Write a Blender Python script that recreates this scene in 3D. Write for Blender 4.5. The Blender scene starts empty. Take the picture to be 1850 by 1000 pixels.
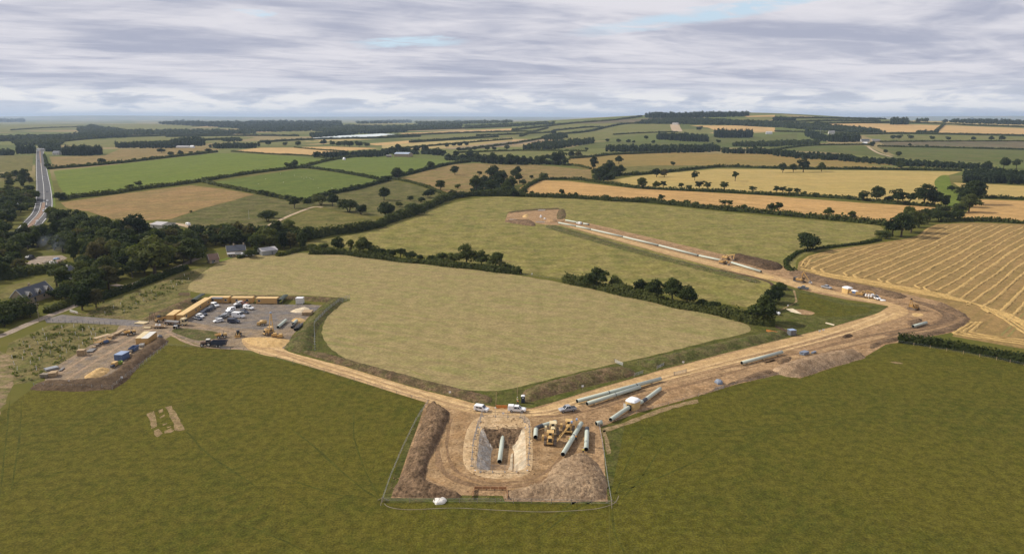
import bpy, bmesh, math, random
import numpy as np
from mathutils import Vector, Matrix
from mathutils.geometry import tessellate_polygon
sc = bpy.context.scene
COL = sc.collection
R = math.radians
rng = np.random.default_rng(7)
random.seed(7)

# ------------------------------------------------------------------ camera
F, CX, CY = 1273.0, 925.0, 500.0        # pinhole of the drone camera, in photo pixels
CAM_H = 85.0
PITCH = math.atan((CY - 211.0) / F)
cam = bpy.data.cameras.new('camera')
cam.sensor_width = 36.0
cam.lens = 36.0 * F / 1850.0
cam.clip_start = 1.0
cam.clip_end = 200000.0
camo = bpy.data.objects.new('camera', cam)
COL.objects.link(camo)
camo.location = (0, 0, CAM_H)
camo.rotation_euler = (math.pi / 2 - PITCH, 0, 0)
sc.camera = camo

# ------------------------------------------------------------------ sun, sky, exposure
SUN_EL, SUN_AZ = R(37), R(-74)          # azimuth from +Y (view direction), negative = left
sun = bpy.data.lights.new('sun', 'SUN')
sun.energy = 5.0
sun.angle = R(0.6)
sun.color = (1.0, 0.93, 0.82)
suno = bpy.data.objects.new('sun', sun)
COL.objects.link(suno)
sdir = Vector((math.sin(SUN_AZ) * math.cos(SUN_EL), math.cos(SUN_AZ) * math.cos(SUN_EL), math.sin(SUN_EL)))
suno.rotation_euler = sdir.to_track_quat('Z', 'Y').to_euler()
sc.view_settings.view_transform = 'Standard'
sc.view_settings.look = 'None'
sc.view_settings.exposure = -0.1
sc.view_settings.gamma = 1.0
sc.view_settings.use_curve_mapping = False
sc.cycles.use_denoising = True
sc.cycles.max_bounces = 5
sc.cycles.diffuse_bounces = 2
sc.cycles.volume_bounces = 0
sc.cycles.transparent_max_bounces = 6


class NT:
    """Tiny helper for node graphs."""
    def __init__(self, tree):
        self.t = tree

    def n(self, kind, **kw):
        nd = self.t.nodes.new(kind)
        for k, v in kw.items():
            if k.startswith('i_'):
                key = k[2:].replace('_', ' ')
                nd.inputs[key].default_value = v
            else:
                setattr(nd, k, v)
        return nd

    def l(self, a, b):
        self.t.links.new(a, b)

    def math(self, op, a, b=None, c=None, clamp=False):
        nd = self.t.nodes.new('ShaderNodeMath')
        nd.operation = op
        nd.use_clamp = clamp
        for i, v in enumerate((a, b, c)):
            if v is None:
                continue
            if hasattr(v, 'is_linked'):
                self.l(v, nd.inputs[i])
            else:
                nd.inputs[i].default_value = v
        return nd.outputs[0]

    def mix(self, f, a, b, mode='MIX'):
        nd = self.t.nodes.new('ShaderNodeMix')
        nd.data_type = 'RGBA'
        nd.blend_type = mode
        for s, v in ((nd.inputs[0], f), (nd.inputs[6], a), (nd.inputs[7], b)):
            if hasattr(v, 'is_linked'):
                self.l(v, s)
            elif isinstance(v, (int, float)):
                s.default_value = v
            else:
                s.default_value = tuple(v) + (1.0,) if len(v) == 3 else v
        return nd.outputs[2]

    def noise(self, vec, scale, detail=3.0, rough=0.55, dist=0.0):
        nd = self.t.nodes.new('ShaderNodeTexNoise')
        nd.inputs['Scale'].default_value = scale
        nd.inputs['Detail'].default_value = detail
        nd.inputs['Roughness'].default_value = rough
        nd.inputs['Distortion'].default_value = dist
        if vec is not None:
            self.l(vec, nd.inputs['Vector'])
        return nd.outputs[0]

    def ss(self, x, lo, hi, a=0.0, b=1.0):
        nd = self.t.nodes.new('ShaderNodeMapRange')
        nd.interpolation_type = 'SMOOTHSTEP'
        self.l(x, nd.inputs[0])
        for i, v in enumerate((lo, hi, a, b)):
            nd.inputs[1 + i].default_value = v
        return nd.outputs[0]


world = bpy.data.worlds.new('World')
sc.world = world
world.use_nodes = True
wt = world.node_tree
wt.nodes.clear()
W = NT(wt)
sky = W.n('ShaderNodeTexSky', sky_type='NISHITA')
sky.sun_disc = False
sky.sun_elevation = SUN_EL
sky.sun_rotation = SUN_AZ
sky.altitude = 100
sky.air_density = 1.0
sky.dust_density = 1.5
tc = W.n('ShaderNodeTexCoord')
sep = W.n('ShaderNodeSeparateXYZ')
W.l(tc.outputs['Generated'], sep.inputs[0])
dx, dy, dz = sep.outputs
zc = W.math('MAXIMUM', dz, 0.012)
az = W.math('ARCTAN2', dx, dy)
el = W.math('ARCSINE', dz)
# the cloud deck seen from below: direction projected on a level sheet
zs = W.math('ADD', zc, 0.055)
u = W.math('DIVIDE', dx, zs)
v = W.math('DIVIDE', dy, zs)
ca, sa = math.cos(R(24)), math.sin(R(24))
ur = W.math('ADD', W.math('MULTIPLY', u, ca), W.math('MULTIPLY', v, sa))
vr = W.math('SUBTRACT', W.math('MULTIPLY', v, ca), W.math('MULTIPLY', u, sa))
cmb = W.n('ShaderNodeCombineXYZ')
W.l(W.math('MULTIPLY', ur, 0.62), cmb.inputs[0])
W.l(W.math('MULTIPLY', vr, 1.0), cmb.inputs[1])
deck = W.noise(cmb.outputs[0], 0.8, 7.0, 0.54, 0.6)
deck2 = W.noise(cmb.outputs[0], 2.6, 8.0, 0.6, 0.8)
dk = W.math('ADD', W.math('MULTIPLY', deck, 0.72), W.math('MULTIPLY', deck2, 0.28))
cloud_v = W.ss(dk, 0.35, 0.62)
c_cloud = W.mix(cloud_v, (4.55, 4.8, 6.0), (8.2, 8.05, 8.6))
# a smoother, paler band low over the horizon with heaped clouds in it
cmb2 = W.n('ShaderNodeCombineXYZ')
W.l(W.math('MULTIPLY', az, 9.0), cmb2.inputs[0])
W.l(W.math('MULTIPLY', el, 46.0), cmb2.inputs[1])
heap = W.noise(cmb2.outputs[0], 1.25, 6.0, 0.58, 0.2)
heap_band = W.math('MULTIPLY', W.ss(el, R(0.1), R(0.5)), W.ss(el, R(2.6), R(1.3)))
low = W.ss(el, R(3.4), R(0.3))
c1 = W.mix(W.math('MULTIPLY', low, 0.75), c_cloud, (6.5, 7.0, 8.0))
c2 = W.mix(W.math('MULTIPLY', W.math('MULTIPLY', heap_band, W.ss(heap, 0.44, 0.57)), 0.95), c1, (9.8, 9.6, 9.5))
lowg = W.math('MULTIPLY', W.math('MULTIPLY', W.ss(el, R(0.5), R(1.0)), W.ss(el, R(2.2), R(1.5))), W.ss(heap, 0.47, 0.38))
c2 = W.mix(W.math('MULTIPLY', lowg, 0.45), c2, (4.9, 5.3, 6.2))
# gaps in the deck where the blue shows: (azimuth, elevation, half width, half height, slope)
wob = W.noise(cmb2.outputs[0], 0.9, 5.0, 0.65)
wobv = W.math('MULTIPLY', W.math('SUBTRACT', wob, 0.5), 0.03)


def gap(a0, e0, aw, eh, slope, soft=0.05):
    da = W.math('SUBTRACT', az, R(a0))
    de = W.math('SUBTRACT', W.math('SUBTRACT', W.math('ADD', el, wobv), R(e0)), W.math('MULTIPLY', da, slope))
    q = W.math('ADD', W.math('POWER', W.math('ABSOLUTE', W.math('DIVIDE', da, R(aw))), 2.0),
               W.math('POWER', W.math('ABSOLUTE', W.math('DIVIDE', de, R(eh))), 2.0))
    return W.ss(q, 1.25, soft)


g = W.math('MAXIMUM', gap(16.0, 7.55, 11.5, 0.62, 0.115), gap(-8.0, 5.6, 4.6, 0.34, 0.02))
g = W.math('MAXIMUM', g, gap(24.0, 9.4, 6.0, 0.55, 0.12))
g = W.math('MAXIMUM', g, gap(-19.0, 7.4, 1.6, 0.2, -0.05))
g = W.math('MAXIMUM', g, gap(34.0, 9.2, 3.0, 0.35, 0.1))
g = W.math('MULTIPLY', g, W.ss(deck2, 0.64, 0.46, 0.25, 1.0))
skyc = W.mix(1.0, sky.outputs[0], (1.25, 1.3, 1.35), 'MULTIPLY')
blue = W.mix(0.75, skyc, (6.9, 8.5, 9.9))
c3 = W.mix(g, c2, blue)
bg = W.n('ShaderNodeBackground')
bg.inputs['Strength'].default_value = 0.1
W.l(c3, bg.inputs[0])
wo = W.n('ShaderNodeOutputWorld')
W.l(bg.outputs[0], wo.inputs[0])
world.cycles.sampling_method = 'MANUAL'
world.cycles.sample_map_resolution = 512


# ------------------------------------------------------------------ lie of the land
def bell(t, s):
    return math.exp(-t * t / (2 * s * s))


def hz(x, y):
    """Height of the ground: level round the works, a long ridge on the right, low hills far off."""
    d = math.hypot(x, y)
    if d < 950:
        return 0.0
    k = min(1.0, (d - 950) / 900.0)
    k = k * k * (3 - 2 * k)
    h = 62 * bell(x - 1250, 800.0 if x < 1250 else 620.0) * bell(y - 4300, 1050 if y < 4300 else 1500)
    h += 52 * bell(x - 2000, 1300.0 if x < 2000 else 3200.0) * bell(y - 4700, 1250 if y < 4700 else 2600)
    h += 26 * bell(x + 1500, 2600) * bell(y - 6400, 1300)
    h += 120 * bell(x + 15500, 3600) * bell(y - 27000, 3000)
    h += 95 * bell(x + 4000, 9000) * bell(y - 33000, 3500)
    h += 110 * bell(x - 17000, 7000) * bell(y - 24000, 2500)
    h += 2.2 * math.sin(x / 260.0 + 1.3) * math.sin(y / 330.0)
    return h * k


CP, SP = math.cos(PITCH), math.sin(PITCH)


def G(px, py, z0=0.0):
    """Ground point seen at photo pixel (px, py)."""
    rx, ru = (px - CX) / F, (CY - py) / F
    d = (rx, CP + ru * SP, -SP + ru * CP)
    if z0 == 0.0 and d[2] < -0.0006:
        t = CAM_H / -d[2]
        if t * math.hypot(d[0], d[1]) < 940:
            return Vector((d[0] * t, d[1] * t, 0.0))
    if z0 != 0.0:
        t = (CAM_H - z0) / -d[2]
        return Vector((d[0] * t, d[1] * t, z0))
    t, step = 800.0, 12.0
    while t < 46000:
        zz = CAM_H + d[2] * t
        if zz <= hz(d[0] * t, d[1] * t):
            lo, hi = t - step, t
            for _ in range(22):
                m = (lo + hi) / 2
                if CAM_H + d[2] * m <= hz(d[0] * m, d[1] * m):
                    hi = m
                else:
                    lo = m
            t = hi
            break
        step = max(12.0, t * 0.008)
        t += step
    return Vector((d[0] * t, d[1] * t, hz(d[0] * t, d[1] * t)))


def depth(p):
    return p[1] * CP + (CAM_H - p[2]) * SP


def mpp(p):
    """Metres per photo pixel at a point."""
    return depth(p) / F


# ------------------------------------------------------------------ tagging and linking
def tag(o, label=None, cat=None, group=None, kind=None):
    if label:
        o['label'] = label
    if cat:
        o['category'] = cat
    if group:
        o['group'] = group
    if kind:
        o['kind'] = kind
    return o


def thing(name, label, cat, loc=(0, 0, 0), rz=0.0, group=None):
    o = bpy.data.objects.new(name, None)
    o.empty_display_size = 0.5
    COL.objects.link(o)
    o.location = loc
    o.rotation_euler = (0, 0, rz)
    return tag(o, label, cat, group)


def link(name, mesh, parent=None, loc=None):
    o = bpy.data.objects.new(name, mesh)
    COL.objects.link(o)
    if parent:
        o.parent = parent
    if loc is not None:
        o.location = loc
    return o


def dup(root, loc, rz=None, label=None, group=None, scale=None):
    def cp(o, parent):
        c = o.copy()
        COL.objects.link(c)
        if parent:
            c.parent = parent
        for ch in list(o.children):
            cp(ch, c)
        return c
    r = cp(root, None)
    r.location = loc
    if rz is not None:
        r.rotation_euler = (0, 0, rz)
    if label:
        r['label'] = label
    if group:
        r['group'] = group
    if scale is not None:
        r.scale = scale
    return r


def npmesh(name, V, Q, mats, mi=None, smooth=False):
    """Fast mesh from numpy: V (n,3), Q (m,3 or 4)."""
    me = bpy.data.meshes.new(name)
    V = np.asarray(V, np.float32)
    Q = np.asarray(Q, np.int32)
    k = Q.shape[1]
    me.vertices.add(len(V))
    me.vertices.foreach_set('co', V.ravel())
    me.loops.add(Q.size)
    me.loops.foreach_set('vertex_index', Q.ravel())
    me.polygons.add(len(Q))
    me.polygons.foreach_set('loop_start', np.arange(0, Q.size, k, dtype=np.int32))
    me.polygons.foreach_set('loop_total', np.full(len(Q), k, np.int32))
    for m in mats:
        me.materials.append(m)
    if mi is not None:
        me.polygons.foreach_set('material_index', np.asarray(mi, np.int32))
    if smooth:
        me.polygons.foreach_set('use_smooth', np.ones(len(Q), bool))
    me.update(calc_edges=True)
    me.validate()
    return me


class MB:
    """Collects simple solids, then becomes ONE mesh object."""
    def __init__(self):
        self.v, self.f, self.m = [], [], []
        self.cur = 0

    def add(self, vs, fs):
        b = len(self.v)
        self.v += [tuple(p) for p in vs]
        self.f += [tuple(b + i for i in f) for f in fs]
        self.m += [self.cur] * len(fs)
        return self

    def box(self, c, s, rz=0.0, top=None, ry=0.0):
        """c = centre of the base, s = size; top = (sx, sy, dx) scales and shifts the upper face."""
        tx, ty, sh = top if top else (1, 1, 0)
        hx, hy = s[0] / 2, s[1] / 2
        pts = [(-hx, -hy, 0), (hx, -hy, 0), (hx, hy, 0), (-hx, hy, 0),
               (-hx * tx + sh, -hy * ty, s[2]), (hx * tx + sh, -hy * ty, s[2]),
               (hx * tx + sh, hy * ty, s[2]), (-hx * tx + sh, hy * ty, s[2])]
        m = Matrix.Rotation(rz, 3, 'Z') @ Matrix.Rotation(ry, 3, 'Y')
        pts = [Vector(c) + m @ Vector(p) for p in pts]
        return self.add(pts, [(0, 3, 2, 1), (4, 5, 6, 7), (0, 1, 5, 4), (1, 2, 6, 5), (2, 3, 7, 6), (3, 0, 4, 7)])

    def tube(self, p0, p1, r0, r1=None, n=10, cap=True):
        r1 = r0 if r1 is None else r1
        p0, p1 = Vector(p0), Vector(p1)
        d = (p1 - p0).normalized()
        a = d.orthogonal().normalized()
        b = d.cross(a)
        vs = []
        for p, r in ((p0, r0), (p1, r1)):
            for i in range(n):
                t = 2 * math.pi * i / n
                vs.append(p + a * (r * math.cos(t)) + b * (r * math.sin(t)))
        fs = [(i, (i + 1) % n, n + (i + 1) % n, n + i) for i in range(n)]
        if cap:
            fs += [tuple(reversed(range(n))), tuple(range(n, 2 * n))]
        return self.add(vs, fs)

    def beam(self, p0, p1, w, h):
        """Rectangular bar from p0 to p1."""
        p0, p1 = Vector(p0), Vector(p1)
        d = (p1 - p0).normalized()
        up = Vector((0, 0, 1)) if abs(d.z) < 0.95 else Vector((1, 0, 0))
        s = d.cross(up).normalized() * (w / 2)
        t = s.cross(d).normalized() * (h / 2)
        vs = [p0 - s - t, p0 + s - t, p0 + s + t, p0 - s + t, p1 - s - t, p1 + s - t, p1 + s + t, p1 - s + t]
        return self.add(vs, [(0, 1, 2, 3), (7, 6, 5, 4), (0, 4, 5, 1), (1, 5, 6, 2), (2, 6, 7, 3), (3, 7, 4, 0)])

    def extrude(self, prof, y0, y1, inset=0.0, ins_z=None):
        """Side profile [(x, z)] swept from y0 to y1 (a long body, lying along x)."""
        n = len(prof)
        cx = sum(p[0] for p in prof) / n
        vs = [(p[0], y0, p[1]) for p in prof] + [(p[0], y1, p[1]) for p in prof]
        fs = [tuple(range(n)), tuple(reversed(range(n, 2 * n)))]
        fs += [((i + 1) % n, i, n + i, n + (i + 1) % n) for i in range(n)]
        return self.add(vs, fs)

    def build(self, name, mats, parent=None, bevel=0.0, smooth=False):
        me = bpy.data.meshes.new(name)
        me.from_pydata(self.v, [], self.f)
        for m in (mats if isinstance(mats, (list, tuple)) else [mats]):
            me.materials.append(m)
        me.polygons.foreach_set('material_index', self.m)
        bm = bmesh.new()
        bm.from_mesh(me)
        bmesh.ops.recalc_face_normals(bm, faces=bm.faces)
        if bevel:
            bmesh.ops.bevel(bm, geom=list(bm.edges), offset=bevel, segments=1, affect='EDGES', clamp_overlap=True)
        bm.to_mesh(me)
        bm.free()
        if smooth:
            me.polygons.foreach_set('use_smooth', [True] * len(me.polygons))
        me.update()
        return link(name, me, parent)


# ------------------------------------------------------------------ materials
def mat(name):
    m = bpy.data.materials.new(name)
    m.use_nodes = True
    t = m.node_tree
    b = t.nodes['Principled BSDF']
    b.inputs['Roughness'].default_value = 0.9
    b.inputs['Specular IOR Level'].default_value = 0.2
    return m, NT(t), b


def paint(name, col, rough=0.5, metal=0.0, spec=0.4, dirt=0.25, dcol=(0.22, 0.16, 0.09), scale=2.5, obj=True):
    """A painted or plain surface with some grime of its own."""
    m, N, b = mat(name)
    tcx = N.n('ShaderNodeTexCoord')
    v = tcx.outputs['Object'] if obj else N.n('ShaderNodeNewGeometry').outputs['Position']
    n1 = N.noise(v, scale, 5.0, 0.65)
    N.l(N.mix(N.ss(n1, 0.45, 0.75, 0.0, dirt), col, dcol), b.inputs['Base Color'])
    N.l(N.ss(n1, 0.3, 0.7, max(0.05, rough - 0.1), min(1, rough + 0.15)), b.inputs['Roughness'])
    b.inputs['Metallic'].default_value = metal
    b.inputs['Specular IOR Level'].default_value = spec
    return m


def land(name, c1, c2, c3=None, patch=25.0, fine=1.2, contrast=0.5, stripe=None, bump=0.5, mid=None):
    """Open ground: two colours in drifts, a third in streaks along a direction, and fine grain.
    stripe = (angle, width, strength)"""
    m, N, b = mat(name)
    pos = N.n('ShaderNodeNewGeometry').outputs['Position']
    n1 = N.noise(pos, 1.0 / patch, 5.0, 0.6, 0.4)
    col = N.mix(N.ss(n1, 0.33, 0.67), c1, c2)
    if mid:
        n0 = N.noise(pos, 1.0 / mid, 4.0, 0.65)
        col = N.mix(N.ss(n0, 0.38, 0.64, 0.0, 0.75), col, c3 or c1)
    if stripe:
        ang, wid, stg = stripe
        mp = N.n('ShaderNodeMapping')
        mp.vector_type = 'TEXTURE'
        mp.inputs['Rotation'].default_value = (0, 0, ang)
        mp.inputs['Scale'].default_value = (wid * 30.0, wid, 1.0)
        N.l(pos, mp.inputs['Vector'])
        n3 = N.noise(mp.outputs[0], 1.0, 3.0, 0.6, 0.15)
        col = N.mix(N.ss(n3, 0.42, 0.62, 0.0, stg), col, c3 or c1)
    n2 = N.noise(pos, 1.0 / fine, 5.0, 0.7)
    n4 = N.noise(pos, 0.22 / fine, 3.0, 0.6)
    lum = N.math('MULTIPLY', N.ss(n2, 0.25, 0.75, 1 - contrast, 1 + contrast), N.ss(n4, 0.3, 0.7, 1 - contrast * 0.5, 1 + contrast * 0.5))
    cmbx = N.n('ShaderNodeCombineXYZ')
    for i in range(3):
        N.l(lum, cmbx.inputs[i])
    N.l(N.mix(1.0, col, cmbx.outputs[0], 'MULTIPLY'), b.inputs['Base Color'])
    bp = N.n('ShaderNodeBump')
    bp.inputs['Strength'].default_value = bump
    bp.inputs['Distance'].default_value = 0.35
    N.l(n2, bp.inputs['Height'])
    N.l(bp.outputs[0], b.inputs['Normal'])
    b.inputs['Roughness'].default_value = 1.0
    b.inputs['Specular IOR Level'].default_value = 0.08
    return m


def leafmat(name, dark, mid, light, scale=0.6):
    m, N, b = mat(name)
    pos = N.n('ShaderNodeNewGeometry').outputs['Position']
    n1 = N.noise(pos, scale, 3.0, 0.6)
    n2 = N.noise(pos, 0.06, 2.0, 0.5)
    oi = N.n('ShaderNodeObjectInfo')
    f = N.math('ADD', N.math('MULTIPLY', n1, 0.75), N.math('MULTIPLY', oi.outputs['Random'], 0.34))
    col = N.mix(N.ss(f, 0.3, 0.6), dark, mid)
    col = N.mix(N.ss(N.math('ADD', f, N.math('MULTIPLY', n2, 0.25)), 0.62, 0.95, 0.0, 0.9), col, light)
    N.l(col, b.inputs['Base Color'])
    b.inputs['Roughness'].default_value = 0.75
    b.inputs['Specular IOR Level'].default_value = 0.12
    tr = N.n('ShaderNodeBsdfTranslucent')          # sun through the leaves
    N.l(N.mix(1.0, col, (1.15, 1.2, 0.7), 'MULTIPLY'), tr.inputs[0])
    mx = N.n('ShaderNodeMixShader')
    mx.inputs[0].default_value = 0.38
    N.l(b.outputs[0], mx.inputs[1])
    N.l(tr.outputs[0], mx.inputs[2])
    N.l(mx.outputs[0], m.node_tree.nodes['Material Output'].inputs[0])
    return m


def px_angle(p, q):
    a, c = G(*p), G(*q)
    return math.atan2(c.y - a.y, c.x - a.x)

# ------------------------------------------------------------------ land materials
GRASS_NEAR = land('pasture_grass', (0.0928, 0.0838, 0.0109), (0.0678, 0.0702, 0.0096), (0.1022, 0.0876, 0.0134), patch=38, fine=0.45, contrast=0.5, stripe=(R(78), 1.6, 0.4), mid=5.0, bump=0.7)
GRASS_RIGHT = land('pasture_grass_right', (0.091, 0.083, 0.0109), (0.065, 0.0684, 0.0096), (0.0984, 0.0866, 0.0134), patch=42, fine=0.45, contrast=0.5, stripe=(R(40), 1.8, 0.4), mid=6.0, bump=0.7)
VERGE = land('rank_verge_grass', (0.058, 0.068, 0.011), (0.078, 0.08, 0.018), (0.105, 0.092, 0.03), patch=9, fine=0.8, contrast=0.5, mid=4.0)
ROUGH = land('rough_grass', (0.08, 0.086, 0.021), (0.115, 0.108, 0.03), (0.165, 0.128, 0.052), patch=12, fine=1.0, contrast=0.5, stripe=(R(70), 4, 0.5), mid=7)
HAY = land('cut_hay', (0.2399, 0.2006, 0.0794), (0.2084, 0.1895, 0.0665), (0.2635, 0.2006, 0.0932), patch=34, fine=1.1, contrast=0.3, stripe=(R(-27), 3.0, 0.8), mid=9)
HAY2 = land('second_pasture', (0.1877, 0.1634, 0.0447), (0.1376, 0.1333, 0.0344), (0.2211, 0.1763, 0.0645), patch=30, fine=2.0, contrast=0.42, mid=12)
BRIGHT = land('bright_grass', (0.111, 0.1443, 0.0178), (0.0947, 0.1258, 0.0163), (0.1406, 0.1554, 0.0296), patch=50, fine=2.5, contrast=0.2, stripe=(px_angle((150, 340), (500, 292)), 7, 0.5))
GREEN3 = land('sheep_pasture', (0.076, 0.104, 0.016), (0.096, 0.12, 0.0192), (0.128, 0.14, 0.032), patch=40, fine=2.5, contrast=0.28, stripe=(px_angle((460, 345), (640, 325)), 6, 0.4))
GREENL = land('lime_pasture', (0.1073, 0.1369, 0.0222), (0.0888, 0.1184, 0.0192), (0.1332, 0.148, 0.037), patch=45, fine=3, contrast=0.2, stripe=(px_angle((600, 300), (780, 292)), 7, 0.5))
OLIVE = land('olive_pasture', (0.1148, 0.1062, 0.0255), (0.0892, 0.0918, 0.0204), (0.153, 0.1232, 0.0425), patch=38, fine=2.5, contrast=0.35, mid=15)
DARKG = land('rushy_pasture', (0.068, 0.0723, 0.0161), (0.0978, 0.0935, 0.0238), (0.1275, 0.1062, 0.0425), patch=28, fine=2.5, contrast=0.45, mid=14)
BROWNF = land('brown_pasture', (0.2295, 0.1485, 0.0558), (0.1755, 0.1305, 0.045), (0.2745, 0.1665, 0.0765), patch=40, fine=3, contrast=0.3, stripe=(px_angle((150, 385), (400, 352)), 6, 0.6))
BROWNP = land('dry_pasture', (0.1892, 0.1364, 0.0484), (0.1452, 0.1232, 0.037), (0.2376, 0.154, 0.066), patch=45, fine=3.5, contrast=0.28, mid=22)
ORANGE = land('orange_stubble', (0.46, 0.275, 0.105), (0.40, 0.245, 0.092), (0.30, 0.19, 0.07), patch=60, fine=3.0, contrast=0.2, stripe=(px_angle((1000, 340), (1600, 382)), 5.0, 0.75))
YELLOW = land('yellow_stubble', (0.3999, 0.279, 0.0977), (0.3488, 0.2558, 0.0884), (0.2697, 0.2185, 0.0651), patch=70, fine=4, contrast=0.16, stripe=(px_angle((1160, 335), (1680, 338)), 8, 0.6))
GOLDB = land('golden_brown_crop', (0.243, 0.1575, 0.0486), (0.2025, 0.1485, 0.0432), (0.171, 0.1395, 0.0378), patch=90, fine=5, contrast=0.16, stripe=(px_angle((1100, 300), (1600, 300)), 9, 0.5))
STRAW = land('striped_stubble', (0.27, 0.172, 0.068), (0.235, 0.155, 0.06), (0.2, 0.145, 0.05), patch=24, fine=1.2, contrast=0.3, stripe=(px_angle((1636, 507), (1813, 417)), 2.2, 0.55))
STRAW_ROW = land('straw_swath', (0.456, 0.304, 0.1178), (0.3952, 0.2622, 0.0988), (0.342, 0.228, 0.0836), patch=8, fine=0.7, contrast=0.3, bump=0.7)
TAN = land('tan_stubble', (0.45, 0.29, 0.12), (0.39, 0.26, 0.11), (0.34, 0.24, 0.09), patch=120, fine=6, contrast=0.14)
PALE = land('pale_stubble', (0.36, 0.265, 0.11), (0.31, 0.25, 0.095), (0.27, 0.22, 0.075), patch=120, fine=6, contrast=0.16)
MAUVE = land('ploughed_far', (0.235, 0.18, 0.115), (0.20, 0.165, 0.105), (0.26, 0.19, 0.12), patch=100, fine=6, contrast=0.16)
FARG = land('far_green', (0.11, 0.1232, 0.0282), (0.1364, 0.1364, 0.037), (0.1584, 0.1364, 0.0484), patch=140, fine=8, contrast=0.18, mid=60)
FARG2 = land('far_deep_green', (0.0748, 0.095, 0.0194), (0.0924, 0.1038, 0.0246), (0.1144, 0.1056, 0.0352), patch=120, fine=8, contrast=0.2, mid=50)
HEATH = land('heath', (0.12, 0.095, 0.05), (0.085, 0.085, 0.035), (0.15, 0.115, 0.07), patch=90, fine=9, contrast=0.35, mid=35)
FLEECE = land('crop_fleece', (0.55, 0.60, 0.62), (0.48, 0.53, 0.50), (0.62, 0.66, 0.66), patch=30, fine=6, contrast=0.1, stripe=(px_angle((600, 247), (720, 244)), 9, 0.6))
DIRT = land('stripped_earth', (0.2837, 0.1721, 0.0837), (0.2278, 0.1442, 0.0744), (0.3348, 0.2185, 0.1163), patch=11, fine=0.9, contrast=0.42, stripe=(R(38), 2.0, 0.55), mid=5, bump=0.8)
DIRT_PIT = land('works_earth', (0.2952, 0.1808, 0.0857), (0.246, 0.1527, 0.074), (0.3608, 0.2411, 0.1285), patch=7, fine=0.8, contrast=0.36, mid=4, bump=0.8)
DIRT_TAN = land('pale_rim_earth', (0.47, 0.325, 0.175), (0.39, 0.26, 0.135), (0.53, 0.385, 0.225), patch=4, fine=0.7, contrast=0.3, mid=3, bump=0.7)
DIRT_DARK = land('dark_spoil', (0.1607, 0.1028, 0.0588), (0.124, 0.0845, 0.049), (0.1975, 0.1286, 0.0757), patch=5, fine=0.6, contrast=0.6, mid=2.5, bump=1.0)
DIRT_WET = land('wet_spoil', (0.085, 0.055, 0.032), (0.125, 0.078, 0.045), (0.065, 0.045, 0.028), patch=6, fine=0.8, contrast=0.6, mid=3, bump=1.0)
SPOIL = land('grey_spoil', (0.297, 0.2011, 0.1184), (0.225, 0.1499, 0.0888), (0.36, 0.2558, 0.1565), patch=7, fine=0.5, contrast=0.4, mid=4, bump=1.0)
BUND = land('soil_bund', (0.15, 0.098, 0.056), (0.12, 0.083, 0.045), (0.1, 0.09, 0.032), patch=6, fine=0.7, contrast=0.55, mid=3.5, bump=1.0)
BUNDG = land('grassed_bund', (0.0952, 0.0882, 0.0306), (0.1242, 0.0972, 0.045), (0.0704, 0.0828, 0.0198), patch=5, fine=0.7, contrast=0.5, mid=3.0, bump=1.0)
TRACK = land('haul_road', (0.4872, 0.3262, 0.1522), (0.4176, 0.2741, 0.1261), (0.348, 0.2262, 0.1131), patch=10, fine=0.8, contrast=0.28, mid=4, bump=0.5)
RUT = land('wheel_rut', (0.5704, 0.4002, 0.2024), (0.5152, 0.3496, 0.1702), (0.4416, 0.2944, 0.1472), patch=6, fine=0.6, contrast=0.3, mid=3, bump=0.4)
RUTD = land('dark_rut', (0.2115, 0.1305, 0.0675), (0.18, 0.1125, 0.0612), (0.261, 0.1665, 0.09), patch=5, fine=0.6, contrast=0.4, mid=2, bump=0.6)
GRAVEL = land('grey_hardcore', (0.1697, 0.1471, 0.1248), (0.1396, 0.1312, 0.1291), (0.2188, 0.171, 0.1205), patch=12, fine=0.55, contrast=0.42, mid=6, bump=0.6)
GRAVELB = land('brown_hardcore', (0.2103, 0.1599, 0.114), (0.1753, 0.1435, 0.114), (0.2649, 0.1927, 0.114), patch=9, fine=0.6, contrast=0.4, stripe=(px_angle((120, 690), (240, 605)), 1.8, 0.6), mid=4, bump=0.6)
GSAND = land('sharp_sand', (0.5208, 0.3444, 0.147), (0.4452, 0.2856, 0.1176), (0.5628, 0.3864, 0.1848), patch=4, fine=0.4, contrast=0.25, mid=2, bump=0.6)
PALESAND = land('pale_stone', (0.68, 0.56, 0.38), (0.60, 0.48, 0.30), (0.72, 0.62, 0.45), patch=2.5, fine=0.35, contrast=0.25, mid=1.5, bump=0.8)
ASPHALT = land('asphalt', (0.115, 0.112, 0.112), (0.095, 0.094, 0.096), (0.14, 0.13, 0.12), patch=25, fine=1.0, contrast=0.18, bump=0.15)
TARMAC = land('worn_tarmac', (0.165, 0.15, 0.14), (0.14, 0.13, 0.128), (0.2, 0.17, 0.14), patch=8, fine=0.8, contrast=0.28, mid=3, bump=0.2)
REDCOAT = land('red_hatching', (0.27, 0.185, 0.13), (0.24, 0.165, 0.12), (0.3, 0.21, 0.15), patch=14, fine=1.2, contrast=0.25, bump=0.1)
LINEW = paint('road_line', (0.72, 0.71, 0.67), 0.7, dirt=0.4, dcol=(0.3, 0.28, 0.25), scale=0.6)
LANE = land('lane_surface', (0.275, 0.22, 0.165), (0.23, 0.19, 0.15), (0.32, 0.25, 0.18), patch=10, fine=0.8, contrast=0.28, mid=4, bump=0.2)
FARMTRK = land('farm_track', (0.42, 0.315, 0.20), (0.36, 0.275, 0.18), (0.46, 0.35, 0.23), patch=10, fine=1.2, contrast=0.3, bump=0.3)
SCRAPE = land('bare_scrape', (0.31, 0.215, 0.12), (0.25, 0.17, 0.09), (0.16, 0.13, 0.045), patch=3, fine=0.4, contrast=0.45, mid=1.3, bump=0.8)
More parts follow.
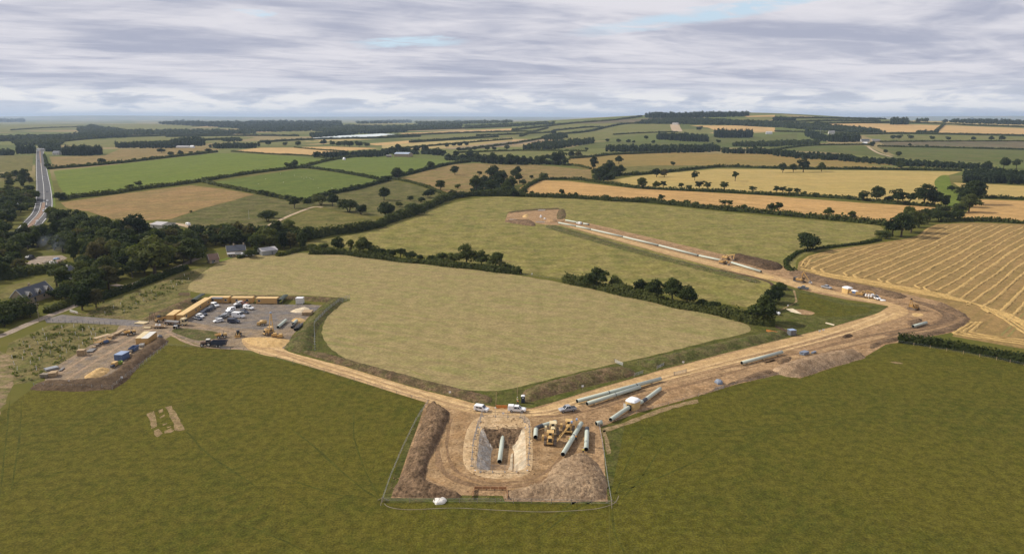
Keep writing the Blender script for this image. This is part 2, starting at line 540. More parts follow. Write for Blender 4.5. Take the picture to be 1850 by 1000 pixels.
CONC_GREY = land('grey_geotextile', (0.44, 0.415, 0.37), (0.36, 0.335, 0.30), (0.32, 0.235, 0.155), patch=3, fine=0.45, contrast=0.4, mid=2.2, stripe=(R(50), 0.5, 0.4))
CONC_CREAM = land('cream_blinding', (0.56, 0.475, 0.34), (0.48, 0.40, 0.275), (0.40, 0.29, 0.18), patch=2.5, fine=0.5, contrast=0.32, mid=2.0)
YRUT = land('yard_rut', (0.30, 0.21, 0.135), (0.25, 0.18, 0.12), (0.34, 0.24, 0.15), patch=6, fine=0.6, contrast=0.35, mid=3)
MIDRUT = land('mid_rut', (0.33, 0.215, 0.11), (0.28, 0.18, 0.095), (0.38, 0.25, 0.13), patch=5, fine=0.6, contrast=0.4, mid=2)
BUNDD = land('dark_brown_bund', (0.105, 0.069, 0.042), (0.085, 0.058, 0.035), (0.125, 0.085, 0.05), patch=5, fine=0.6, contrast=0.4, mid=2)
WORN = land('worn_earth', (0.25, 0.175, 0.1025), (0.1875, 0.1438, 0.0688), (0.1063, 0.1063, 0.0275), patch=6, fine=0.7, contrast=0.4, mid=3)
TYRE_HAY = land('pressed_hay', (0.20, 0.175, 0.06), (0.22, 0.185, 0.065), (0.24, 0.2, 0.075), patch=9, fine=0.8, contrast=0.3)
TYRE_GRASS = land('pressed_grass', (0.062, 0.064, 0.011), (0.072, 0.072, 0.012), (0.08, 0.075, 0.015), patch=9, fine=0.8, contrast=0.4)

# the base sheet beyond the fields that are laid out one by one: a quilt of far enclosures
m, N, b = mat('countryside')
pos = N.n('ShaderNodeNewGeometry').outputs['Position']
mp = N.n('ShaderNodeMapping')
mp.inputs['Scale'].default_value = (1 / 420.0, 1 / 330.0, 0.0)
mp.inputs['Rotation'].default_value = (0, 0, R(17))
N.l(pos, mp.inputs['Vector'])
vo = N.n('ShaderNodeTexVoronoi')
vo.inputs['Scale'].default_value = 1.0
vo.inputs['Randomness'].default_value = 0.85
N.l(mp.outputs[0], vo.inputs['Vector'])
sepc = N.n('ShaderNodeSeparateColor')
N.l(vo.outputs['Color'], sepc.inputs[0])
cr = N.n('ShaderNodeValToRGB')
cr.color_ramp.interpolation = 'CONSTANT'
els = cr.color_ramp.elements
els[0].position, els[0].color = 0.0, (0.105, 0.12, 0.03, 1)
els[1].position, els[1].color = 0.28, (0.135, 0.14, 0.04, 1)
for p_, c_ in ((0.5, (0.085, 0.10, 0.025)), (0.66, (0.23, 0.18, 0.08)), (0.78, (0.15, 0.145, 0.045)), (0.88, (0.34, 0.245, 0.11)), (0.95, (0.11, 0.115, 0.035))):
    e = els.new(p_)
    e.color = c_ + (1,)
N.l(sepc.outputs[0], cr.inputs[0])
lp = N.n('ShaderNodeVectorMath', operation='LENGTH')
N.l(pos, lp.inputs[0])
n1 = N.noise(pos, 1 / 25.0, 5, 0.65)
near = N.mix(N.ss(n1, 0.35, 0.65), (0.088, 0.09, 0.016), (0.115, 0.103, 0.022))
N.l(N.mix(N.ss(lp.outputs['Value'], 1000, 1500), near, cr.outputs[0]), b.inputs['Base Color'])
b.inputs['Specular IOR Level'].default_value = 0.05
COUNTRY = m

# ------------------------------------------------------------------ the ground sheet, with the excavation cut out
PIT = (-9.2, 3.9, G(900, 850).y, G(900, 771).y)      # rim: x0, x1, y0, y1


def axis(lo, hi, core, step, grow, extra):
    a = list(np.arange(-core, core + 1, step))
    while a[-1] < hi:
        a.append(a[-1] + step * grow ** (len(a) - 2 * core / step))
    while a[0] > lo:
        a.insert(0, a[0] - (a[-1] - a[-2]) * 0 - max(step, abs(a[0]) * 0.06))
    return np.array(sorted(set([round(float(t), 3) for t in a if lo <= t <= hi] + extra + [lo, hi])))


def geo_axis(lim, step0, flat, extra, lo=None):
    pts = [0.0]
    while pts[-1] < lim:
        pts.append(pts[-1] + max(step0, (pts[-1] - flat) * 0.045 if pts[-1] > flat else step0))
    pts = [min(p_, lim) for p_ in pts]
    neg = [-p_ for p_ in pts[1:] if -p_ >= (-lim if lo is None else lo)]
    if lo is not None:
        neg.append(lo)
    return np.array(sorted(set(np.round(pts + neg + extra, 3))))


gx = geo_axis(46000, 60, 1500, [PIT[0], PIT[1]])
gy = geo_axis(46000, 60, 2500, [PIT[2], PIT[3]], lo=-600.0)
nx, ny = len(gx), len(gy)
V = np.array([(x, y, hz(x, y)) for y in gy for x in gx], np.float32)
ii, jj = np.meshgrid(np.arange(nx - 1), np.arange(ny - 1))
Q = np.stack([jj * nx + ii, jj * nx + ii + 1, (jj + 1) * nx + ii + 1, (jj + 1) * nx + ii], -1).reshape(-1, 4)
cxm, cym = (gx[ii] + gx[ii + 1]).ravel() / 2, (gy[jj] + gy[jj + 1]).ravel() / 2
Q = Q[~((cxm > PIT[0]) & (cxm < PIT[1]) & (cym > PIT[2]) & (cym < PIT[3]))]
tag(link('ground', npmesh('ground', V, Q, [COUNTRY], smooth=True)), kind='structure')


def gz(x, y):
    """Height of the ground sheet itself (bilinear over its cells)."""
    if math.hypot(x, y) < 880:
        return 0.0
    i = int(np.clip(np.searchsorted(gx, x) - 1, 0, nx - 2))
    j = int(np.clip(np.searchsorted(gy, y) - 1, 0, ny - 2))
    t, s = (x - gx[i]) / (gx[i + 1] - gx[i]), (y - gy[j]) / (gy[j + 1] - gy[j])
    z = V[:, 2]
    return float((1 - s) * ((1 - t) * z[j * nx + i] + t * z[j * nx + i + 1]) + s * ((1 - t) * z[(j + 1) * nx + i] + t * z[(j + 1) * nx + i + 1]))


def worldpoly(pp, wob=0.0, seg=12.0):
    """Photo-pixel outline -> ground outline, long edges broken up and made a little uneven."""
    P = [G(*p) for p in pp]
    out = []
    for a, c in zip(P, P[1:] + P[:1]):
        L = (c - a).length
        n = max(1, int(L / seg))
        n = min(n, 60)
        for k in range(n):
            p = a.lerp(c, k / n)
            if wob and k:
                p = p + Vector((random.uniform(-wob, wob), random.uniform(-wob, wob), 0))
            out.append(p)
    return out


def smooth_loop(pp, n=4, closed=True):
    """Catmull-Rom through pixel points."""
    m_ = len(pp)
    out = []
    rngk = range(m_) if closed else range(m_ - 1)
    for i in rngk:
        if closed:
            p0, p1, p2, p3 = pp[i - 1], pp[i], pp[(i + 1) % m_], pp[(i + 2) % m_]
        else:
            p0, p1, p2, p3 = pp[max(0, i - 1)], pp[i], pp[i + 1], pp[min(m_ - 1, i + 2)]
        for k in range(n):
            t = k / n
            out.append(tuple(0.5 * (2 * p1[c] + (p2[c] - p0[c]) * t + (2 * p0[c] - 5 * p1[c] + 4 * p2[c] - p3[c]) * t * t
                                    + (3 * p1[c] - p0[c] - 3 * p2[c] + p3[c]) * t ** 3) for c in (0, 1)))
    if not closed:
        out.append(tuple(pp[-1]))
    return out


def inpoly(px, py, poly):
    """Vectorised point in polygon."""
    px, py = np.asarray(px), np.asarray(py)
    c = np.zeros(px.shape, bool)
    n = len(poly)
    for i in range(n):
        x1, y1 = poly[i][0], poly[i][1]
        x2, y2 = poly[i - 1][0], poly[i - 1][1]
        if y1 == y2:
            continue
        k = ((y1 > py) != (y2 > py)) & (px < (x2 - x1) * (py - y1) / (y2 - y1) + x1)
        c ^= k
    return c


def sheet(name, P, mt, lift, hole=None):
    """A level sheet with outline P (ground points), draped on the ground sheet."""
    tris = tessellate_polygon([P])
    bm = bmesh.new()
    vs = [bm.verts.new((p.x, p.y, 0)) for p in P]
    for t in tris:
        try:
            bm.faces.new([vs[i] for i in t])
        except ValueError:
            pass
    bmesh.ops.recalc_face_normals(bm, faces=bm.faces)
    for f in bm.faces:
        if f.normal.z < 0:
            f.normal_flip()
    xs, ys = [p.x for p in P], [p.y for p in P]

    def cuts(vals, i):
        for c in vals:
            co, no = ((c, 0, 0), (1, 0, 0)) if i == 0 else ((0, c, 0), (0, 1, 0))
            bmesh.ops.bisect_plane(bm, geom=list(bm.verts) + list(bm.edges) + list(bm.faces), plane_co=co, plane_no=no)
    if max(math.hypot(p.x, p.y) for p in P) > 900:
        cuts([t for t in gx if min(xs) < t < max(xs)], 0)
        cuts([t for t in gy if min(ys) < t < max(ys)], 1)
    if hole:
        cuts(hole[:2], 0)
        cuts(hole[2:], 1)
        kill = [f for f in bm.faces if hole[0] < f.calc_center_median().x < hole[1] and hole[2] < f.calc_center_median().y < hole[3]]
        bmesh.ops.delete(bm, geom=kill, context='FACES')
    for v_ in bm.verts:
        d = math.hypot(v_.co.x, v_.co.y)
        v_.co.z = gz(v_.co.x, v_.co.y) + lift * (1 + max(0.0, d - 300) / 250.0)
    me = bpy.data.meshes.new(name)
    bm.to_mesh(me)
    bm.free()
    me.materials.append(mt)
    return tag(link(name, me), kind='structure')


def patch(name, mt, lift, pp, wob=0.25, smooth=0, hole=None, seg=12.0):
    if smooth:
        pp = smooth_loop(pp, smooth)
    return sheet(name, worldpoly(pp, wob, seg), mt, lift, hole)


def ribbon(name, mt, lift, pp, w, wob=0.0, world_pts=None, taper=False, kind='structure', smooth=4):
    """A strip of ground w metres wide along a pixel line (w may be a pair: start and end width)."""
    if world_pts is None:
        q = smooth_loop(pp, smooth, closed=False) if len(pp) > 2 else pp
        C0 = [G(*p) for p in q]
    else:
        C0 = world_pts
    C = [C0[0]]
    for a, c in zip(C0, C0[1:]):
        n = max(1, min(40, int((c - a).length / 14)))
        C += [a.lerp(c, (k + 1) / n) for k in range(n)]
    w0, w1 = w if isinstance(w, tuple) else (w, w)
    vs, n = [], len(C)
    for i, p in enumerate(C):
        t = (C[min(n - 1, i + 1)] - C[max(0, i - 1)])
        t.z = 0
        t.normalize()
        s = Vector((-t.y, t.x, 0))
        ww = (w0 + (w1 - w0) * i / max(1, n - 1)) / 2
        if taper:
            ww *= max(0.15, min(1, min(i, n - 1 - i) / 2.0))
        for sg in (-1, 1):
            q = p + s * (sg * (ww + random.uniform(-wob, wob)))
            d = math.hypot(q.x, q.y)
            vs.append((q.x, q.y, gz(q.x, q.y) + lift * (1 + max(0.0, d - 300) / 250.0)))
    Qd = [(2 * i, 2 * i + 1, 2 * i + 3, 2 * i + 2) for i in range(n - 1)]
    me = bpy.data.meshes.new(name)
    me.from_pydata(vs, [], [tuple(reversed(q)) for q in Qd])
    me.materials.append(mt)
    me.update()
    o = link(name, me)
    return tag(o, kind=kind) if kind else o


# ------------------------------------------------------------------ fields, nearest first
L1 = 0.03
patch('pasture_left', GRASS_NEAR, 0.010, [(-700, 1500), (-500, 760), (0, 745), (60, 700), (200, 700), (300, 622), (400, 628), (560, 662), (770, 727), (700, 905), (1100, 908), (1100, 1500)], 0.1, hole=PIT)
patch('pasture_right', GRASS_RIGHT, 0.012, [(1102, 1500), (1101, 905), (1085, 772), (1330, 690), (1445, 680), (1560, 645), (1620, 615), (1850, 655), (2500, 745), (2700, 1500)], 0.1)
patch('hay_field', HAY, L1, smooth_loop([(340, 522), (360, 498), (390, 477), (425, 464), (470, 458), (560, 457), (630, 461), (700, 470), (870, 488), (1000, 508), (1150, 539), (1300, 570), (1345, 584), (1356, 594), (1345, 602), (1280, 617), (1200, 637), (1050, 670), (940, 698), (880, 706), (800, 698), (700, 672), (640, 654), (600, 632), (583, 605), (590, 575), (612, 551), (632, 540), (560, 534), (470, 533), (380, 531)], 3), 0.55, seg=3.0)
patch('upper_pasture', HAY2, L1, smooth_loop([(556, 438), (600, 430), (650, 421), (700, 406), (755, 387), (810, 369), (870, 357), (940, 356), (1100, 362), (1350, 387), (1500, 400), (1590, 408), (1580, 428), (1520, 443), (1470, 455), (1440, 470), (1435, 490), (1400, 515), (1380, 555), (1290, 545), (1080, 512), (940, 492), (770, 462), (650, 448), (560, 444)], 3), 0.3)
patch('orange_field', ORANGE, L1, [(938, 340), (952, 332), (980, 326), (1025, 327), (1095, 335), (1152, 341), (1380, 353), (1560, 367), (1695, 374), (1650, 390), (1598, 404), (1530, 398), (1380, 382), (1170, 363), (1000, 356), (945, 352)], 0.3)
patch('yellow_field', YELLOW, L1, [(1107, 325), (1150, 318), (1205, 313), (1295, 305), (1380, 305.5), (1456, 307), (1600, 308), (1738, 310), (1710, 318), (1695, 322), (1688, 330), (1695, 348), (1700, 370), (1650, 366), (1550, 358), (1480, 355), (1380, 350), (1152, 339), (1110, 334), (1070, 328)], 0.3)
patch('golden_field', GOLDB, L1, [(1027, 286), (1130, 279), (1220, 276), (1380, 278), (1500, 288), (1620, 297), (1735, 304), (1500, 304.5), (1380, 303.5), (1270, 303), (1200, 311), (1130, 315), (1075, 309), (1027, 298)], 0.3)
patch('green_headland', OLIVE, L1 * 2, [(1100, 303), (1180, 299), (1280, 299), (1380, 300), (1460, 303), (1380, 303.5), (1270, 303), (1200, 311), (1130, 315), (1090, 310)], 0.3)
patch('curved_green_strip', BRIGHT, L1 * 2, smooth_loop([(1688, 331), (1693, 322), (1702, 317), (1714, 318), (1718, 332), (1728, 346), (1738, 358), (1738, 372), (1716, 374), (1708, 363), (1696, 348)], 3), 0.2)
patch('right_pale_field', YELLOW, L1, [(1722, 330), (1850, 336), (2000, 343), (2000, 366), (1850, 360), (1784, 357), (1743, 345)], 0.3)
patch('right_brown_field', ORANGE, L1, [(1771, 360), (1850, 363), (2000, 369), (2000, 410), (1850, 402), (1736, 398), (1746, 383)], 0.3)
STRIPED = [(1443, 474), (1460, 462), (1500, 451), (1580, 440), (1640, 431), (1660, 424), (1674, 412), (1692, 405), (1760, 402), (1850, 405), (2050, 414), (2050, 655), (1850, 630), (1720, 607), (1738, 590), (1755, 576), (1728, 558), (1700, 545), (1600, 523), (1500, 503), (1440, 488)]
patch('striped_field', STRAW, L1, STRIPED, 0.2)
patch('bright_green_field', BRIGHT, L1, [(97, 309), (225, 296), (320, 285), (392, 277), (460, 278), (530, 283), (592, 290), (537, 302), (460, 312), (350, 328), (250, 341), (120, 356), (106, 335)], 0.3)
patch('lime_field', GREENL, L1, [(545, 302), (592, 291), (622, 287), (640, 284), (722, 284), (805, 289), (820, 295), (772, 307), (710, 320), (685, 324), (610, 309)], 0.3)
patch('sheep_field', GREEN3, L1, [(375, 330), (460, 318), (537, 306), (560, 306), (610, 312), (685, 325), (692, 329), (592, 351), (565, 362), (510, 356), (460, 344)], 0.3)
patch('brown_field', BROWNF, L1, [(110, 366), (200, 353), (345, 335), (400, 341), (460, 351), (425, 361), (360, 378), (308, 396), (225, 400), (195, 394), (160, 382), (120, 376)], 0.3)
patch('rough_green_field', DARKG, L1, smooth_loop([(460, 352), (425, 361), (308, 396), (330, 411), (400, 414), (467, 417), (505, 398), (566, 373), (562, 364), (510, 357)], 2), 0.3)
patch('track_side_field', OLIVE, L1, [(478, 418), (510, 401), (567, 376), (600, 381), (660, 389), (692, 405), (635, 414), (565, 421)], 0.3)
patch('rushy_field', DARKG, L1, [(592, 352), (692, 330), (707, 326), (760, 337), (807, 355), (755, 386), (672, 391), (600, 379), (567, 370)], 0.3)
patch('dry_field', BROWNP, L1, [(720, 323), (770, 309), (820, 297), (860, 295), (920, 298), (970, 298), (1067, 307), (1070, 323), (995, 325), (920, 336), (870, 353), (840, 354), (810, 352), (760, 333)], 0.3)
patch('tan_field', TAN, L1, [(418, 273), (470, 267), (530, 267), (620, 274), (567, 281), (490, 278), (450, 276)], 0.3)
patch('tan_strip', TAN, L1, [(532, 266), (600, 265), (685, 268), (622, 273)], 0.3)
patch('roadside_brown_field', BROWNP, L1, [(89, 283), (190, 281), (215, 270), (285, 268), (372, 266), (400, 270), (380, 276), (320, 281), (225, 293), (97, 304)], 0.3)
patch('roadside_green_field', OLIVE, L1, [(-60, 283), (0, 281), (61, 281), (58, 309), (0, 311), (-60, 312)], 0.3)

# far fields: name, material, outline
FAR = [
    ('far_green_field', FARG, [(420, 256), (560, 252), (600, 258), (500, 264), (380, 262)]),
    ('far_green_field', FARG, [(110, 262), (190, 252), (300, 246), (410, 243), (460, 249), (400, 258), (300, 263), (190, 266)]),
    ('far_pale_field', PALE, [(480, 252), (600, 250), (680, 252), (560, 257)]),
    ('far_pale_field', PALE, [(690, 262), (780, 256), (880, 252), (925, 250), (925, 254), (850, 262), (760, 270), (690, 268)]),
    ('far_tan_field', TAN, [(660, 260), (740, 254), (820, 252), (760, 257), (680, 263)]),
    ('far_tan_field', TAN, [(720, 241), (820, 237), (925, 233), (925, 235.5), (830, 240), (740, 244)]),
    ('far_mauve_field', MAUVE, [(800, 270), (850, 264), (925, 255), (1000, 247), (1010, 250), (960, 258), (880, 268)]),
    ('far_olive_field', FARG, [(810, 276), (925, 272), (1060, 273), (1130, 274), (1030, 286), (940, 290), (850, 287), (810, 281)]),
    ('far_tan_field', TAN, [(925, 254), (985, 251), (1000, 254), (925, 262)]),
    ('far_deep_green_field', FARG2, [(1020, 270), (1070, 257), (1120, 254), (1200, 258), (1290, 264), (1300, 268), (1180, 272), (1100, 268)]),
    ('ridge_green_field', FARG, [(1000, 243), (1090, 231), (1140, 224), (1215, 225), (1225, 240), (1180, 243), (1110, 249), (1060, 256), (1000, 253)]),
    ('ridge_green_field', FARG, [(935, 238), (1010, 226), (1130, 222), (1080, 231), (1000, 242), (940, 244)]),
    ('ridge_brown_field', HEATH, [(1010, 224), (1110, 217), (1210, 212), (1240, 216), (1180, 219), (1100, 223)]),
    ('ridge_tan_field', TAN, [(1245, 227), (1330, 227), (1400, 231), (1400, 238), (1370, 238), (1290, 235), (1280, 231)]),
    ('ridge_green_field', FARG2, [(1275, 248), (1310, 238), (1370, 248), (1440, 240), (1440, 250), (1390, 256), (1330, 262), (1270, 258)]),
    ('ridge_tan_field', TAN, [(1345, 210), (1400, 208), (1400, 211), (1350, 212)]),
    ('ridge_green_field', FARG, [(1330, 214), (1400, 211.5), (1385, 220), (1340, 219)]),
    ('ridge_tan_field', TAN, [(1480, 225), (1540, 223), (1720, 227), (1850, 232), (1980, 236), (1980, 246), (1850, 243), (1740, 241), (1600, 239), (1560, 234), (1500, 229)]),
    ('ridge_pale_field', PALE, [(1640, 221), (1700, 219), (1850, 223), (1850, 227), (1720, 226)]),
    ('ridge_green_field', FARG, [(1560, 246), (1600, 243), (1850, 247), (1980, 251), (1980, 256), (1850, 254), (1600, 256)]),
    ('far_brown_field', HEATH, [(1590, 257), (1850, 256), (1980, 258), (1980, 271), (1850, 268), (1700, 264), (1600, 263)]),
    ('far_deep_green_field', FARG2, [(1380, 267), (1480, 262), (1560, 263), (1575, 268), (1610, 284), (1560, 281), (1480, 274), (1390, 272)]),
    ('far_deep_green_field', FARG2, [(1585, 266), (1700, 267), (1850, 270), (1980, 273), (1980, 300), (1850, 294), (1750, 291), (1660, 288), (1615, 280)]),
    ('far_green_field', FARG, [(1560, 297), (1640, 300), (1735, 304), (1700, 306), (1600, 302)]),
    ('far_green_field', FARG, [(0, 224), (60, 221), (140, 226), (140, 234), (60, 236), (0, 240), (-60, 240)]),
    ('far_green_field', FARG, [(190, 225), (260, 224), (350, 228), (340, 234), (250, 235), (200, 232)]),
    ('far_olive_field', FARG, [(460, 240), (600, 235), (700, 236), (640, 241), (520, 244)]),
    ('far_olive_field', FARG, [(700, 252), (800, 244), (920, 238), (980, 241), (900, 250), (800, 252)]),
    ('fleece_covered_field', FLEECE, [(563, 249.5), (600, 246), (660, 243), (690, 241.5), (718, 243), (680, 246.5), (640, 248.5), (590, 250.5)]),
]
for nm, mt, pp in FAR:
    patch(nm, mt, L1 * 1.6, pp, 0.0, seg=60.0)

# ------------------------------------------------------------------ the works: stripped ground, roads, compounds
patch('verge', VERGE, 0.018, [(515, 632), (560, 590), (585, 556), (640, 536), (690, 545), (700, 600), (760, 680), (880, 700), (1050, 664), (1300, 610), (1340, 560), (1400, 570), (1440, 595), (1420, 612), (1200, 670), (960, 738), (860, 730), (700, 682)], 0.2)
patch('verge', VERGE, 0.016, [(700, 908), (690, 906), (760, 735), (780, 728), (1085, 770), (1130, 760), (1100, 910)], 0.2, hole=PIT)
patch('stream_side_grass', VERGE, 0.035, [(1395, 515), (1440, 522), (1530, 545), (1605, 553), (1585, 566), (1500, 592), (1440, 607), (1390, 590), (1400, 560)], 0.3)
patch('lush_grass', GRASS_RIGHT, 0.06, smooth_loop([(1444, 532), (1462, 532), (1520, 550), (1572, 556), (1560, 566), (1500, 572), (1450, 562)], 3), 0.3)
patch('rough_grass_bank', ROUGH, 0.02, [(185, 548), (260, 520), (330, 492), (378, 478), (345, 520), (342, 545), (352, 552), (300, 572), (265, 582), (225, 578), (150, 570)], 0.3)
patch('rough_planting_grass', ROUGH, 0.02, [(15, 620), (60, 600), (90, 586), (140, 583), (210, 586), (225, 590), (205, 605), (140, 640), (95, 668), (70, 690), (20, 694), (5, 660)], 0.3)
patch('worn_path', WORN, 0.03, [(-60, 640), (0, 634), (22, 642), (28, 660), (24, 690), (14, 715), (2, 745), (-60, 800)], 0.9, seg=2)
EARTH = [(768, 728), (860, 729), (905, 736), (960, 737), (1000, 726), (1080, 701), (1200, 666), (1300, 640), (1420, 611), (1500, 591), (1585, 566), (1606, 553), (1560, 545), (1530, 541), (1480, 531), (1440, 521), (1405, 509), (1360, 500), (1300, 485), (1200, 459), (1100, 431), (1010, 406), (1016, 398), (1060, 402), (1180, 430), (1300, 458), (1380, 473), (1440, 488), (1500, 503), (1600, 523), (1700, 545), (1728, 558), (1755, 576), (1720, 600), (1640, 616), (1600, 622), (1560, 646), (1500, 665), (1445, 683), (1408, 676), (1330, 694), (1260, 715), (1150, 746), (1085, 771), (1090, 800), (1098, 905), (1000, 906), (912, 905), (908, 895), (835, 894), (828, 899), (706, 899), (720, 868)]
patch('stripped_earth', DIRT, 0.05, EARTH, 0.25, hole=PIT)
patch('works_floor', DIRT_PIT, 0.065, smooth_loop([(800, 742), (860, 745), (960, 748), (1040, 752), (1070, 800), (1060, 840), (990, 872), (930, 884), (840, 884), (780, 868), (770, 845), (785, 790)], 3), 0.2, hole=PIT)
patch('pit_rim', DIRT_TAN, 0.08, smooth_loop([(868, 752), (905, 748), (940, 750), (958, 762), (962, 800), (962, 840), (950, 858), (905, 865), (860, 858), (838, 838), (838, 800), (848, 768)], 3), 0.2, hole=PIT)
patch('far_works_earth', DIRT, 0.05, [(912, 400), (916, 388), (922, 382), (960, 379), (1010, 378), (1014, 388), (1022, 398), (1012, 407), (985, 406), (962, 402), (940, 399)], 0.3)

CPARK = [(262, 580), (290, 577), (330, 571), (352, 560), (380, 547), (470, 549), (540, 550), (582, 551), (560, 570), (528, 606), (512, 631), (470, 634), (440, 632), (405, 629), (370, 626), (340, 616), (312, 604), (300, 612), (280, 624), (250, 650), (215, 680), (150, 692), (80, 690), (85, 672), (110, 656), (140, 638), (180, 612), (210, 598), (215, 588)]
patch('hardcore_yard', GRAVELB, 0.035, CPARK, 0.25)
patch('car_park', GRAVEL, 0.05, smooth_loop([(352, 570), (362, 560), (385, 548), (470, 549), (540, 550), (578, 552), (560, 568), (530, 588), (500, 596), (452, 594), (400, 590), (355, 583), (340, 580)], 2), 0.25)
patch('entrance_road', TARMAC, 0.045, [(80, 576), (112, 568), (144, 571), (224, 577), (268, 580), (255, 590), (215, 587), (140, 583), (84, 583)], 0.15)
patch('sand_apron', GSAND, 0.06, smooth_loop([(437, 612), (470, 609), (510, 611), (524, 616), (512, 626), (500, 634), (520, 645), (480, 642), (450, 630)], 3), 0.25)
patch('haul_road', TRACK, 0.075, smooth_loop([(440, 612), (500, 622), (525, 637), (620, 661), (740, 698), (820, 718), (860, 729), (905, 737), (960, 739), (1000, 728), (1080, 703), (1200, 668), (1300, 643), (1420, 612), (1500, 592), (1560, 575), (1605, 556), (1590, 550), (1520, 536), (1440, 520), (1400, 508), (1300, 484), (1200, 458), (1100, 430), (1012, 405), (1014, 402), (1060, 412), (1200, 450), (1300, 474), (1380, 492), (1440, 508), (1530, 531), (1600, 544), (1640, 560), (1630, 572), (1560, 592), (1480, 607), (1400, 632), (1300, 660), (1200, 688), (1100, 713), (1040, 737), (1000, 750), (920, 752), (850, 745), (770, 727), (640, 686), (560, 662), (500, 645), (450, 632)], 2), 0.3)
for pts, w in (([(470, 622), (560, 648), (640, 672), (760, 709), (850, 735), (920, 744), (990, 741), (1080, 712), (1200, 680), (1320, 650), (1440, 620), (1540, 590), (1600, 566)], 1.3),
               ([(450, 628), (550, 655), (640, 680), (760, 718), (850, 741), (930, 749), (1000, 746), (1090, 717), (1220, 682), (1330, 654), (1450, 624), (1560, 592), (1615, 566)], 1.0),
               ([(1030, 408), (1140, 438), (1280, 474), (1400, 502), (1500, 528), (1590, 548)], 1.6)):
    ribbon('wheel_rut', RUT, 0.095, pts, w, 0.25)
for pts, w in (([(800, 750), (790, 800), (800, 850), (850, 874), (910, 878), (980, 868), (1030, 830), (1040, 790)], 1.6),
               ([(815, 755), (808, 800), (818, 845), (860, 868), (910, 872), (970, 862), (1010, 830), (1030, 790)], 0.9),
               ([(960, 750), (990, 752), (1060, 742), (1140, 720), (1260, 690), (1400, 650)], 1.2),
               ([(1300, 668), (1400, 650), (1520, 618), (1620, 600), (1700, 588), (1735, 574), (1690, 556)], 1.8),
               ([(1480, 640), (1560, 620), (1640, 605), (1715, 592), (1742, 576)], 1.2),
               ([(1560, 530), (1620, 545), (1680, 560), (1700, 574), (1670, 590)], 1.2),
               ([(1040, 402), (1180, 436), (1300, 464)], 1.4)):
    ribbon('wheel_rut', RUTD, 0.09, pts, w, 0.3)
for pts in ([(300, 598), (330, 615), (370, 627), (430, 630), (480, 634)], [(120, 685), (200, 635), (250, 606), (300, 590), (380, 592), (440, 600)], [(105, 676), (180, 630), (240, 600)]):
    ribbon('wheel_rut', YRUT, 0.06, pts, 1.3, 0.3)
for pts, w in (([(480, 626), (560, 651), (640, 675), (760, 713), (850, 738), (930, 746), (995, 743), (1080, 714), (1200, 683), (1320, 652), (1440, 621), (1560, 588)], 0.5),
               ([(500, 634), (560, 657), (640, 682), (770, 722), (860, 743)], 0.6), ([(1000, 747), (1100, 719), (1220, 686), (1340, 655), (1460, 624), (1570, 594)], 0.8),
               ([(1090, 722), (1200, 695), (1300, 672), (1380, 655)], 2.4), ([(1420, 648), (1520, 625), (1600, 606)], 3.0), ([(1480, 528), (1560, 543), (1600, 550)], 0.8), ([(1020, 404), (1140, 436), (1280, 471), (1400, 500)], 0.9)):
    ribbon('wheel_rut', MIDRUT, 0.10, pts, w, 0.3)
patch('turf_island', BUNDG, 0.08, smooth_loop([(310, 598), (328, 593), (365, 596), (392, 600), (396, 609), (360, 615), (334, 608)], 3), 0.15)
ribbon('stream_channel', DIRT_WET, 0.05, [(1300, 487), (1380, 506), (1398, 520), (1392, 550), (1380, 575), (1420, 598), (1440, 604)], 2.2, 0.3)
ribbon('footpath', SCRAPE, 0.08, [(1434, 524), (1437, 536), (1438, 545), (1424, 553), (1410, 560)], 0.8, 0.15)
patch('pale_sheeting', PALESAND, 0.09, [(1420, 558), (1432, 557), (1441, 562), (1449, 567), (1440, 566), (1428, 563)], 0.1)
patch('bare_patch', DIRT, 0.08, smooth_loop([(1434, 560), (1450, 559), (1472, 565), (1462, 569), (1444, 567)], 3), 0.1)
patch('pale_sheeting', PALESAND, 0.09, [(1492, 582), (1508, 586), (1506, 588), (1491, 584)], 0.1)
patch('pale_scrape', GSAND, 0.1, smooth_loop([(1362, 497), (1380, 496), (1398, 500), (1392, 504), (1372, 502)], 2), 0.1)
patch('pale_scrape', GSAND, 0.1, smooth_loop([(1324, 484), (1336, 487), (1338, 489), (1322, 488)], 2), 0.1)
patch('turned_soil', DIRT_DARK, 0.085, smooth_loop([(1500, 640), (1560, 618), (1640, 602), (1700, 590), (1735, 576), (1705, 556), (1640, 540), (1690, 560), (1700, 575), (1640, 592), (1540, 612)], 3), 0.6, seg=4)
patch('pale_scrape', GSAND, 0.1, smooth_loop([(1648, 566), (1664, 566), (1668, 570), (1652, 572)], 2), 0.1)

# bare strips in the turf
patch('bare_strip', SCRAPE, 0.03, [(298, 735), (310, 732.5), (320, 748), (334, 776), (322, 778), (315, 776), (311, 760)], 0.25, seg=2)
for pp in ([(265, 747), (278, 742), (281, 752), (283, 760), (283, 770), (273, 774), (271, 760)], [(286, 741), (294, 738), (295, 743), (288, 746)], [(288, 753), (297, 748), (298, 751), (290, 755)], [(293, 766), (302, 763), (302, 765), (295, 768)], [(297, 778), (309, 772.5), (315, 777), (309, 781), (297, 782)], [(278, 777), (286, 774), (294, 782), (284, 789), (280, 786)], [(301, 771), (309, 769), (309, 770.5), (302, 772.5)]):
    patch('bare_patch', SCRAPE, 0.028, pp, 0.2, seg=1.2)
patch('bare_strip', SCRAPE, 0.03, [(1087, 774), (1100, 770), (1130, 762), (1155, 752), (1175, 744), (1190, 738), (1215, 731), (1260, 721), (1262, 727), (1240, 731), (1215, 737), (1190, 746), (1165, 755), (1140, 765), (1105, 777), (1090, 780)], 0.35, seg=2)
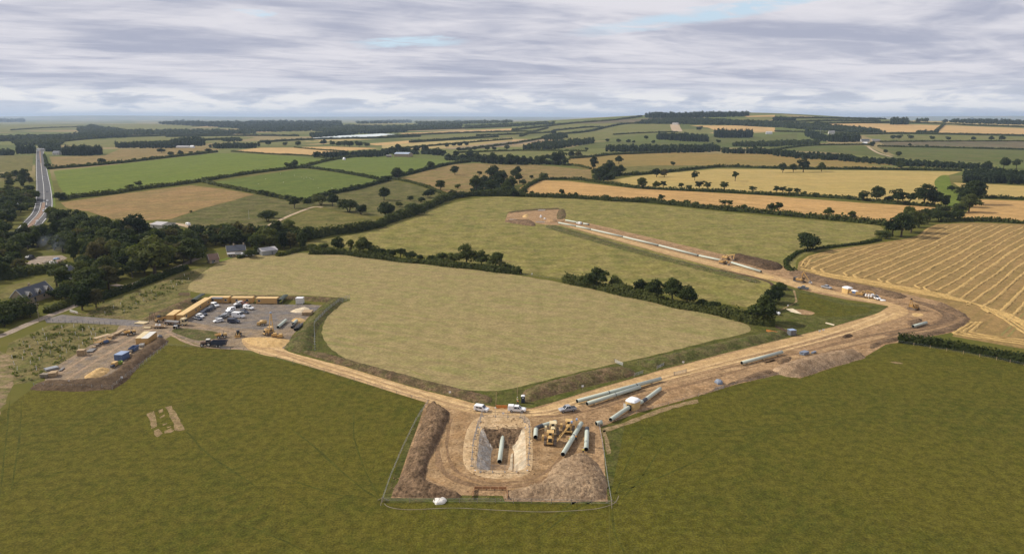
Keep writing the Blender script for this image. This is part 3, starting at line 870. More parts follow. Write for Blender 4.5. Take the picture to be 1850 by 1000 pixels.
patch('bare_strip', SCRAPE, 0.03, [(1088, 777), (1094, 776), (1098, 790), (1104, 818), (1097, 820), (1093, 800)], 0.2, seg=2)
patch('bare_patch', SCRAPE, 0.03, smooth_loop([(1607, 654), (1618, 653), (1632, 656), (1626, 657)], 2), 0.1)
for pts in ([(334, 778), (345, 786), (370, 815), (420, 850), (480, 890)], [(960, 960), (1040, 905), (1100, 880), (1180, 850)], [(975, 968), (1055, 912), (1190, 862), (1330, 800)], [(1120, 905), (1160, 860), (1200, 800)], [(690, 905), (640, 870), (560, 800), (520, 770)], [(690, 905), (660, 850), (640, 790), (640, 740)], [(690, 905), (600, 890), (480, 850)], [(20, 700), (10, 800), (0, 900)], [(40, 720), (34, 800), (20, 890)], [(1130, 1000), (1110, 960), (1105, 915)], [(1108, 905), (1150, 800), (1190, 770)], [(420, 940), (500, 970), (560, 1000)], [(1240, 780), (1400, 770), (1600, 740)], [(1250, 790), (1410, 780), (1620, 749)]):
    ribbon('tyre_line', TYRE_GRASS, 0.016, pts, 0.45, 0.15, taper=True)
for pts in ([(640, 658), (720, 662), (790, 690)], [(460, 480), (560, 512), (680, 545), (760, 560)], [(700, 560), (850, 590), (990, 640), (1060, 652)]):
    ribbon('tyre_line', TYRE_HAY, 0.034, pts, 0.6, 0.2, taper=True)

# ------------------------------------------------------------------ main road, lane, farm tracks
road = [(30, 436), (44, 421), (60, 402), (75, 384), (79.5, 366), (79, 340), (76, 315), (74, 295), (72.5, 280), (72, 270)]
ribbon('road_verge', BRIGHT, 0.03, [(90, 385), (94, 366), (92, 345), (88, 320), (83, 295), (81, 276)], 6.0, 0.5)
ribbon('road_verge', DARKG, 0.03, [(62, 380), (68, 360), (68, 335), (66, 300), (65, 275)], 4.0, 0.5)
ribbon('main_road', ASPHALT, 0.05, road, 15.5)


def offs(pp, k):
    """Pixel line shifted sideways by k metres on the ground."""
    C = [G(*p) for p in smooth_loop(pp, 5, closed=False)]
    out = []
    for i, p in enumerate(C):
        t = C[min(len(C) - 1, i + 1)] - C[max(0, i - 1)]
        t.z = 0
        t.normalize()
        out.append(p + Vector((-t.y, t.x, 0)) * k)
    return out


for k in (-6.9, 6.9):
    ribbon('edge_line', LINEW, 0.07, None, 0.36, world_pts=offs(road, k))
ribbon('centre_line', LINEW, 0.07, None, 0.34, world_pts=offs(road[4:8], 0.0))
hat = offs(road[:5], 0.2)
ribbon('red_median', REDCOAT, 0.062, None, (4.6, 2.6), world_pts=hat)
ribbon('red_median', REDCOAT, 0.062, None, (0.4, 3.6), world_pts=offs(road[6:], 0.0))
for k in (-2.3, 2.5):
    ribbon('median_line', LINEW, 0.08, None, 0.3, world_pts=offs(road[:5], k))
lane = [(-120, 650), (0, 607), (40, 590), (84, 572), (136, 552), (180, 534), (226, 518), (276, 500), (322, 482), (360, 465)]
ribbon('lane', LANE, 0.05, lane, 4.2, 0.1)
ribbon('lane_spur', LANE, 0.052, [(226, 518), (214, 516), (204, 514)], 4.0, 0.1)
ribbon('farm_track', FARMTRK, 0.06, [(462, 420), (480, 411), (505, 398), (540, 383), (567, 374), (582, 375)], 4.0, 0.3)
ribbon('farm_track', FARMTRK, 0.06, [(270, 404), (300, 403), (330, 406), (352, 412)], 7.0, 0.6)
ribbon('farm_track', FARMTRK, 0.08, [(1568, 265), (1576, 271), (1590, 278), (1612, 284)], 6.0, 0.3)
ribbon('quarry_track', FARMTRK, 0.1, [(1219, 225), (1220, 230), (1224, 238)], 40.0)
patch('concrete_yard', LANE, 0.03, [(42, 477), (70, 463), (112, 461), (122, 466), (110, 472), (70, 478)], 0.3)
patch('paddock', OLIVE, 0.025, [(0, 520), (60, 505), (120, 496), (128, 502), (85, 520), (30, 535), (0, 540)], 0.3)
patch('garden_grass', BRIGHT, 0.03, [(395, 470), (425, 461), (432, 466), (400, 476)], 0.2)

# mowing lines in the hay, following its longer side
hp_ = worldpoly([(395, 480), (470, 462), (560, 461), (700, 474), (870, 492), (1000, 512), (1150, 543), (1300, 574), (1345, 595), (1200, 632), (1050, 665), (940, 690), (880, 698), (800, 690), (700, 664), (620, 632), (597, 605), (606, 575), (645, 545), (560, 530), (400, 526)], 0, 30)
mv, mq = [], []
hd = Vector((math.cos(R(-33)), math.sin(R(-33)), 0))
hn = Vector((-hd.y, hd.x, 0))
hc = G(850, 580)
for k in range(-45, 46):
    if random.random() < 0.25:
        continue
    L_ = [hc + hn * (k * 4.6 + 5 * math.sin(q / 90.0)) + hd * float(q) for q in range(-260, 261, 4)]
    ok_ = inpoly([p.x for p in L_], [p.y for p in L_], hp_)
    w_ = random.uniform(0.2, 0.55)
    for p, c, t0, t1 in zip(L_, L_[1:], ok_, ok_[1:]):
        if t0 and t1 and random.random() < 0.86:
            b_ = len(mv)
            for q_, sg in ((p, -1), (p, 1), (c, 1), (c, -1)):
                z_ = q_ + hn * (sg * w_ * random.uniform(0.6, 1.2) / 2)
                mv.append((z_.x, z_.y, 0.055))
            mq.append((b_ + 3, b_ + 2, b_ + 1, b_))
tag(link('mowing_lines', npmesh('mowing_lines', mv, mq, [TYRE_HAY])), kind='stuff')

# straw rows lying on the striped field
sp_poly = worldpoly(STRIPED, 0.0, 20)
SPX, SPY = [p.x for p in sp_poly], [p.y for p in sp_poly]
rows_v, rows_q = [], []


def straw_strip(C, w, h=0.35):
    n = len(C)
    base = len(rows_v)
    for i, p in enumerate(C):
        t = C[min(n - 1, i + 1)] - C[max(0, i - 1)]
        t.normalize()
        s = Vector((-t.y, t.x, 0))
        for o_, z_ in ((-0.5, 0.04), (-0.25, h * random.uniform(0.6, 1.1)), (0.25, h * random.uniform(0.6, 1.1)), (0.5, 0.04)):
            q = p + s * (w * o_ * random.uniform(0.5, 1.25))
            rows_v.append((q.x, q.y, gz(q.x, q.y) + 0.06 + z_))
    for i in range(n - 1):
        for k in range(3):
            a = base + 4 * i + k
            rows_q.append((a, a + 4, a + 5, a + 1))


A0, A1 = G(1636, 507), G(1813, 417)
dirv = (A1 - A0).normalized()
nrm = Vector((dirv.y, -dirv.x, 0))
# headland edge (a line the rows stop at) lies a little inside the lower boundary
head = [G(*p) for p in ((1444, 484), (1500, 494), (1560, 504), (1640, 519), (1700, 530), (1760, 548), (1810, 575), (1860, 610), (1960, 640))]
headX = np.array([p.x for p in head])
headY = np.array([p.y for p in head])
top = [G(*p) for p in ((1446, 472), (1462, 463.5), (1500, 453), (1580, 442), (1650, 432), (1672, 416), (1694, 408), (1760, 405), (1850, 408), (2050, 417))]
for k in range(-24, 68):
    o0 = A0 + nrm * (k * 6.0 + random.uniform(-0.6, 0.6))
    pts = []
    for s_ in np.arange(-160, 420, 2.5):
        wv = 0.7 * math.sin(s_ / 43.0 + 0.3 * k) + 0.3 * math.sin(s_ / 14.0 + 2 * k) + random.uniform(-0.12, 0.12)
        p = o0 + dirv * float(s_) + nrm * wv
        pts.append(p)
    X = np.array([p.x for p in pts])
    Y = np.array([p.y for p in pts])
    ins = inpoly(X, Y, sp_poly) & (Y > np.interp(X, headX, headY) + 1.5)
    tX = np.array([p.x for p in top]); tY = np.array([p.y for p in top])
    ins &= Y < np.interp(X, tX, tY) - 4
    idx = np.nonzero(ins)[0]
    if len(idx) < 5:
        continue
    run = [pts[i] for i in range(idx[0], idx[-1] + 1)]
    if k % 3:        # a little hook where the baler turned
        e = run[0]
        run = [e - dirv * 2.5 + nrm * 4.6, e - dirv * 0.5 + nrm * 3.6, e + dirv * 1.5 + nrm * 1.6, e + dirv * 4 + nrm * 0.4] + run[2:]
    straw_strip(run, 1.7 if k % 4 else 2.3)
for off in (3.0, 7.5, 12.0, 16.5, 21.0):       # rows following the lower headland
    C = []
    for a, c in zip(head, head[1:]):
        n = max(2, int((c - a).length / 3))
        for q in range(n):
            p = a.lerp(c, q / n)
            C.append(p + Vector((0.2, -1, 0)) * (off - 1.5) + Vector((0, 0.5 * math.sin(p.x / 9.0 + off), 0)))
    X = np.array([p.x for p in C]); Y = np.array([p.y for p in C])
    ins = inpoly(X, Y, sp_poly)
    run = [p for p, k in zip(C, ins) if k]
    if len(run) > 4:
        straw_strip(run, 1.5)
for k in (0, 1, 2):
    a = [(1757 + 8 * k, 582), (1730 + 14 * k, 598 - k), (1726 + 16 * k, 603 - k), (1760 + 20 * k, 609), (1850, 622 - 4 * k), (1960, 640 - 5 * k)]
    C = [G(*p) for p in smooth_loop(a, 8, closed=False)]
    straw_strip(C, 1.8)
C = [G(*p) for p in smooth_loop([(1447, 482), (1456, 468), (1476, 460), (1540, 450), (1640, 436), (1662, 427), (1676, 414), (1694, 408)], 8, closed=False)]
straw_strip(C, 1.5)
C = [G(*p) for p in smooth_loop([(1455, 484), (1466, 468), (1490, 461), (1550, 453)], 8, closed=False)]
straw_strip(C, 1.5)
for k in (-9.5, 9.6, 9.95, 20.6, 20.95, 31.6, 42.6):
    o0 = A0 + nrm * (k * 6.0)
    pts = [o0 + dirv * float(q) for q in np.arange(-120, 380, 6.0)]
    ok_ = inpoly([p.x for p in pts], [p.y for p in pts], sp_poly)
    pts = [p for p, t in zip(pts, ok_) if t][2:-2]
    if len(pts) > 3:
        ribbon('tramline', TYRE_HAY, 0.06, None, 0.7, 0.1, world_pts=pts)
tag(link('straw_rows', npmesh('straw_rows', rows_v, rows_q, [STRAW_ROW])), kind='stuff')

# ------------------------------------------------------------------ trees, hedges, woods
LEAF = leafmat('oak_leaves', (0.0294, 0.0431, 0.0121), (0.0558, 0.0725, 0.019), (0.1015, 0.1104, 0.0293), 0.35)
LEAFD = leafmat('dark_leaves', (0.0197, 0.031, 0.0103), (0.0393, 0.0552, 0.0155), (0.0689, 0.0828, 0.0224), 0.35)
LEAFY = leafmat('pale_leaves', (0.0524, 0.069, 0.0172), (0.0885, 0.1052, 0.0242), (0.1393, 0.1414, 0.0379), 0.35)
LEAFR = leafmat('russet_leaves', (0.0655, 0.0621, 0.0242), (0.0983, 0.0862, 0.031), (0.1393, 0.1138, 0.0448), 0.35)
LEAFC = leafmat('conifer_needles', (0.0142, 0.0255, 0.012), (0.0256, 0.0405, 0.0165), (0.0399, 0.0555, 0.0225), 0.4)
HEDGEM = leafmat('hedge_leaves', (0.0328, 0.0466, 0.0121), (0.0606, 0.0742, 0.019), (0.1081, 0.1138, 0.031), 0.5)
WOODM = leafmat('far_wood_leaves', (0.0228, 0.036, 0.015), (0.0385, 0.054, 0.0195), (0.0641, 0.078, 0.027), 0.05)
BARK = paint('bark', (0.085, 0.065, 0.045), 0.9, spec=0.1, dirt=0.5, dcol=(0.04, 0.035, 0.025))


def quads(C, N_, S, rg):
    """Leaf-clump quads at centres C, facing roughly N_, side S."""
    n = len(C)
    N_ = N_ + rg.normal(0, 0.55, (n, 3))
    N_ /= np.linalg.norm(N_, axis=1, keepdims=True) + 1e-9
    A = np.cross(N_, rg.normal(0, 1, (n, 3)))
    A /= np.linalg.norm(A, axis=1, keepdims=True) + 1e-9
    B = np.cross(N_, A)
    S = S * rg.uniform(0.6, 1.35, n)
    A *= S[:, None] / 2
    B *= S[:, None] / 2 * rg.uniform(0.6, 1.0, (n, 1))
    Vq = np.stack([C - A - B * 0.6, C + A * 0.7 - B, C + A + B * 0.7, C - A * 0.6 + B], 1).reshape(-1, 3)
    return Vq, np.arange(4 * n).reshape(n, 4)


def crown(kind, rg, n, leaf):
    """Leaf clumps of a tree of height 1 and spread about 1; returns verts, quads and the limb ends."""
    blobs = []
    if kind == 'oak':
        for i in range(16):
            a = rg.uniform(0, 2 * math.pi)
            r = 0.34 * math.sqrt(rg.uniform(0.03, 1))
            z = 0.27 + 0.56 * rg.uniform(0.05, 1) * (1 - (r / 0.46) ** 2 * 0.4)
            blobs.append((r * math.cos(a), r * math.sin(a), z, rg.uniform(0.13, 0.22), 0.75))
        blobs += [(0, 0, 0.80, 0.2, 0.8), (0.02, 0.03, 0.5, 0.3, 0.9)]
    elif kind == 'tall':
        for i in range(15):
            a = rg.uniform(0, 2 * math.pi)
            z = rg.uniform(0.2, 0.86)
            r = 0.30 * math.sin(math.pi * min(1, (z - 0.12) / 0.9)) * rg.uniform(0.4, 1)
            blobs.append((r * math.cos(a), r * math.sin(a), z, rg.uniform(0.11, 0.19), 0.95))
        blobs += [(0, 0, 0.55, 0.25, 1.1), (0, 0, 0.84, 0.14, 1.0)]
    elif kind == 'wind':       # leaning, open crown
        for i in range(11):
            a = rg.uniform(0, 2 * math.pi)
            r = 0.36 * math.sqrt(rg.uniform(0.05, 1))
            z = 0.48 + 0.36 * rg.uniform(0, 1)
            blobs.append((r * math.cos(a) + 0.08, r * math.sin(a) * 0.8, z, rg.uniform(0.10, 0.18), 0.65))
        blobs += [(0.05, 0, 0.66, 0.22, 0.7)]
    elif kind == 'bush':
        for i in range(11):
            a = rg.uniform(0, 2 * math.pi)
            r = 0.36 * math.sqrt(rg.uniform(0, 1))
            blobs.append((r * math.cos(a), r * math.sin(a), rg.uniform(0.22, 0.66), rg.uniform(0.16, 0.28), 0.95))
        blobs += [(0, 0, 0.42, 0.36, 0.95)]
    elif kind == 'conifer':
        for i in range(14):
            z = 0.14 + 0.8 * i / 13
            r = 0.26 * (1 - z) + 0.03
            a = i * 2.4
            blobs.append((r * 0.5 * math.cos(a), r * 0.5 * math.sin(a), z, r + 0.04, 0.6))
    Bb = np.array(blobs)
    wgt = Bb[:, 3] ** 2
    pick = rg.choice(len(Bb), n, p=wgt / wgt.sum())
    d = rg.normal(0, 1, (n, 3))
    d /= np.linalg.norm(d, axis=1, keepdims=True)
    d[:, 2] = np.where(d[:, 2] < -0.45, -d[:, 2] * 0.6, d[:, 2])
    rad = Bb[pick, 3] * rg.uniform(0.72, 1.08, n)
    C = Bb[pick, :3] + d * rad[:, None] * np.stack([np.ones(n), np.ones(n), Bb[pick, 4]], 1)
    C[:, 2] = np.maximum(C[:, 2], 0.05 if kind in ('bush', 'conifer') else 0.10)
    Vq, Qq = quads(C, d + np.array([0, 0, 0.25]), leaf, rg)
    return Vq, Qq, blobs


def trunk(kind, blobs, rg):
    mb = MB()
    if kind == 'bush':
        for k in range(4):
            a = k * 1.6 + 0.4
            mb.tube((0.03 * math.cos(a), 0.03 * math.sin(a), -0.03), (0.2 * math.cos(a), 0.2 * math.sin(a), 0.45), 0.02, 0.008, 6)
        return mb
    fork = 0.30 if kind != 'conifer' else 0.9
    lean = 0.05 if kind == 'wind' else 0.0
    mb.tube((0, 0, -0.03), (lean * 0.5, 0, fork * 0.6), 0.038, 0.029, 8)
    mb.tube((lean * 0.5, 0, fork * 0.6), (lean, 0, fork + 0.12), 0.029, 0.018, 8)
    if kind != 'conifer':
        for b_ in blobs[:8]:
            mb.tube((lean, 0, fork * rg.uniform(0.75, 1.1)), (b_[0] * 0.85, b_[1] * 0.85, b_[2]), 0.014, 0.005, 5)
    return mb


PROTO = {}
spec = [('oak', LEAF, 3), ('tall', LEAF, 2), ('oak', LEAFD, 2), ('wind', LEAF, 3), ('bush', LEAF, 2), ('bush', LEAFY, 2), ('oak', LEAFY, 2), ('tall', LEAFD, 2), ('tall', LEAFY, 1), ('bush', LEAFR, 1), ('conifer', LEAFC, 2), ('bush', LEAFD, 2), ('oak', LEAFR, 1)]
for kind, lm, cnt in spec:
    for c in range(cnt):
        rg = np.random.default_rng(len(PROTO) * 31 + c + 5)
        Vq, Qq, blobs = crown(kind, rg, 2300 if kind != 'conifer' else 1800, 0.062)
        cm = npmesh('crown', Vq, Qq, [lm])
        tmb = trunk(kind, blobs, rg)
        tm = bpy.data.meshes.new('trunk')
        tm.from_pydata(tmb.v, [], tmb.f)
        tm.materials.append(BARK)
        # the small far version: trunk and crown in one mesh
        Vs, Qs, _ = crown({'oak': 'bush', 'tall': 'bush'}.get(kind, kind), np.random.default_rng(len(PROTO) * 31 + c + 5), 620, 0.115)
        tq = [f for f in tmb.f if len(f) == 4]
        nV = len(Vs)
        allV = np.concatenate([Vs, np.array(tmb.v)])
        allQ = np.concatenate([Qs, np.array(tq) + nV])
        fm = npmesh('tree', allV, allQ, [lm, BARK], [0] * len(Qs) + [1] * len(tq))
        PROTO.setdefault((kind, lm.name), []).append((cm, tm, fm))

KINDS = {'o': ('oak', 'oak_leaves', 1.08), 'd': ('oak', 'dark_leaves', 1.05), 't': ('tall', 'oak_leaves', 0.85), 'D': ('tall', 'dark_leaves', 0.85),
         'w': ('wind', 'oak_leaves', 1.15), 'b': ('bush', 'oak_leaves', 1.25), 'y': ('bush', 'pale_leaves', 1.2), 'Y': ('oak', 'pale_leaves', 1.05),
         'T': ('tall', 'pale_leaves', 0.8), 'r': ('bush', 'russet_leaves', 1.2), 'R': ('oak', 'russet_leaves', 1.0), 'c': ('conifer', 'conifer_needles', 0.75), 'k': ('bush', 'dark_leaves', 1.25)}
WORD = {'o': 'broadleaf_tree', 'd': 'broadleaf_tree', 't': 'broadleaf_tree', 'D': 'broadleaf_tree', 'w': 'broadleaf_tree', 'b': 'bush', 'y': 'bush', 'Y': 'broadleaf_tree', 'T': 'broadleaf_tree', 'r': 'bush', 'R': 'broadleaf_tree', 'c': 'conifer_tree', 'k': 'bush'}
LOOK = {'o': 'round tree', 'd': 'dark tree', 't': 'upright tree', 'D': 'upright tree', 'w': 'open tree', 'b': 'green bush', 'y': 'pale bush',
        'Y': 'pale tree', 'T': 'pale tree', 'r': 'russet bush', 'R': 'russet tree', 'c': 'dark conifer', 'k': 'dark bush'}
tree_count = [0]


QUEUE = []


def tree(px, py, hpx, kind, label, group=None, wide=1.0, world=None, h=None, packed=False):
    """Queue a tree; the 290 that show largest become things, the rest one mass."""
    p = G(px, py) if world is None else world
    p = Vector((p.x, p.y, gz(p.x, p.y)))
    m_ = mpp(p)
    if h is None:
        h = hpx * m_ * random.uniform(1.05, 1.3)
    w = h * KINDS[kind][2] * wide * random.uniform(0.92, 1.1)
    QUEUE.append(dict(p=p, kind=kind, h=h, w=w, px=h / m_, label=label, group=group, packed=packed, rz=random.uniform(0, 6.28)))


def plant_all():
    for t in QUEUE:
        sc_ = t['px']
        if t['packed']:
            n = sum(1 for o in QUEUE if abs(o['p'].x - t['p'].x) < 6 and 3 < t['p'].y - o['p'].y < 14)
            sc_ = t['px'] / (1 + 2.2 * n)
        t['score'] = sc_
    rest = []
    for words in ('broadleaf_tree', 'bush', 'conifer_tree'):
        L_ = sorted([t for t in QUEUE if WORD[t['kind']] == words], key=lambda t: -t['score'])
        rest += L_[290:]
        for t in L_[:290]:
            kd, lm, _ = KINDS[t['kind']]
            var = PROTO[(kd, lm)]
            cm, tm, fm = var[tree_count[0] % len(var)]
            tree_count[0] += 1
            cat = 'tree' if words != 'bush' else 'bush'
            if t['px'] > 14:
                r = thing(words, t['label'], cat, t['p'], t['rz'], t['group'])
                link('trunk', tm, r)
                link('crown', cm, r)
            else:
                r = link(words, fm, None, t['p'])
                r.rotation_euler = (0, 0, t['rz'])
                tag(r, t['label'], cat, t['group'])
            r.scale = (t['w'], t['w'], t['h'])
    if rest:
        Vs, Qs, Ms, nb = [], [], [], 0
        mats_ = [LEAF, LEAFD, LEAFY, LEAFR, LEAFC, BARK]
        names_ = [m_.name for m_ in mats_]
        for i, t in enumerate(rest):
            kd, lm, _ = KINDS[t['kind']]
            var = PROTO[(kd, lm)]
            fm = var[i % len(var)][2]
            co = np.empty(len(fm.vertices) * 3, np.float32)
            fm.vertices.foreach_get('co', co)
            co = co.reshape(-1, 3)
            li = np.empty(len(fm.loops), np.int32)
            fm.loops.foreach_get('vertex_index', li)
            mi_ = np.empty(len(fm.polygons), np.int32)
            fm.polygons.foreach_get('material_index', mi_)
            c_, s_ = math.cos(t['rz']), math.sin(t['rz'])
            X_ = (co[:, 0] * c_ - co[:, 1] * s_) * t['w'] + t['p'].x
            Y_ = (co[:, 0] * s_ + co[:, 1] * c_) * t['w'] + t['p'].y
            Vs.append(np.stack([X_, Y_, co[:, 2] * t['h'] + t['p'].z], 1))
            Qs.append(li.reshape(-1, 4) + nb)
            Ms.append(np.where(mi_ == 1, 5, names_.index(lm)))
            nb += len(co)
        o = link('tree_mass', npmesh('tree_mass', np.concatenate(Vs), np.concatenate(Qs), mats_, np.concatenate(Ms)))
        tag(o, 'the remaining small or hidden trees of the woods and far hedge lines', 'trees', kind='stuff')
    print('TREES', len(QUEUE), len(rest))


ORD = ['first', 'second', 'third', 'fourth', 'fifth', 'sixth', 'seventh', 'eighth', 'ninth', 'tenth', 'eleventh', 'twelfth', 'thirteenth', 'fourteenth', 'fifteenth', 'sixteenth', 'seventeenth', 'eighteenth', 'nineteenth', 'twentieth', 'twenty-first', 'twenty-second', 'twenty-third', 'twenty-fourth', 'twenty-fifth']


def row(where, group, items):
    """A row of trees, each told from its neighbours by its place counted from the left end."""
    items = sorted(items, key=lambda t: t[0])
    for i, it in enumerate(items):
        k = it[3] if len(it) > 3 else 'otwdob'[i % 6]
        tree(it[0], it[1], it[2], k, '%s, %s from left %s' % (LOOK[k], ORD[i], where), group, it[4] if len(it) > 4 else 1.0)


row('in the hedge row above the pale hay field', 'trees in the hedge row above the hay field',
    [(565, 452, 14, 'y'), (584, 452, 16, 'y'), (612, 455, 26, 'd'), (634, 455, 20, 'T'), (656, 459, 28, 'o', 1.2), (674, 461, 19, 'b'), (690, 464, 18, 'k'), (708, 466, 16, 'b'), (723, 467, 18, 'w'), (742, 469, 15, 'b'), (759, 470, 11, 'k'), (778, 472, 12, 'b'), (797, 473, 19, 'y'), (819, 475, 19, 'b'), (843, 479, 34, 'o', 0.95), (870, 481, 28, 'o'), (896, 487, 29, 'o'), (917, 490, 15, 'b'), (934, 494, 12, 'y')])
row('in the belt right of the gap by the hay field', 'trees in the belt right of the gap along the hay field',
    [(1037, 511, 12, 'b'), (1054, 514, 17, 'b'), (1077, 520, 33, 'o', 1.05), (1112, 521, 24, 'y', 0.8), (1133, 528, 15, 'b'), (1157, 534, 26, 'd'), (1183, 541, 36, 'd'), (1214, 545, 38, 'o', 0.95), (1241, 552, 36, 'd'), (1265, 556, 18, 'k'), (1286, 560, 18, 'b'), (1307, 566, 18, 'k'), (1328, 572, 15, 'b'), (1348, 576, 18, 'k'), (1379, 583, 47, 'o', 0.95)])
row('beside the little stream by the works road', 'bushes beside the stream',
    [(1389, 560, 22, 'b'), (1397, 546, 26, 'k'), (1404, 533, 20, 'b'), (1411, 522, 14, 'y'), (1366, 575, 20, 'b')])
row('along the hedge below the orange field', 'trees along the hedge below the orange field',
    [(928, 355, 12, 'o'), (949, 354, 13, 'w'), (960, 355, 9, 'w'), (1013, 356, 14, 'w'), (1040, 357, 10, 'w'), (1095, 360, 9, 'b'), (1153, 362, 6, 'b'), (1182, 364, 7, 'b'), (1194, 365, 13, 'w'), (1217, 366, 6, 'k'), (1240, 369, 10, 'o'), (1259, 371, 7, 'b'), (1305, 374, 11, 'w'), (1317, 375, 13, 'w'), (1344, 378, 11, 'o'), (1394, 383, 14, 'o'), (1407, 385, 18, 'w'), (1496, 395, 17, 'w'), (1535, 400, 19, 'w')])
row('in the hedge between yellow and orange fields', 'trees in the hedge between the yellow and orange fields',
    [(1159, 341, 18, 'o'), (1185, 341, 12, 'Y'), (1199, 342, 13, 'w'), (1232, 343, 12, 'w'), (1244, 343, 9, 'b'), (1262, 344, 15, 'w'), (1279, 345, 15, 'w'), (1309, 346, 16, 'w'), (1325, 347, 6, 'b'), (1358, 349, 13, 'w'), (1403, 351, 14, 'w'), (1413, 351, 13, 'w'), (1427, 352, 12, 'w'), (1438, 353, 13, 'w'), (1453, 354, 10, 'o'), (1475, 356, 9, 'b')])
row('in the clump ending the orange field', 'trees in the clump at the right end of the orange field',
    [(1559, 363, 17, 'd'), (1583, 365, 26, 'd'), (1605, 366, 12, 'k'), (1621, 369, 24, 'd'), (1642, 370, 19, 'w'), (1669, 372, 34, 'd'), (1688, 373, 26, 'd'), (1708, 374, 20, 'D')])
row('standing on the top edge of the yellow field', 'trees on the top edge of the yellow field',
    [(1149, 317, 8, 'b'), (1186, 320, 15, 'd'), (1200, 320, 13, 'R'), (1226, 311, 5, 'b'), (1279, 303, 5, 'b'), (1414, 312, 17, 'd'), (1433, 311, 14, 'd'), (1451, 311, 21, 'd'), (1484, 310, 15, 'o'), (1626, 307, 14, 'd')])
tree(1255, 326, 16, 'd', 'rounder left one of two lone trees standing in the yellow field', 'lone trees in the yellow field', 0.85)
tree(1328, 327, 15, 'w', 'lopsided right one of two lone trees standing in the yellow field', 'lone trees in the yellow field', 0.8)
tree(1118, 296, 12, 'o', 'open round tree alone on the left of the golden-brown field', 'lone trees in the golden-brown field')
tree(1216, 299, 8, 'k', 'squat dark bush alone in the middle of the golden-brown field', 'lone trees in the golden-brown field')
tree(1463, 452, 33, 'k', 'large round dark bush by the corner of the striped stubble field')
row('in the thicket above the striped stubble', 'trees in the thicket beside the striped stubble field',
    [(1600, 431, 16, 'b'), (1612, 427, 32, 'd'), (1628, 428, 42, 'd'), (1646, 420, 34, 'o'), (1660, 411, 28, 'R'), (1640, 404, 30, 'T'), (1672, 400, 20, 'o'), (1590, 428, 12, 'b'), (1697, 399, 20, 'b'), (1709, 398, 15, 'b'), (1722, 399, 22, 'o'), (1734, 396, 17, 'd')])
row('in the clump right of the curved green strip', 'trees in the clump right of the curved green strip',
    [(1737, 352, 17, 'b'), (1748, 356, 22, 'd'), (1743, 374, 31, 'o'), (1760, 369, 36, 'o'), (1773, 358, 16, 'd'), (1750, 383, 28, 'o'), (1731, 384, 16, 'b'), (1720, 345, 10, 'k')])
row('on the hedge below the lime-green field', 'trees on the hedge line below the lime-green field',
    [(694, 325, 8, 'k'), (701, 327, 11, 'k'), (718, 321, 18, 'd', 1.15), (742, 312, 8, 'd', 1.15), (777, 306, 15, 'd', 1.05)])
tree(522, 305, 12, 'd', 'left one of two dark trees at the corner of the bright green field', 'pair of trees at the corner of the bright green field')
tree(533, 304, 13, 'd', 'right one of two dark trees at the corner of the bright green field', 'pair of trees at the corner of the bright green field')
tree(234, 343, 11, 'o', 'left one of two trees in the hedge below the bright green field', 'pair of trees below the bright green field')
tree(252, 341, 14, 'w', 'right one of two trees in the hedge below the bright green field', 'pair of trees below the bright green field')
tree(195, 351, 8, 'k', 'small dark bush in the hedge near the left end of the bright green field')
tree(108, 362, 16, 'b', 'broad bush at the lower left corner of the bright green field')
row('scattered in the brown dry pasture', 'trees scattered in the dry pasture',
    [(822, 316, 14, 'o'), (796, 343, 17, 'o', 1.15), (827, 340, 9, 'y'), (866, 319, 10, 'w')])
row('in the dark grove at the right of the dry pasture', 'trees in the dark grove beside the dry pasture',
    [(860, 346, 26, 'd'), (875, 331, 14, 'd'), (892, 325, 22, 'd'), (888, 346, 22, 'd'), (907, 336, 26, 'd'), (915, 350, 22, 'o'), (924, 340, 20, 'd'), (900, 352, 14, 'k'), (936, 316, 14, 'd'), (938, 328, 15, 'd'), (931, 322, 16, 'd'), (960, 323, 8, 'k'), (984, 324, 11, 'b'), (945, 334, 10, 'k')])
row('in the rushy valley field', 'trees in the rushy valley field',
    [(694, 362, 20, 'd'), (775, 357, 16, 'k', 1.2), (742, 362, 9, 'b'), (760, 365, 9, 'k'), (722, 374, 10, 'b'), (817, 357, 13, 'd'), (837, 357, 10, 'k'), (696, 395, 28, 'd', 1.25), (747, 388, 22, 'b', 1.1), (630, 382, 23, 'b'), (652, 387, 18, 'k'), (601, 373, 22, 'd'), (580, 370, 22, 'b'), (727, 392, 14, 'b')])
row('in the rough field left of the farm track', 'bushes in the rough field left of the farm track',
    [(532, 376, 20, 'd'), (484, 400, 22, 'b'), (494, 394, 16, 'y'), (345, 384, 4, 'k')])
row('in the hedge between sheep pasture and rough field', 'bushes along the hedge of the sheep pasture',
    [(474, 352, 11, 'k'), (481, 354, 10, 'b'), (492, 356, 8, 'b'), (502, 358, 7, 'k'), (520, 361, 9, 'b'), (543, 364, 8, 'k'), (553, 366, 7, 'b')])
row('in the belt above the dry pasture', 'trees in the belt above the dry pasture',
    [(810, 288, 11, 'd'), (823, 286, 13, 'd'), (838, 290, 12, 'd'), (850, 287, 14, 'd'), (862, 292, 14, 'd'), (876, 295, 16, 'd'), (890, 296, 17, 'd'), (905, 297, 16, 'd'), (920, 297, 17, 'd'), (934, 298, 15, 'd'), (946, 297, 15, 'd'), (958, 296, 13, 'd'), (970, 296, 13, 'd'), (981, 297, 15, 'd'), (990, 289, 10, 'd'), (1002, 298, 20, 'd'), (1013, 297, 22, 'd'), (1022, 299, 14, 'd'), (1033, 286, 11, 'd'), (1045, 284, 12, 'R')])
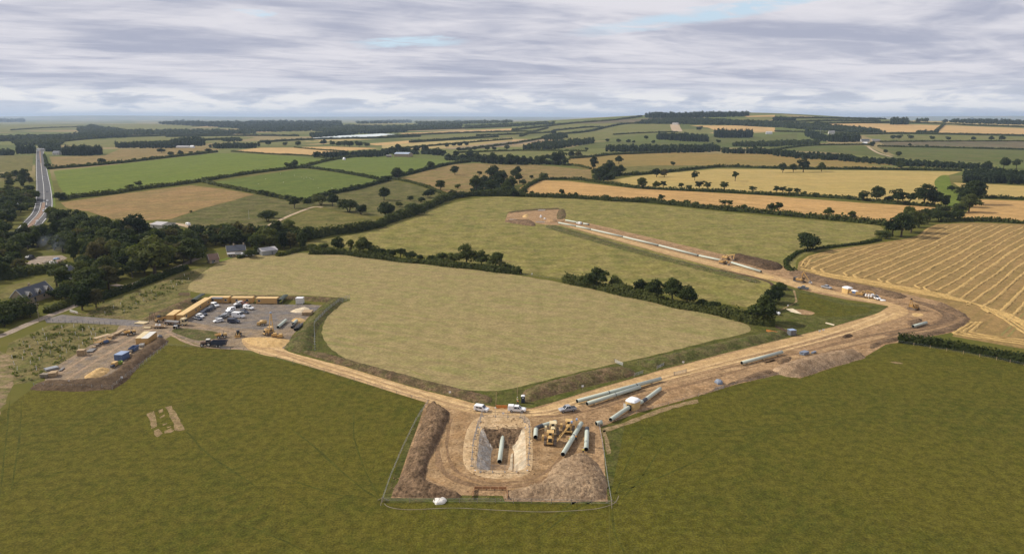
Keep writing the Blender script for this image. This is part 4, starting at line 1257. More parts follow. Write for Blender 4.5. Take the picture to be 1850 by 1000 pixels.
row('in the copse between the golden and dry fields', 'trees in the copse between the golden and dry fields',
    [(1072, 306, 19, 'D'), (1082, 328, 22, 'd'), (1090, 322, 20, 'd'), (1101, 316, 24, 'd'), (1111, 318, 18, 'd'), (1121, 316, 18, 'o'), (1098, 327, 14, 'k'), (1075, 318, 14, 'd')])
row('around the farm beyond the lime-green field', 'trees around the farm beyond the lime-green field',
    [(708, 276, 11, 'd'), (719, 277, 15, 'd'), (728, 277, 13, 'd'), (736, 277, 11, 'd'), (752, 277, 14, 'd'), (767, 277, 13, 'd'), (775, 278, 11, 'd'), (783, 280, 12, 'd'), (791, 281, 13, 'd'), (800, 281, 10, 'd')])
row('among the pale fields far beyond the farm', 'trees between the far pale fields',
    [(585, 262, 9, 'd'), (601, 264, 10, 'd'), (612, 265, 11, 'd'), (622, 265, 11, 'd'), (632, 266, 12, 'd'), (649, 266, 11, 'd'), (663, 266, 9, 'd'), (538, 264, 9, 'd'), (515, 264, 8, 'd'), (485, 263, 10, 'd'), (807, 267, 8, 'd'), (820, 265, 7, 'd'), (831, 265, 8, 'd'), (843, 264, 7, 'd'), (828, 273, 8, 'd'), (858, 272, 7, 'd'), (880, 272, 9, 'd'), (893, 272, 7, 'd'), (915, 271, 9, 'd')])
row('along the hedge below the roadside brown field', 'bushes along the hedge below the roadside brown field',
    [(88, 304, 10, 'd'), (115, 303, 5, 'b'), (133, 301, 6, 'b'), (162, 299, 6, 'b'), (185, 296, 11, 'd', 1.2), (243, 290, 5, 'b'), (275, 286, 5, 'b'), (310, 283, 9, 'd'), (327, 281, 9, 'd'), (345, 279, 6, 'b'), (358, 278, 6, 'b'), (376, 276, 8, 'b'), (292, 276, 8, 'd', 1.6)])
row('on the hedge lines of the green fields at far right', 'trees on the hedge lines at far right',
    [(1575, 264, 9, 'd'), (1600, 277, 8, 'd'), (1622, 283, 9, 'd'), (1643, 265, 6, 'd'), (1675, 265, 4, 'b'), (1784, 305, 13, 'd'), (1813, 305, 17, 'd'), (1836, 304, 15, 'd'), (1612, 252, 8, 'd'), (1624, 252, 9, 'd'), (1645, 252, 9, 'd'), (1684, 253, 8, 'd'), (1713, 254, 8, 'd'), (1758, 254, 8, 'd'), (1790, 254, 9, 'd'), (1810, 254, 8, 'd')])
row('on the far green slope left of the dark plantations', 'trees on the far slope left of the plantations',
    [(1000, 243, 9, 'd'), (1098, 257, 6, 'd'), (1117, 258, 8, 'd'), (1135, 259, 8, 'd'), (1145, 259, 6, 'd'), (1168, 252, 8, 'd'), (1105, 276, 6, 'd'), (1263, 237, 9, 'd'), (1298, 259, 7, 'd'), (1180, 260, 7, 'd'), (1060, 272, 6, 'd')])

# the wood round the hamlet on the left: each tree its own
HOUSEGAPS = [(26, 384, 90, 433), (22, 500, 96, 552), (100, 490, 150, 512), (150, 476, 225, 500), (372, 446, 450, 478), (464, 451, 508, 468), (38, 455, 124, 489), (0, 504, 70, 540), (186, 508, 232, 524)]


def scatter_wood(poly, spacing, hrange, kinds, label, group, gaps=True, edge=None):
    P = worldpoly(poly, 0, 500)
    xs, ys = [p.x for p in P], [p.y for p in P]
    n = 0
    y = min(ys)
    placed = []
    while y < max(ys):
        x = min(xs) + random.uniform(0, spacing)
        sp = spacing
        while x < max(xs):
            q = Vector((x + random.uniform(-0.35, 0.35) * sp, y + random.uniform(-0.35, 0.35) * sp, 0))
            x += sp
            if not inpoly([q.x], [q.y], P)[0]:
                continue
            # back to photo pixels, to leave the houses and the lane clear
            dd = depth(q)
            pxx = CX + F * q.x / dd
            pyy = CY - F * ((q.z - CAM_H) * CP + q.y * SP) / dd
            if gaps and any(a <= pxx <= c and b_ <= pyy <= d_ for a, b_, c, d_ in HOUSEGAPS):
                continue
            k = random.choice(kinds)
            h = random.uniform(*hrange) * (0.55 if k in 'byrk' else 1)
            tree(0, 0, 0, k, label, group, world=q, h=h, packed=True)
            n += 1
        y += spacing * 0.9
    return n


WK = 'ddoootDDwYRTkb'
n1 = scatter_wood([(96, 392), (150, 404), (190, 412), (260, 430), (330, 428), (400, 430), (456, 431), (530, 430), (556, 436), (552, 452), (530, 456), (512, 458), (470, 452), (450, 446), (430, 447), (392, 462), (374, 470), (345, 476), (322, 478), (275, 495), (225, 512), (195, 522), (155, 545), (120, 552), (96, 540), (90, 520), (128, 500), (120, 478), (132, 458), (90, 452), (50, 448), (40, 432), (70, 410)], 9.2, (8.5, 14.5), WK, 'dark broadleaf tree packed into the wood around the hamlet', 'trees of the wood around the hamlet')
n2 = scatter_wood([(-60, 352), (20, 352), (58, 350), (64, 368), (56, 392), (36, 415), (20, 432), (0, 450), (-60, 455)], 11.5, (8, 14), WK, 'dark broadleaf tree in the wood left of the main road', 'trees of the wood left of the main road')
n3 = scatter_wood([(-60, 436), (40, 438), (62, 450), (44, 462), (38, 480), (34, 503), (-60, 518)], 9.5, (8, 14), WK, 'dark broadleaf tree in the grove left of the concrete yard', 'trees of the grove left of the concrete yard')
n4 = scatter_wood([(-40, 560), (20, 553), (60, 560), (74, 570), (40, 584), (0, 600), (-40, 612)], 6.0, (4.5, 7.0), 'dDtk', 'dark tree in the belt between the gabled house and the lane', 'trees between the gabled house and the lane', gaps=False)
n5 = scatter_wood([(0, 318), (60, 320), (62, 342), (0, 345)], 26, (9, 15), WK, 'tree in the loose group below the roadside pasture', 'trees below the roadside pasture')
print('wood trees', n1, n2, n3, n4, n5)
tree(149, 560, 46, 'D', 'big dark tree standing over the mouth of the site entrance road', None, 1.1)
tree(174, 555, 34, 'R', 'tall rusty-green tree beside the lane above the site entrance')
tree(120, 548, 30, 'd', 'dark spreading tree at the right end of the gabled house')
tree(170, 528, 38, 'o', 'broad tree between the lane spur and the grey-roofed cottage')
tree(197, 523, 42, 'R', 'russet-tinted round tree beside the lane spur')
tree(280, 495, 62, 'Y', 'large pale green tree rising above the middle of the hamlet wood', None, 1.15)
tree(250, 440, 50, 'd', 'great dark domed tree on the skyline of the hamlet wood', None, 1.05)
tree(345, 476, 38, 'Y', 'pale round tree above the top end of the lane')
tree(463, 458, 34, 'T', 'pale upright tree between the farmhouse and the grey barn')
tree(452, 465, 16, 'b', 'low bush between the caravans and the grey barn')
tree(487, 448, 30, 'Y', 'yellow-green tree behind the grey-roofed barn')
tree(18, 322, 13, 'd', 'left one of two dark trees at the foot of the roadside pasture', 'pair of trees at the foot of the roadside pasture')
tree(44, 328, 22, 'D', 'taller right one of two dark trees at the foot of the roadside pasture', 'pair of trees at the foot of the roadside pasture')
tree(18, 575, 40, 'y', 'pale leafy bush in the garden corner left of the gabled house')
row('in the hedge line running right from the hamlet wood', 'bushes running right from the hamlet wood',
    [(556, 427, 18, 'd'), (572, 427, 10, 'b'), (588, 424, 11, 'b'), (606, 422, 9, 'b'), (624, 421, 9, 'k'), (640, 419, 11, 'b'), (652, 417, 12, 'k'), (664, 416, 9, 'b'), (682, 412, 12, 'k')])

plant_all()


# ------------------------------------------------------------------ hedges
def hedge(pp, h, w, label, dens=1.0, m=None, wild=0.16, name='hedge', world_pts=None):
    C0 = [G(*p) for p in (smooth_loop(pp, 4, closed=False) if len(pp) > 2 else pp)]
    L = np.array([(p.x, p.y) for p in C0])
    seg = np.linalg.norm(np.diff(L, axis=0), axis=1)
    cum = np.concatenate([[0], np.cumsum(seg)])
    tot = cum[-1]
    mp_ = mpp(C0[len(C0) // 2])
    s = float(np.clip(mp_ * 3.4, 0.35, 3.2))
    s = min(s, h * 0.7)
    n = int(min(26000, tot * (2 * h + w) / (s * s) * 2.3 * dens))
    rg = np.random.default_rng(abs(hash(label)) % 99999 if False else len(label) * 97 + int(tot))
    t = rg.uniform(0, tot, n)
    x, y = np.interp(t, cum, L[:, 0]), np.interp(t, cum, L[:, 1])
    k = np.clip(np.searchsorted(cum, t) - 1, 0, len(seg) - 1)
    tx, ty = (L[k + 1, 0] - L[k, 0]) / seg[k], (L[k + 1, 1] - L[k, 1]) / seg[k]
    hv = h * (1 + wild * (np.sin(t / 7.3 + 1) + np.sin(t / 3.1 + 2.2) * 0.6 + np.sin(t / 17.0)) * 0.6)
    hv = hv * (1 + rg.normal(0, 0.13, n))
    a = rg.uniform(-0.15, math.pi + 0.15, n)
    rr = rg.uniform(0.8, 1.05, n)
    off = np.cos(a) * w / 2 * rr * (1 + 0.25 * np.sin(t / 5.0))
    zz = np.clip(np.sin(a), 0, 1) ** 0.7 * hv * rr
    g = np.array([gz(a_, b_) for a_, b_ in zip(x, y)]) if max(math.hypot(p.x, p.y) for p in C0) > 900 else 0.0
    C = np.stack([x - ty * off, y + tx * off, g + np.maximum(zz, 0.1)], 1)
    Nn = np.stack([-ty * np.cos(a), tx * np.cos(a), np.sin(a) + 0.2], 1)
    Vq, Qq = quads(C, Nn, s, rg)
    # the woody inside
    nn = max(2, int(tot / max(4.0, s * 3)))
    tt = np.linspace(0, tot, nn)
    X, Y = np.interp(tt, cum, L[:, 0]), np.interp(tt, cum, L[:, 1])
    kk = np.clip(np.searchsorted(cum, tt) - 1, 0, len(seg) - 1)
    TX, TY = (L[kk + 1, 0] - L[kk, 0]) / seg[kk], (L[kk + 1, 1] - L[kk, 1]) / seg[kk]
    GG = np.array([gz(a_, b_) for a_, b_ in zip(X, Y)])
    HV = h * (1 + wild * (np.sin(tt / 7.3 + 1) + np.sin(tt / 3.1 + 2.2) * 0.6 + np.sin(tt / 17.0)) * 0.6) * 0.72
    cv = []
    for o_, zf in ((-0.36, 0.0), (-0.3, 0.75), (0, 1.0), (0.3, 0.75), (0.36, 0.0)):
        cv.append(np.stack([X - TY * w * o_, Y + TX * w * o_, GG + HV * zf], 1))
    cv = np.stack(cv, 1).reshape(-1, 3)
    cq = [(5 * i + j, 5 * i + j + 1, 5 * i + j + 6, 5 * i + j + 5) for i in range(nn - 1) for j in range(4)]
    allV = np.concatenate([Vq, cv])
    allQ = np.concatenate([Qq, np.array(cq) + len(Vq)])
    o = link(name, npmesh(name, allV, allQ, [m or HEDGEM]))
    return tag(o, label, 'hedge', 'field hedges')


H = hedge
H([(88, 306), (97, 305), (150, 301), (225, 294), (320, 283), (392, 275)], 4.5, 5, 'long hedge along the top of the bright green field')
H([(88, 306), (84, 295), (80, 280)], 3, 4, 'hedge beside the main road at the edge of the roadside brown field')
H([(112, 361), (140, 357), (200, 351), (250, 343), (345, 331), (400, 322), (460, 313), (540, 303), (592, 291), (640, 284), (690, 282)], 4.2, 6, 'long double hedge along the foot of the bright green field')
H([(418, 274), (490, 279), (560, 282), (590, 287)], 3, 4, 'hedge between the bright green field and the tan stubble')
H([(532, 267), (575, 271), (622, 274)], 3, 4, 'hedge dividing the two far tan stubble fields')
H([(545, 303), (575, 306), (610, 311), (650, 318), (690, 326)], 3.6, 5, 'hedge between the sheep pasture and the lime-green field')
H([(552, 368), (567, 362), (592, 352), (640, 343), (692, 329), (708, 322), (740, 315), (775, 306), (815, 297), (850, 293)], 4.2, 5, 'curving hedge along the lower right side of the sheep pasture')
H([(366, 329), (400, 337), (440, 345), (480, 353), (520, 361), (560, 366)], 3.6, 4, 'hedge between the sheep pasture and the brown field')
H([(710, 324), (740, 329), (770, 338), (800, 350), (815, 356)], 2.6, 5, 'bank hedge between the rushy field and the dry pasture')
H([(555, 432), (600, 424), (640, 419), (680, 411), (705, 401), (735, 392), (755, 384), (780, 373), (800, 364), (830, 356), (870, 354), (945, 354)], 6.0, 7, 'thick dark hedge sweeping round the top of the upper pasture', 1.1)
H([(940, 355), (995, 357), (1045, 359), (1120, 364), (1170, 366), (1220, 371), (1295, 379), (1380, 386), (1443, 392), (1507, 398), (1558, 403), (1600, 408)], 4.4, 5, 'dark hedge between the orange field and the upper pasture', 1.1)
H([(940, 350), (952, 338), (968, 330), (982, 325), (1040, 325), (1070, 329), (1110, 334), (1150, 340), (1220, 344), (1295, 347), (1380, 352), (1456, 355), (1545, 361), (1583, 365), (1634, 370), (1700, 375)], 3.4, 4.5, 'long hedge between the yellow and orange fields')
H([(1072, 322), (1105, 317), (1150, 316), (1207, 311), (1275, 304), (1310, 302), (1380, 304), (1456, 306), (1507, 306), (1609, 307), (1738, 309)], 4.0, 5, 'hedge along the top edge of the yellow field')
H([(1030, 287), (1070, 284), (1105, 280), (1160, 278), (1220, 275)], 5, 5, 'hedge along the top edge of the golden-brown field')
H([(1015, 299), (1040, 300), (1068, 306)], 3.5, 4, 'short hedge between the dry pasture and the golden-brown field')
H([(1700, 402), (1740, 399), (1800, 401), (1850, 404), (2000, 411)], 3.2, 4, 'hedge along the top of the striped stubble field')
H([(1780, 358), (1810, 359), (1850, 361), (2000, 368)], 3.2, 4, 'hedge between the two small fields at the right edge')
H([(1660, 392), (1690, 384), (1712, 378)], 3.6, 5, 'short hedge leading up to the curved green strip')
H([(1438, 492), (1424, 486), (1420, 474), (1432, 464), (1448, 455), (1500, 447), (1560, 440), (1590, 434)], 1.6, 3, 'low ragged hedge between the upper pasture and the striped stubble', 0.8)
H([(1622, 617), (1660, 621), (1720, 630), (1780, 641), (1850, 656), (1980, 684)], 2.9, 3.4, 'leafy hedge behind the post fence at the right edge', 1.4)
H([(178, 543), (210, 532), (240, 522), (268, 511), (296, 501), (320, 492), (336, 485)], 2.8, 3.6, 'clipped hedge along the lane above the rough bank', 1.4)
H([(500, 463), (520, 459), (545, 452), (560, 452)], 2.2, 3, 'low hedge behind the grey-roofed barn')
H([(430, 467), (460, 460), (500, 456)], 1.6, 2, 'garden hedge in front of the farmhouse')
H([(560, 458), (620, 459), (700, 469), (780, 477), (870, 487), (940, 495)], 3.0, 6, 'low scrubby hedge bottom under the trees above the hay field', 1.0, wild=0.45)
H([(1020, 508), (1080, 521), (1150, 537), (1230, 554), (1300, 568), (1370, 584), (1400, 588)], 3.6, 6.5, 'dense hedge bottom under the tree belt right of the gap', 1.0, wild=0.4)
H([(0, 249), (60, 247), (120, 245), (225, 243)], 8, 8, 'far hedge on the plain at the left edge')
H([(95, 258), (180, 250), (260, 247), (420, 243)], 8, 8, 'far hedge above the green plain on the left')
H([(470, 258), (560, 253), (680, 250), (760, 247)], 7, 8, 'far hedge below the fleece-covered field')
H([(690, 273), (760, 266), (840, 259), (925, 252)], 5, 6, 'far hedge running up between the pale fields')
H([(830, 272), (880, 266), (940, 258), (985, 250)], 5, 6, 'far hedge along the mauve field')
H([(820, 277), (925, 273), (1000, 273), (1060, 274)], 4, 5, 'far hedge above the olive field')
H([(1000, 244), (1060, 239), (1100, 230), (1136, 224), (1220, 224)], 7, 7, 'hedge climbing the green ridge')
H([(1108, 244), (1160, 241), (1225, 239)], 5, 6, 'hedge across the middle of the green ridge')
H([(1390, 273), (1460, 264), (1560, 262), (1576, 264)], 4, 6, 'hedge above the deep green field on the right')
H([(1585, 265), (1680, 267), (1760, 269), (1850, 271), (1960, 273)], 4, 6, 'hedge between the dark brown and deep green fields')
H([(1588, 257), (1680, 256), (1760, 256), (1850, 256), (1960, 258)], 4, 6, 'far hedge at the foot of the pale ridge field')
H([(1480, 224), (1560, 223), (1640, 222), (1760, 227), (1850, 230)], 7, 8, 'far hedge along the top of the ridge tan field')
H([(925, 236), (980, 230), (1040, 223), (1110, 218), (1160, 211)], 9, 9, 'far hedge running up to the ridge top')
H([(1000, 237), (1060, 231), (1090, 231)], 7, 7, 'far hedge at the left foot of the ridge')
H([(560, 243), (640, 240), (740, 236), (860, 232), (925, 229)], 9, 9, 'far hedge line on the distant plain')
H([(700, 247), (780, 243), (860, 240), (960, 238)], 7, 8, 'far hedge below the distant tan strip')
H([(1400, 238), (1480, 240), (1560, 243), (1640, 242), (1850, 246)], 6, 8, 'far hedge behind the white farm on the right')


# ------------------------------------------------------------------ woods that read as one mass
def wood(pp, label, h=None, hp=None, spx=(3.0, 1.1), quad=26, m=None, base=True):
    """Close canopy over the ground seen inside a pixel outline: many ragged crowns in one mesh."""
    xs, ys = [p[0] for p in pp], [p[1] for p in pp]
    rg = np.random.default_rng(int(xs[0] * 7 + ys[0] * 3 + len(label)))
    Cs, Ns, Ss, Vc, Qc = [], [], [], [], []
    y = min(ys)
    cnt = 0
    while y <= max(ys):
        x = min(xs)
        while x <= max(xs):
            qx, qy = x + rg.uniform(-0.5, 0.5) * spx[0], y + rg.uniform(-0.5, 0.5) * spx[1]
            x += spx[0]
            if not inpoly([qx], [qy], pp)[0]:
                continue
            p = G(qx, qy)
            mm = mpp(p)
            hh = (h if h else hp * mm) * rg.uniform(0.72, 1.12)
            r = max(spx[0] * mm * 0.85, 3.2)
            zb = gz(p.x, p.y)
            d = rg.normal(0, 1, (quad, 3))
            d /= np.linalg.norm(d, axis=1, keepdims=True)
            d[:, 2] = np.abs(d[:, 2]) * np.where(rg.uniform(0, 1, quad) < 0.75, 1, -0.8)
            c = np.array([p.x, p.y, zb + hh * 0.52]) + d * np.array([r, r, hh * 0.5]) * rg.uniform(0.8, 1.08, (quad, 1))
            c[:, 2] = np.maximum(c[:, 2], zb + 0.5)
            Cs.append(c)
            Ns.append(d + np.array([0, 0, 0.2]))
            Ss.append(np.full(quad, min(r, hh * 0.6) * 0.62))
            # dark inside
            b = sum(len(a) for a in Vc)
            ring = [(math.cos(t), math.sin(t)) for t in np.linspace(0, 2 * math.pi, 7)[:-1]]
            vv = [(p.x + r * 0.72 * a, p.y + r * 0.72 * s, zb) for a, s in ring] + [(p.x + r * 0.62 * a, p.y + r * 0.62 * s, zb + hh * 0.62) for a, s in ring] + [(p.x + r * 0.2 * a, p.y + r * 0.2 * s, zb + hh * 0.9) for a, s in ring]
            Vc.append(np.array(vv))
            for k in range(6):
                Qc.append((b + k, b + (k + 1) % 6, b + 6 + (k + 1) % 6, b + 6 + k))
                Qc.append((b + 6 + k, b + 6 + (k + 1) % 6, b + 12 + (k + 1) % 6, b + 12 + k))
            cnt += 1
        y += spx[1]
    C, N_, S = np.concatenate(Cs), np.concatenate(Ns), np.concatenate(Ss)
    Vq, Qq = quads(C, N_, S, rg)
    Vc = np.concatenate(Vc)
    o = link('woodland', npmesh('woodland', np.concatenate([Vq, Vc]), np.concatenate([Qq, np.array(Qc) + len(Vq)]), [m or WOODM]))
    return tag(o, label, 'woodland', kind='stuff')


wood([(1738, 331), (1742, 322), (1760, 318), (1850, 322), (2000, 330), (2000, 342), (1850, 334), (1770, 331)], 'dense dark conifer block at the right edge beside the yellow field', hp=17, spx=(4.5, 2.2), quad=70, m=LEAFC)
wood([(1095, 274), (1100, 271), (1180, 271), (1290, 270), (1300, 274), (1250, 276), (1180, 277)], 'dark wood in front of the plantations above the golden-brown field', hp=11, spx=(4.0, 1.6), quad=40)
wood([(1300, 275), (1380, 275), (1440, 282), (1500, 285), (1560, 292), (1620, 295), (1700, 300), (1790, 304), (1790, 307), (1700, 304), (1620, 300), (1500, 290), (1440, 287), (1380, 279), (1300, 277)], 'long tree belt running along the top of the golden-brown field to the right edge', hp=10, spx=(4.0, 1.8), quad=45)
wood([(1185, 250.5), (1192, 249), (1270, 252), (1282, 256), (1280, 257), (1230, 255), (1190, 252.5)], 'left one of two square dark plantations on the ridge', hp=12, spx=(3.0, 1.0), quad=30, m=LEAFC)
wood([(1290, 247), (1300, 245.5), (1358, 247), (1362, 249), (1340, 250), (1295, 249.5)], 'right one of two square dark plantations on the ridge', hp=14, spx=(3.0, 0.9), quad=30, m=LEAFC)
wood([(1320, 263), (1380, 261), (1440, 259), (1480, 258), (1480, 261), (1400, 265), (1330, 266)], 'wood below the right plantation', hp=8, spx=(3.5, 1.2))
wood([(945, 271), (960, 264), (990, 261), (1040, 258), (1072, 257), (1075, 259), (1040, 264), (1015, 268), (1000, 271)], 'dark spinney left of the plantations', hp=9, spx=(3.5, 1.4), quad=34)
wood([(978, 250), (1000, 246), (1030, 248), (1010, 253), (985, 254)], 'small far spinney above the dark spinney', hp=6, spx=(3.0, 1.2))
wood([(1140, 224), (1180, 218), (1240, 216), (1300, 219), (1380, 222), (1480, 227), (1560, 233), (1600, 240), (1560, 241), (1480, 236), (1400, 230), (1300, 226), (1220, 224)], 'broad dark wood across the middle of the ridge', hp=5.5, spx=(4.0, 1.0), quad=22)
wood([(1165, 212), (1185, 209.5), (1230, 210.5), (1260, 209), (1350, 208.5), (1360, 210), (1300, 212), (1230, 213.5), (1175, 214)], 'dark wood crowning the skyline of the ridge', hp=8.0, spx=(3.5, 0.8), quad=22)
wood([(1395, 217), (1410, 216), (1435, 217), (1437, 219), (1400, 219)], 'small dark plantation on the ridge skyline', hp=6, spx=(3.0, 0.8), m=LEAFC)
wood([(1455, 239), (1475, 243), (1498, 252), (1490, 257), (1470, 252), (1455, 246)], 'wood left of the white farmhouse on the right', hp=7, spx=(3.0, 1.2))
wood([(1490, 256), (1510, 253), (1550, 254), (1556, 256.5), (1520, 257)], 'round dark copse in front of the white farmhouse', hp=14, spx=(3.5, 1.0), quad=34)
wood([(1606, 224), (1620, 222), (1640, 223), (1640, 226), (1610, 226)], 'dark domed plantation on the right skyline', hp=12, spx=(3.0, 0.8))
wood([(1655, 219), (1675, 218.5), (1676, 220), (1656, 220.5)], 'small plantation on the far right skyline', hp=6, spx=(3.0, 0.8))
wood([(1655, 240), (1675, 240), (1695, 241.5), (1690, 242.5), (1655, 242)], 'copse in the ridge tan field at far right', hp=6, spx=(3.0, 0.8))
wood([(1700, 221), (1760, 219), (1850, 222), (1960, 226), (1960, 230), (1850, 226), (1760, 224)], 'long dark wood along the far right skyline', hp=6, spx=(4.0, 1.0))
wood([(565, 282), (590, 281), (650, 279), (700, 278), (708, 281), (680, 284), (640, 284), (600, 286), (568, 285)], 'young plantation behind the lime-green field', hp=8.5, spx=(3.6, 1.6), quad=40)
wood([(113, 281), (118, 276), (180, 276), (189, 280), (150, 282)], 'dark conifer block beside the far end of the main road', hp=15, spx=(3.4, 1.3), quad=44, m=LEAFC)
wood([(28, 279), (32, 275), (62, 274), (65, 279)], 'dark conifer block left of the far end of the main road', hp=15, spx=(3.4, 1.3), quad=44, m=LEAFC)
wood([(-40, 278), (0, 276), (26, 277), (26, 281), (-40, 282)], 'trees left of the conifer block at the left edge', hp=9, spx=(3.4, 1.4), quad=34)
wood([(70, 268), (90, 264), (108, 266), (112, 276), (84, 274)], 'trees round the village at the far end of the road', hp=8, spx=(3.2, 1.5), quad=34)
wood([(210, 266), (250, 265), (320, 265), (322, 268), (240, 268), (212, 268)], 'line of trees behind the roadside brown field', hp=11, spx=(3.4, 1.3), quad=36)
wood([(310, 262), (325, 258), (365, 258), (375, 263), (330, 266)], 'dark copse beyond the roadside brown field', hp=12, spx=(3.4, 1.4), quad=36)
wood([(378, 267), (420, 264), (470, 264), (460, 268), (400, 269)], 'trees beyond the tan stubble on the left', hp=8, spx=(3.4, 1.3), quad=34)
wood([(400, 254), (430, 252), (440, 255), (405, 256.5)], 'small copse on the left plain', hp=6, spx=(3.0, 1.0))
wood([(-40, 252), (0, 250), (120, 247), (180, 240), (240, 246), (225, 249), (130, 253), (0, 256), (-40, 257)], 'long dark wood across the left plain', hp=6.5, spx=(4.0, 1.1), quad=26)
wood([(20, 258), (60, 255), (120, 256), (110, 262), (30, 263)], 'wood beyond the village on the left', hp=6.5, spx=(3.6, 1.2), quad=26)
wood([(140, 235), (165, 229), (185, 232), (230, 238), (330, 238), (420, 238), (460, 237), (460, 242), (380, 243), (260, 244), (180, 247), (150, 244)], 'broad dark forest on the left plain', hp=5.5, spx=(4.5, 1.0), quad=24)
wood([(-40, 219), (0, 218.5), (44, 219), (44, 221), (-40, 221)], 'far dark plantation at the left skyline', hp=5, spx=(3.5, 0.7))
wood([(280, 224), (330, 222), (420, 223), (520, 222), (615, 223), (620, 228), (560, 237), (470, 239), (430, 232), (350, 228)], 'great far forest left of centre', hp=5.5, spx=(5.0, 0.9), quad=22)
wood([(560, 237), (620, 229), (700, 230), (800, 228), (835, 227), (830, 232), (720, 236), (600, 240)], 'far forest right of the great forest', hp=5, spx=(5.0, 0.9), quad=22)
wood([(640, 222), (700, 220), (745, 219.5), (745, 222), (650, 224)], 'far wood on the centre skyline', hp=4, spx=(5.0, 0.7))
wood([(750, 223), (830, 221), (925, 220), (925, 222), (840, 224), (760, 226)], 'far wood right of the centre skyline', hp=4, spx=(5.0, 0.7))
wood([(640, 242), (690, 238), (735, 236), (735, 239), (680, 242)], 'hedged trees behind the fleece-covered field', hp=6, spx=(3.5, 1.0))
wood([(560, 246), (600, 243), (640, 242), (640, 244), (600, 247), (562, 249)], 'trees left of the fleece-covered field', hp=6, spx=(3.5, 1.0))
wood([(840, 229), (925, 226), (1000, 222), (1000, 225), (925, 229), (850, 232)], 'far belt of trees at the left foot of the ridge', hp=4, spx=(4.5, 0.9))

hedge([(48, 497), (80, 492), (122, 488), (132, 494)], 4.5, 7, 'tall scrubby hedge below the concrete yard', 1.0)
hedge([(-30, 505), (0, 503), (34, 502), (40, 494)], 4.5, 7, 'tall scrubby hedge above the paddock at the left edge', 1.0)
hedge([(84, 566), (110, 556), (136, 546)], 2.5, 4, 'hedge between the gabled house garden and the lane', 1.2)

wood([(800, 289), (815, 285), (860, 286), (900, 290), (985, 294), (1020, 296), (1022, 299), (980, 298), (900, 297), (840, 292)], 'scrubby belt of low trees above the dry pasture', hp=6, spx=(4.0, 1.6), quad=36)
wood([(702, 277), (740, 276), (800, 279), (802, 282), (760, 279), (704, 279)], 'low trees round the blue-roofed farm barn', hp=6, spx=(4.0, 1.4), quad=36)
wood([(1074, 327), (1084, 308), (1112, 312), (1124, 316), (1104, 326)], 'undergrowth of the copse between golden and dry fields', hp=9, spx=(4.0, 2.2), quad=40)
wood([(848, 348), (862, 330), (888, 322), (912, 328), (928, 336), (930, 350), (900, 354)], 'undergrowth of the dark grove beside the dry pasture', hp=6, spx=(5.0, 3.0), quad=44)

for k, pp in enumerate(([(240, 262), (330, 256), (420, 252)], [(300, 248), (420, 246), (540, 246)], [(860, 246), (940, 243), (1000, 240)], [(740, 258), (830, 252), (900, 248)], [(1420, 221), (1500, 219), (1590, 219)], [(1440, 233), (1470, 225), (1480, 219)], [(1690, 238), (1700, 230), (1705, 224)], [(1400, 214), (1480, 214), (1600, 216)], [(940, 247), (960, 240), (990, 232)], [(20, 236), (80, 232), (150, 230)])):
    hedge(pp, 7, 9, 'thin far hedge, %s of the far cross-country hedges from the left' % ORD[(1, 2, 4, 3, 7, 8, 9, 6, 5, 0)[k]])

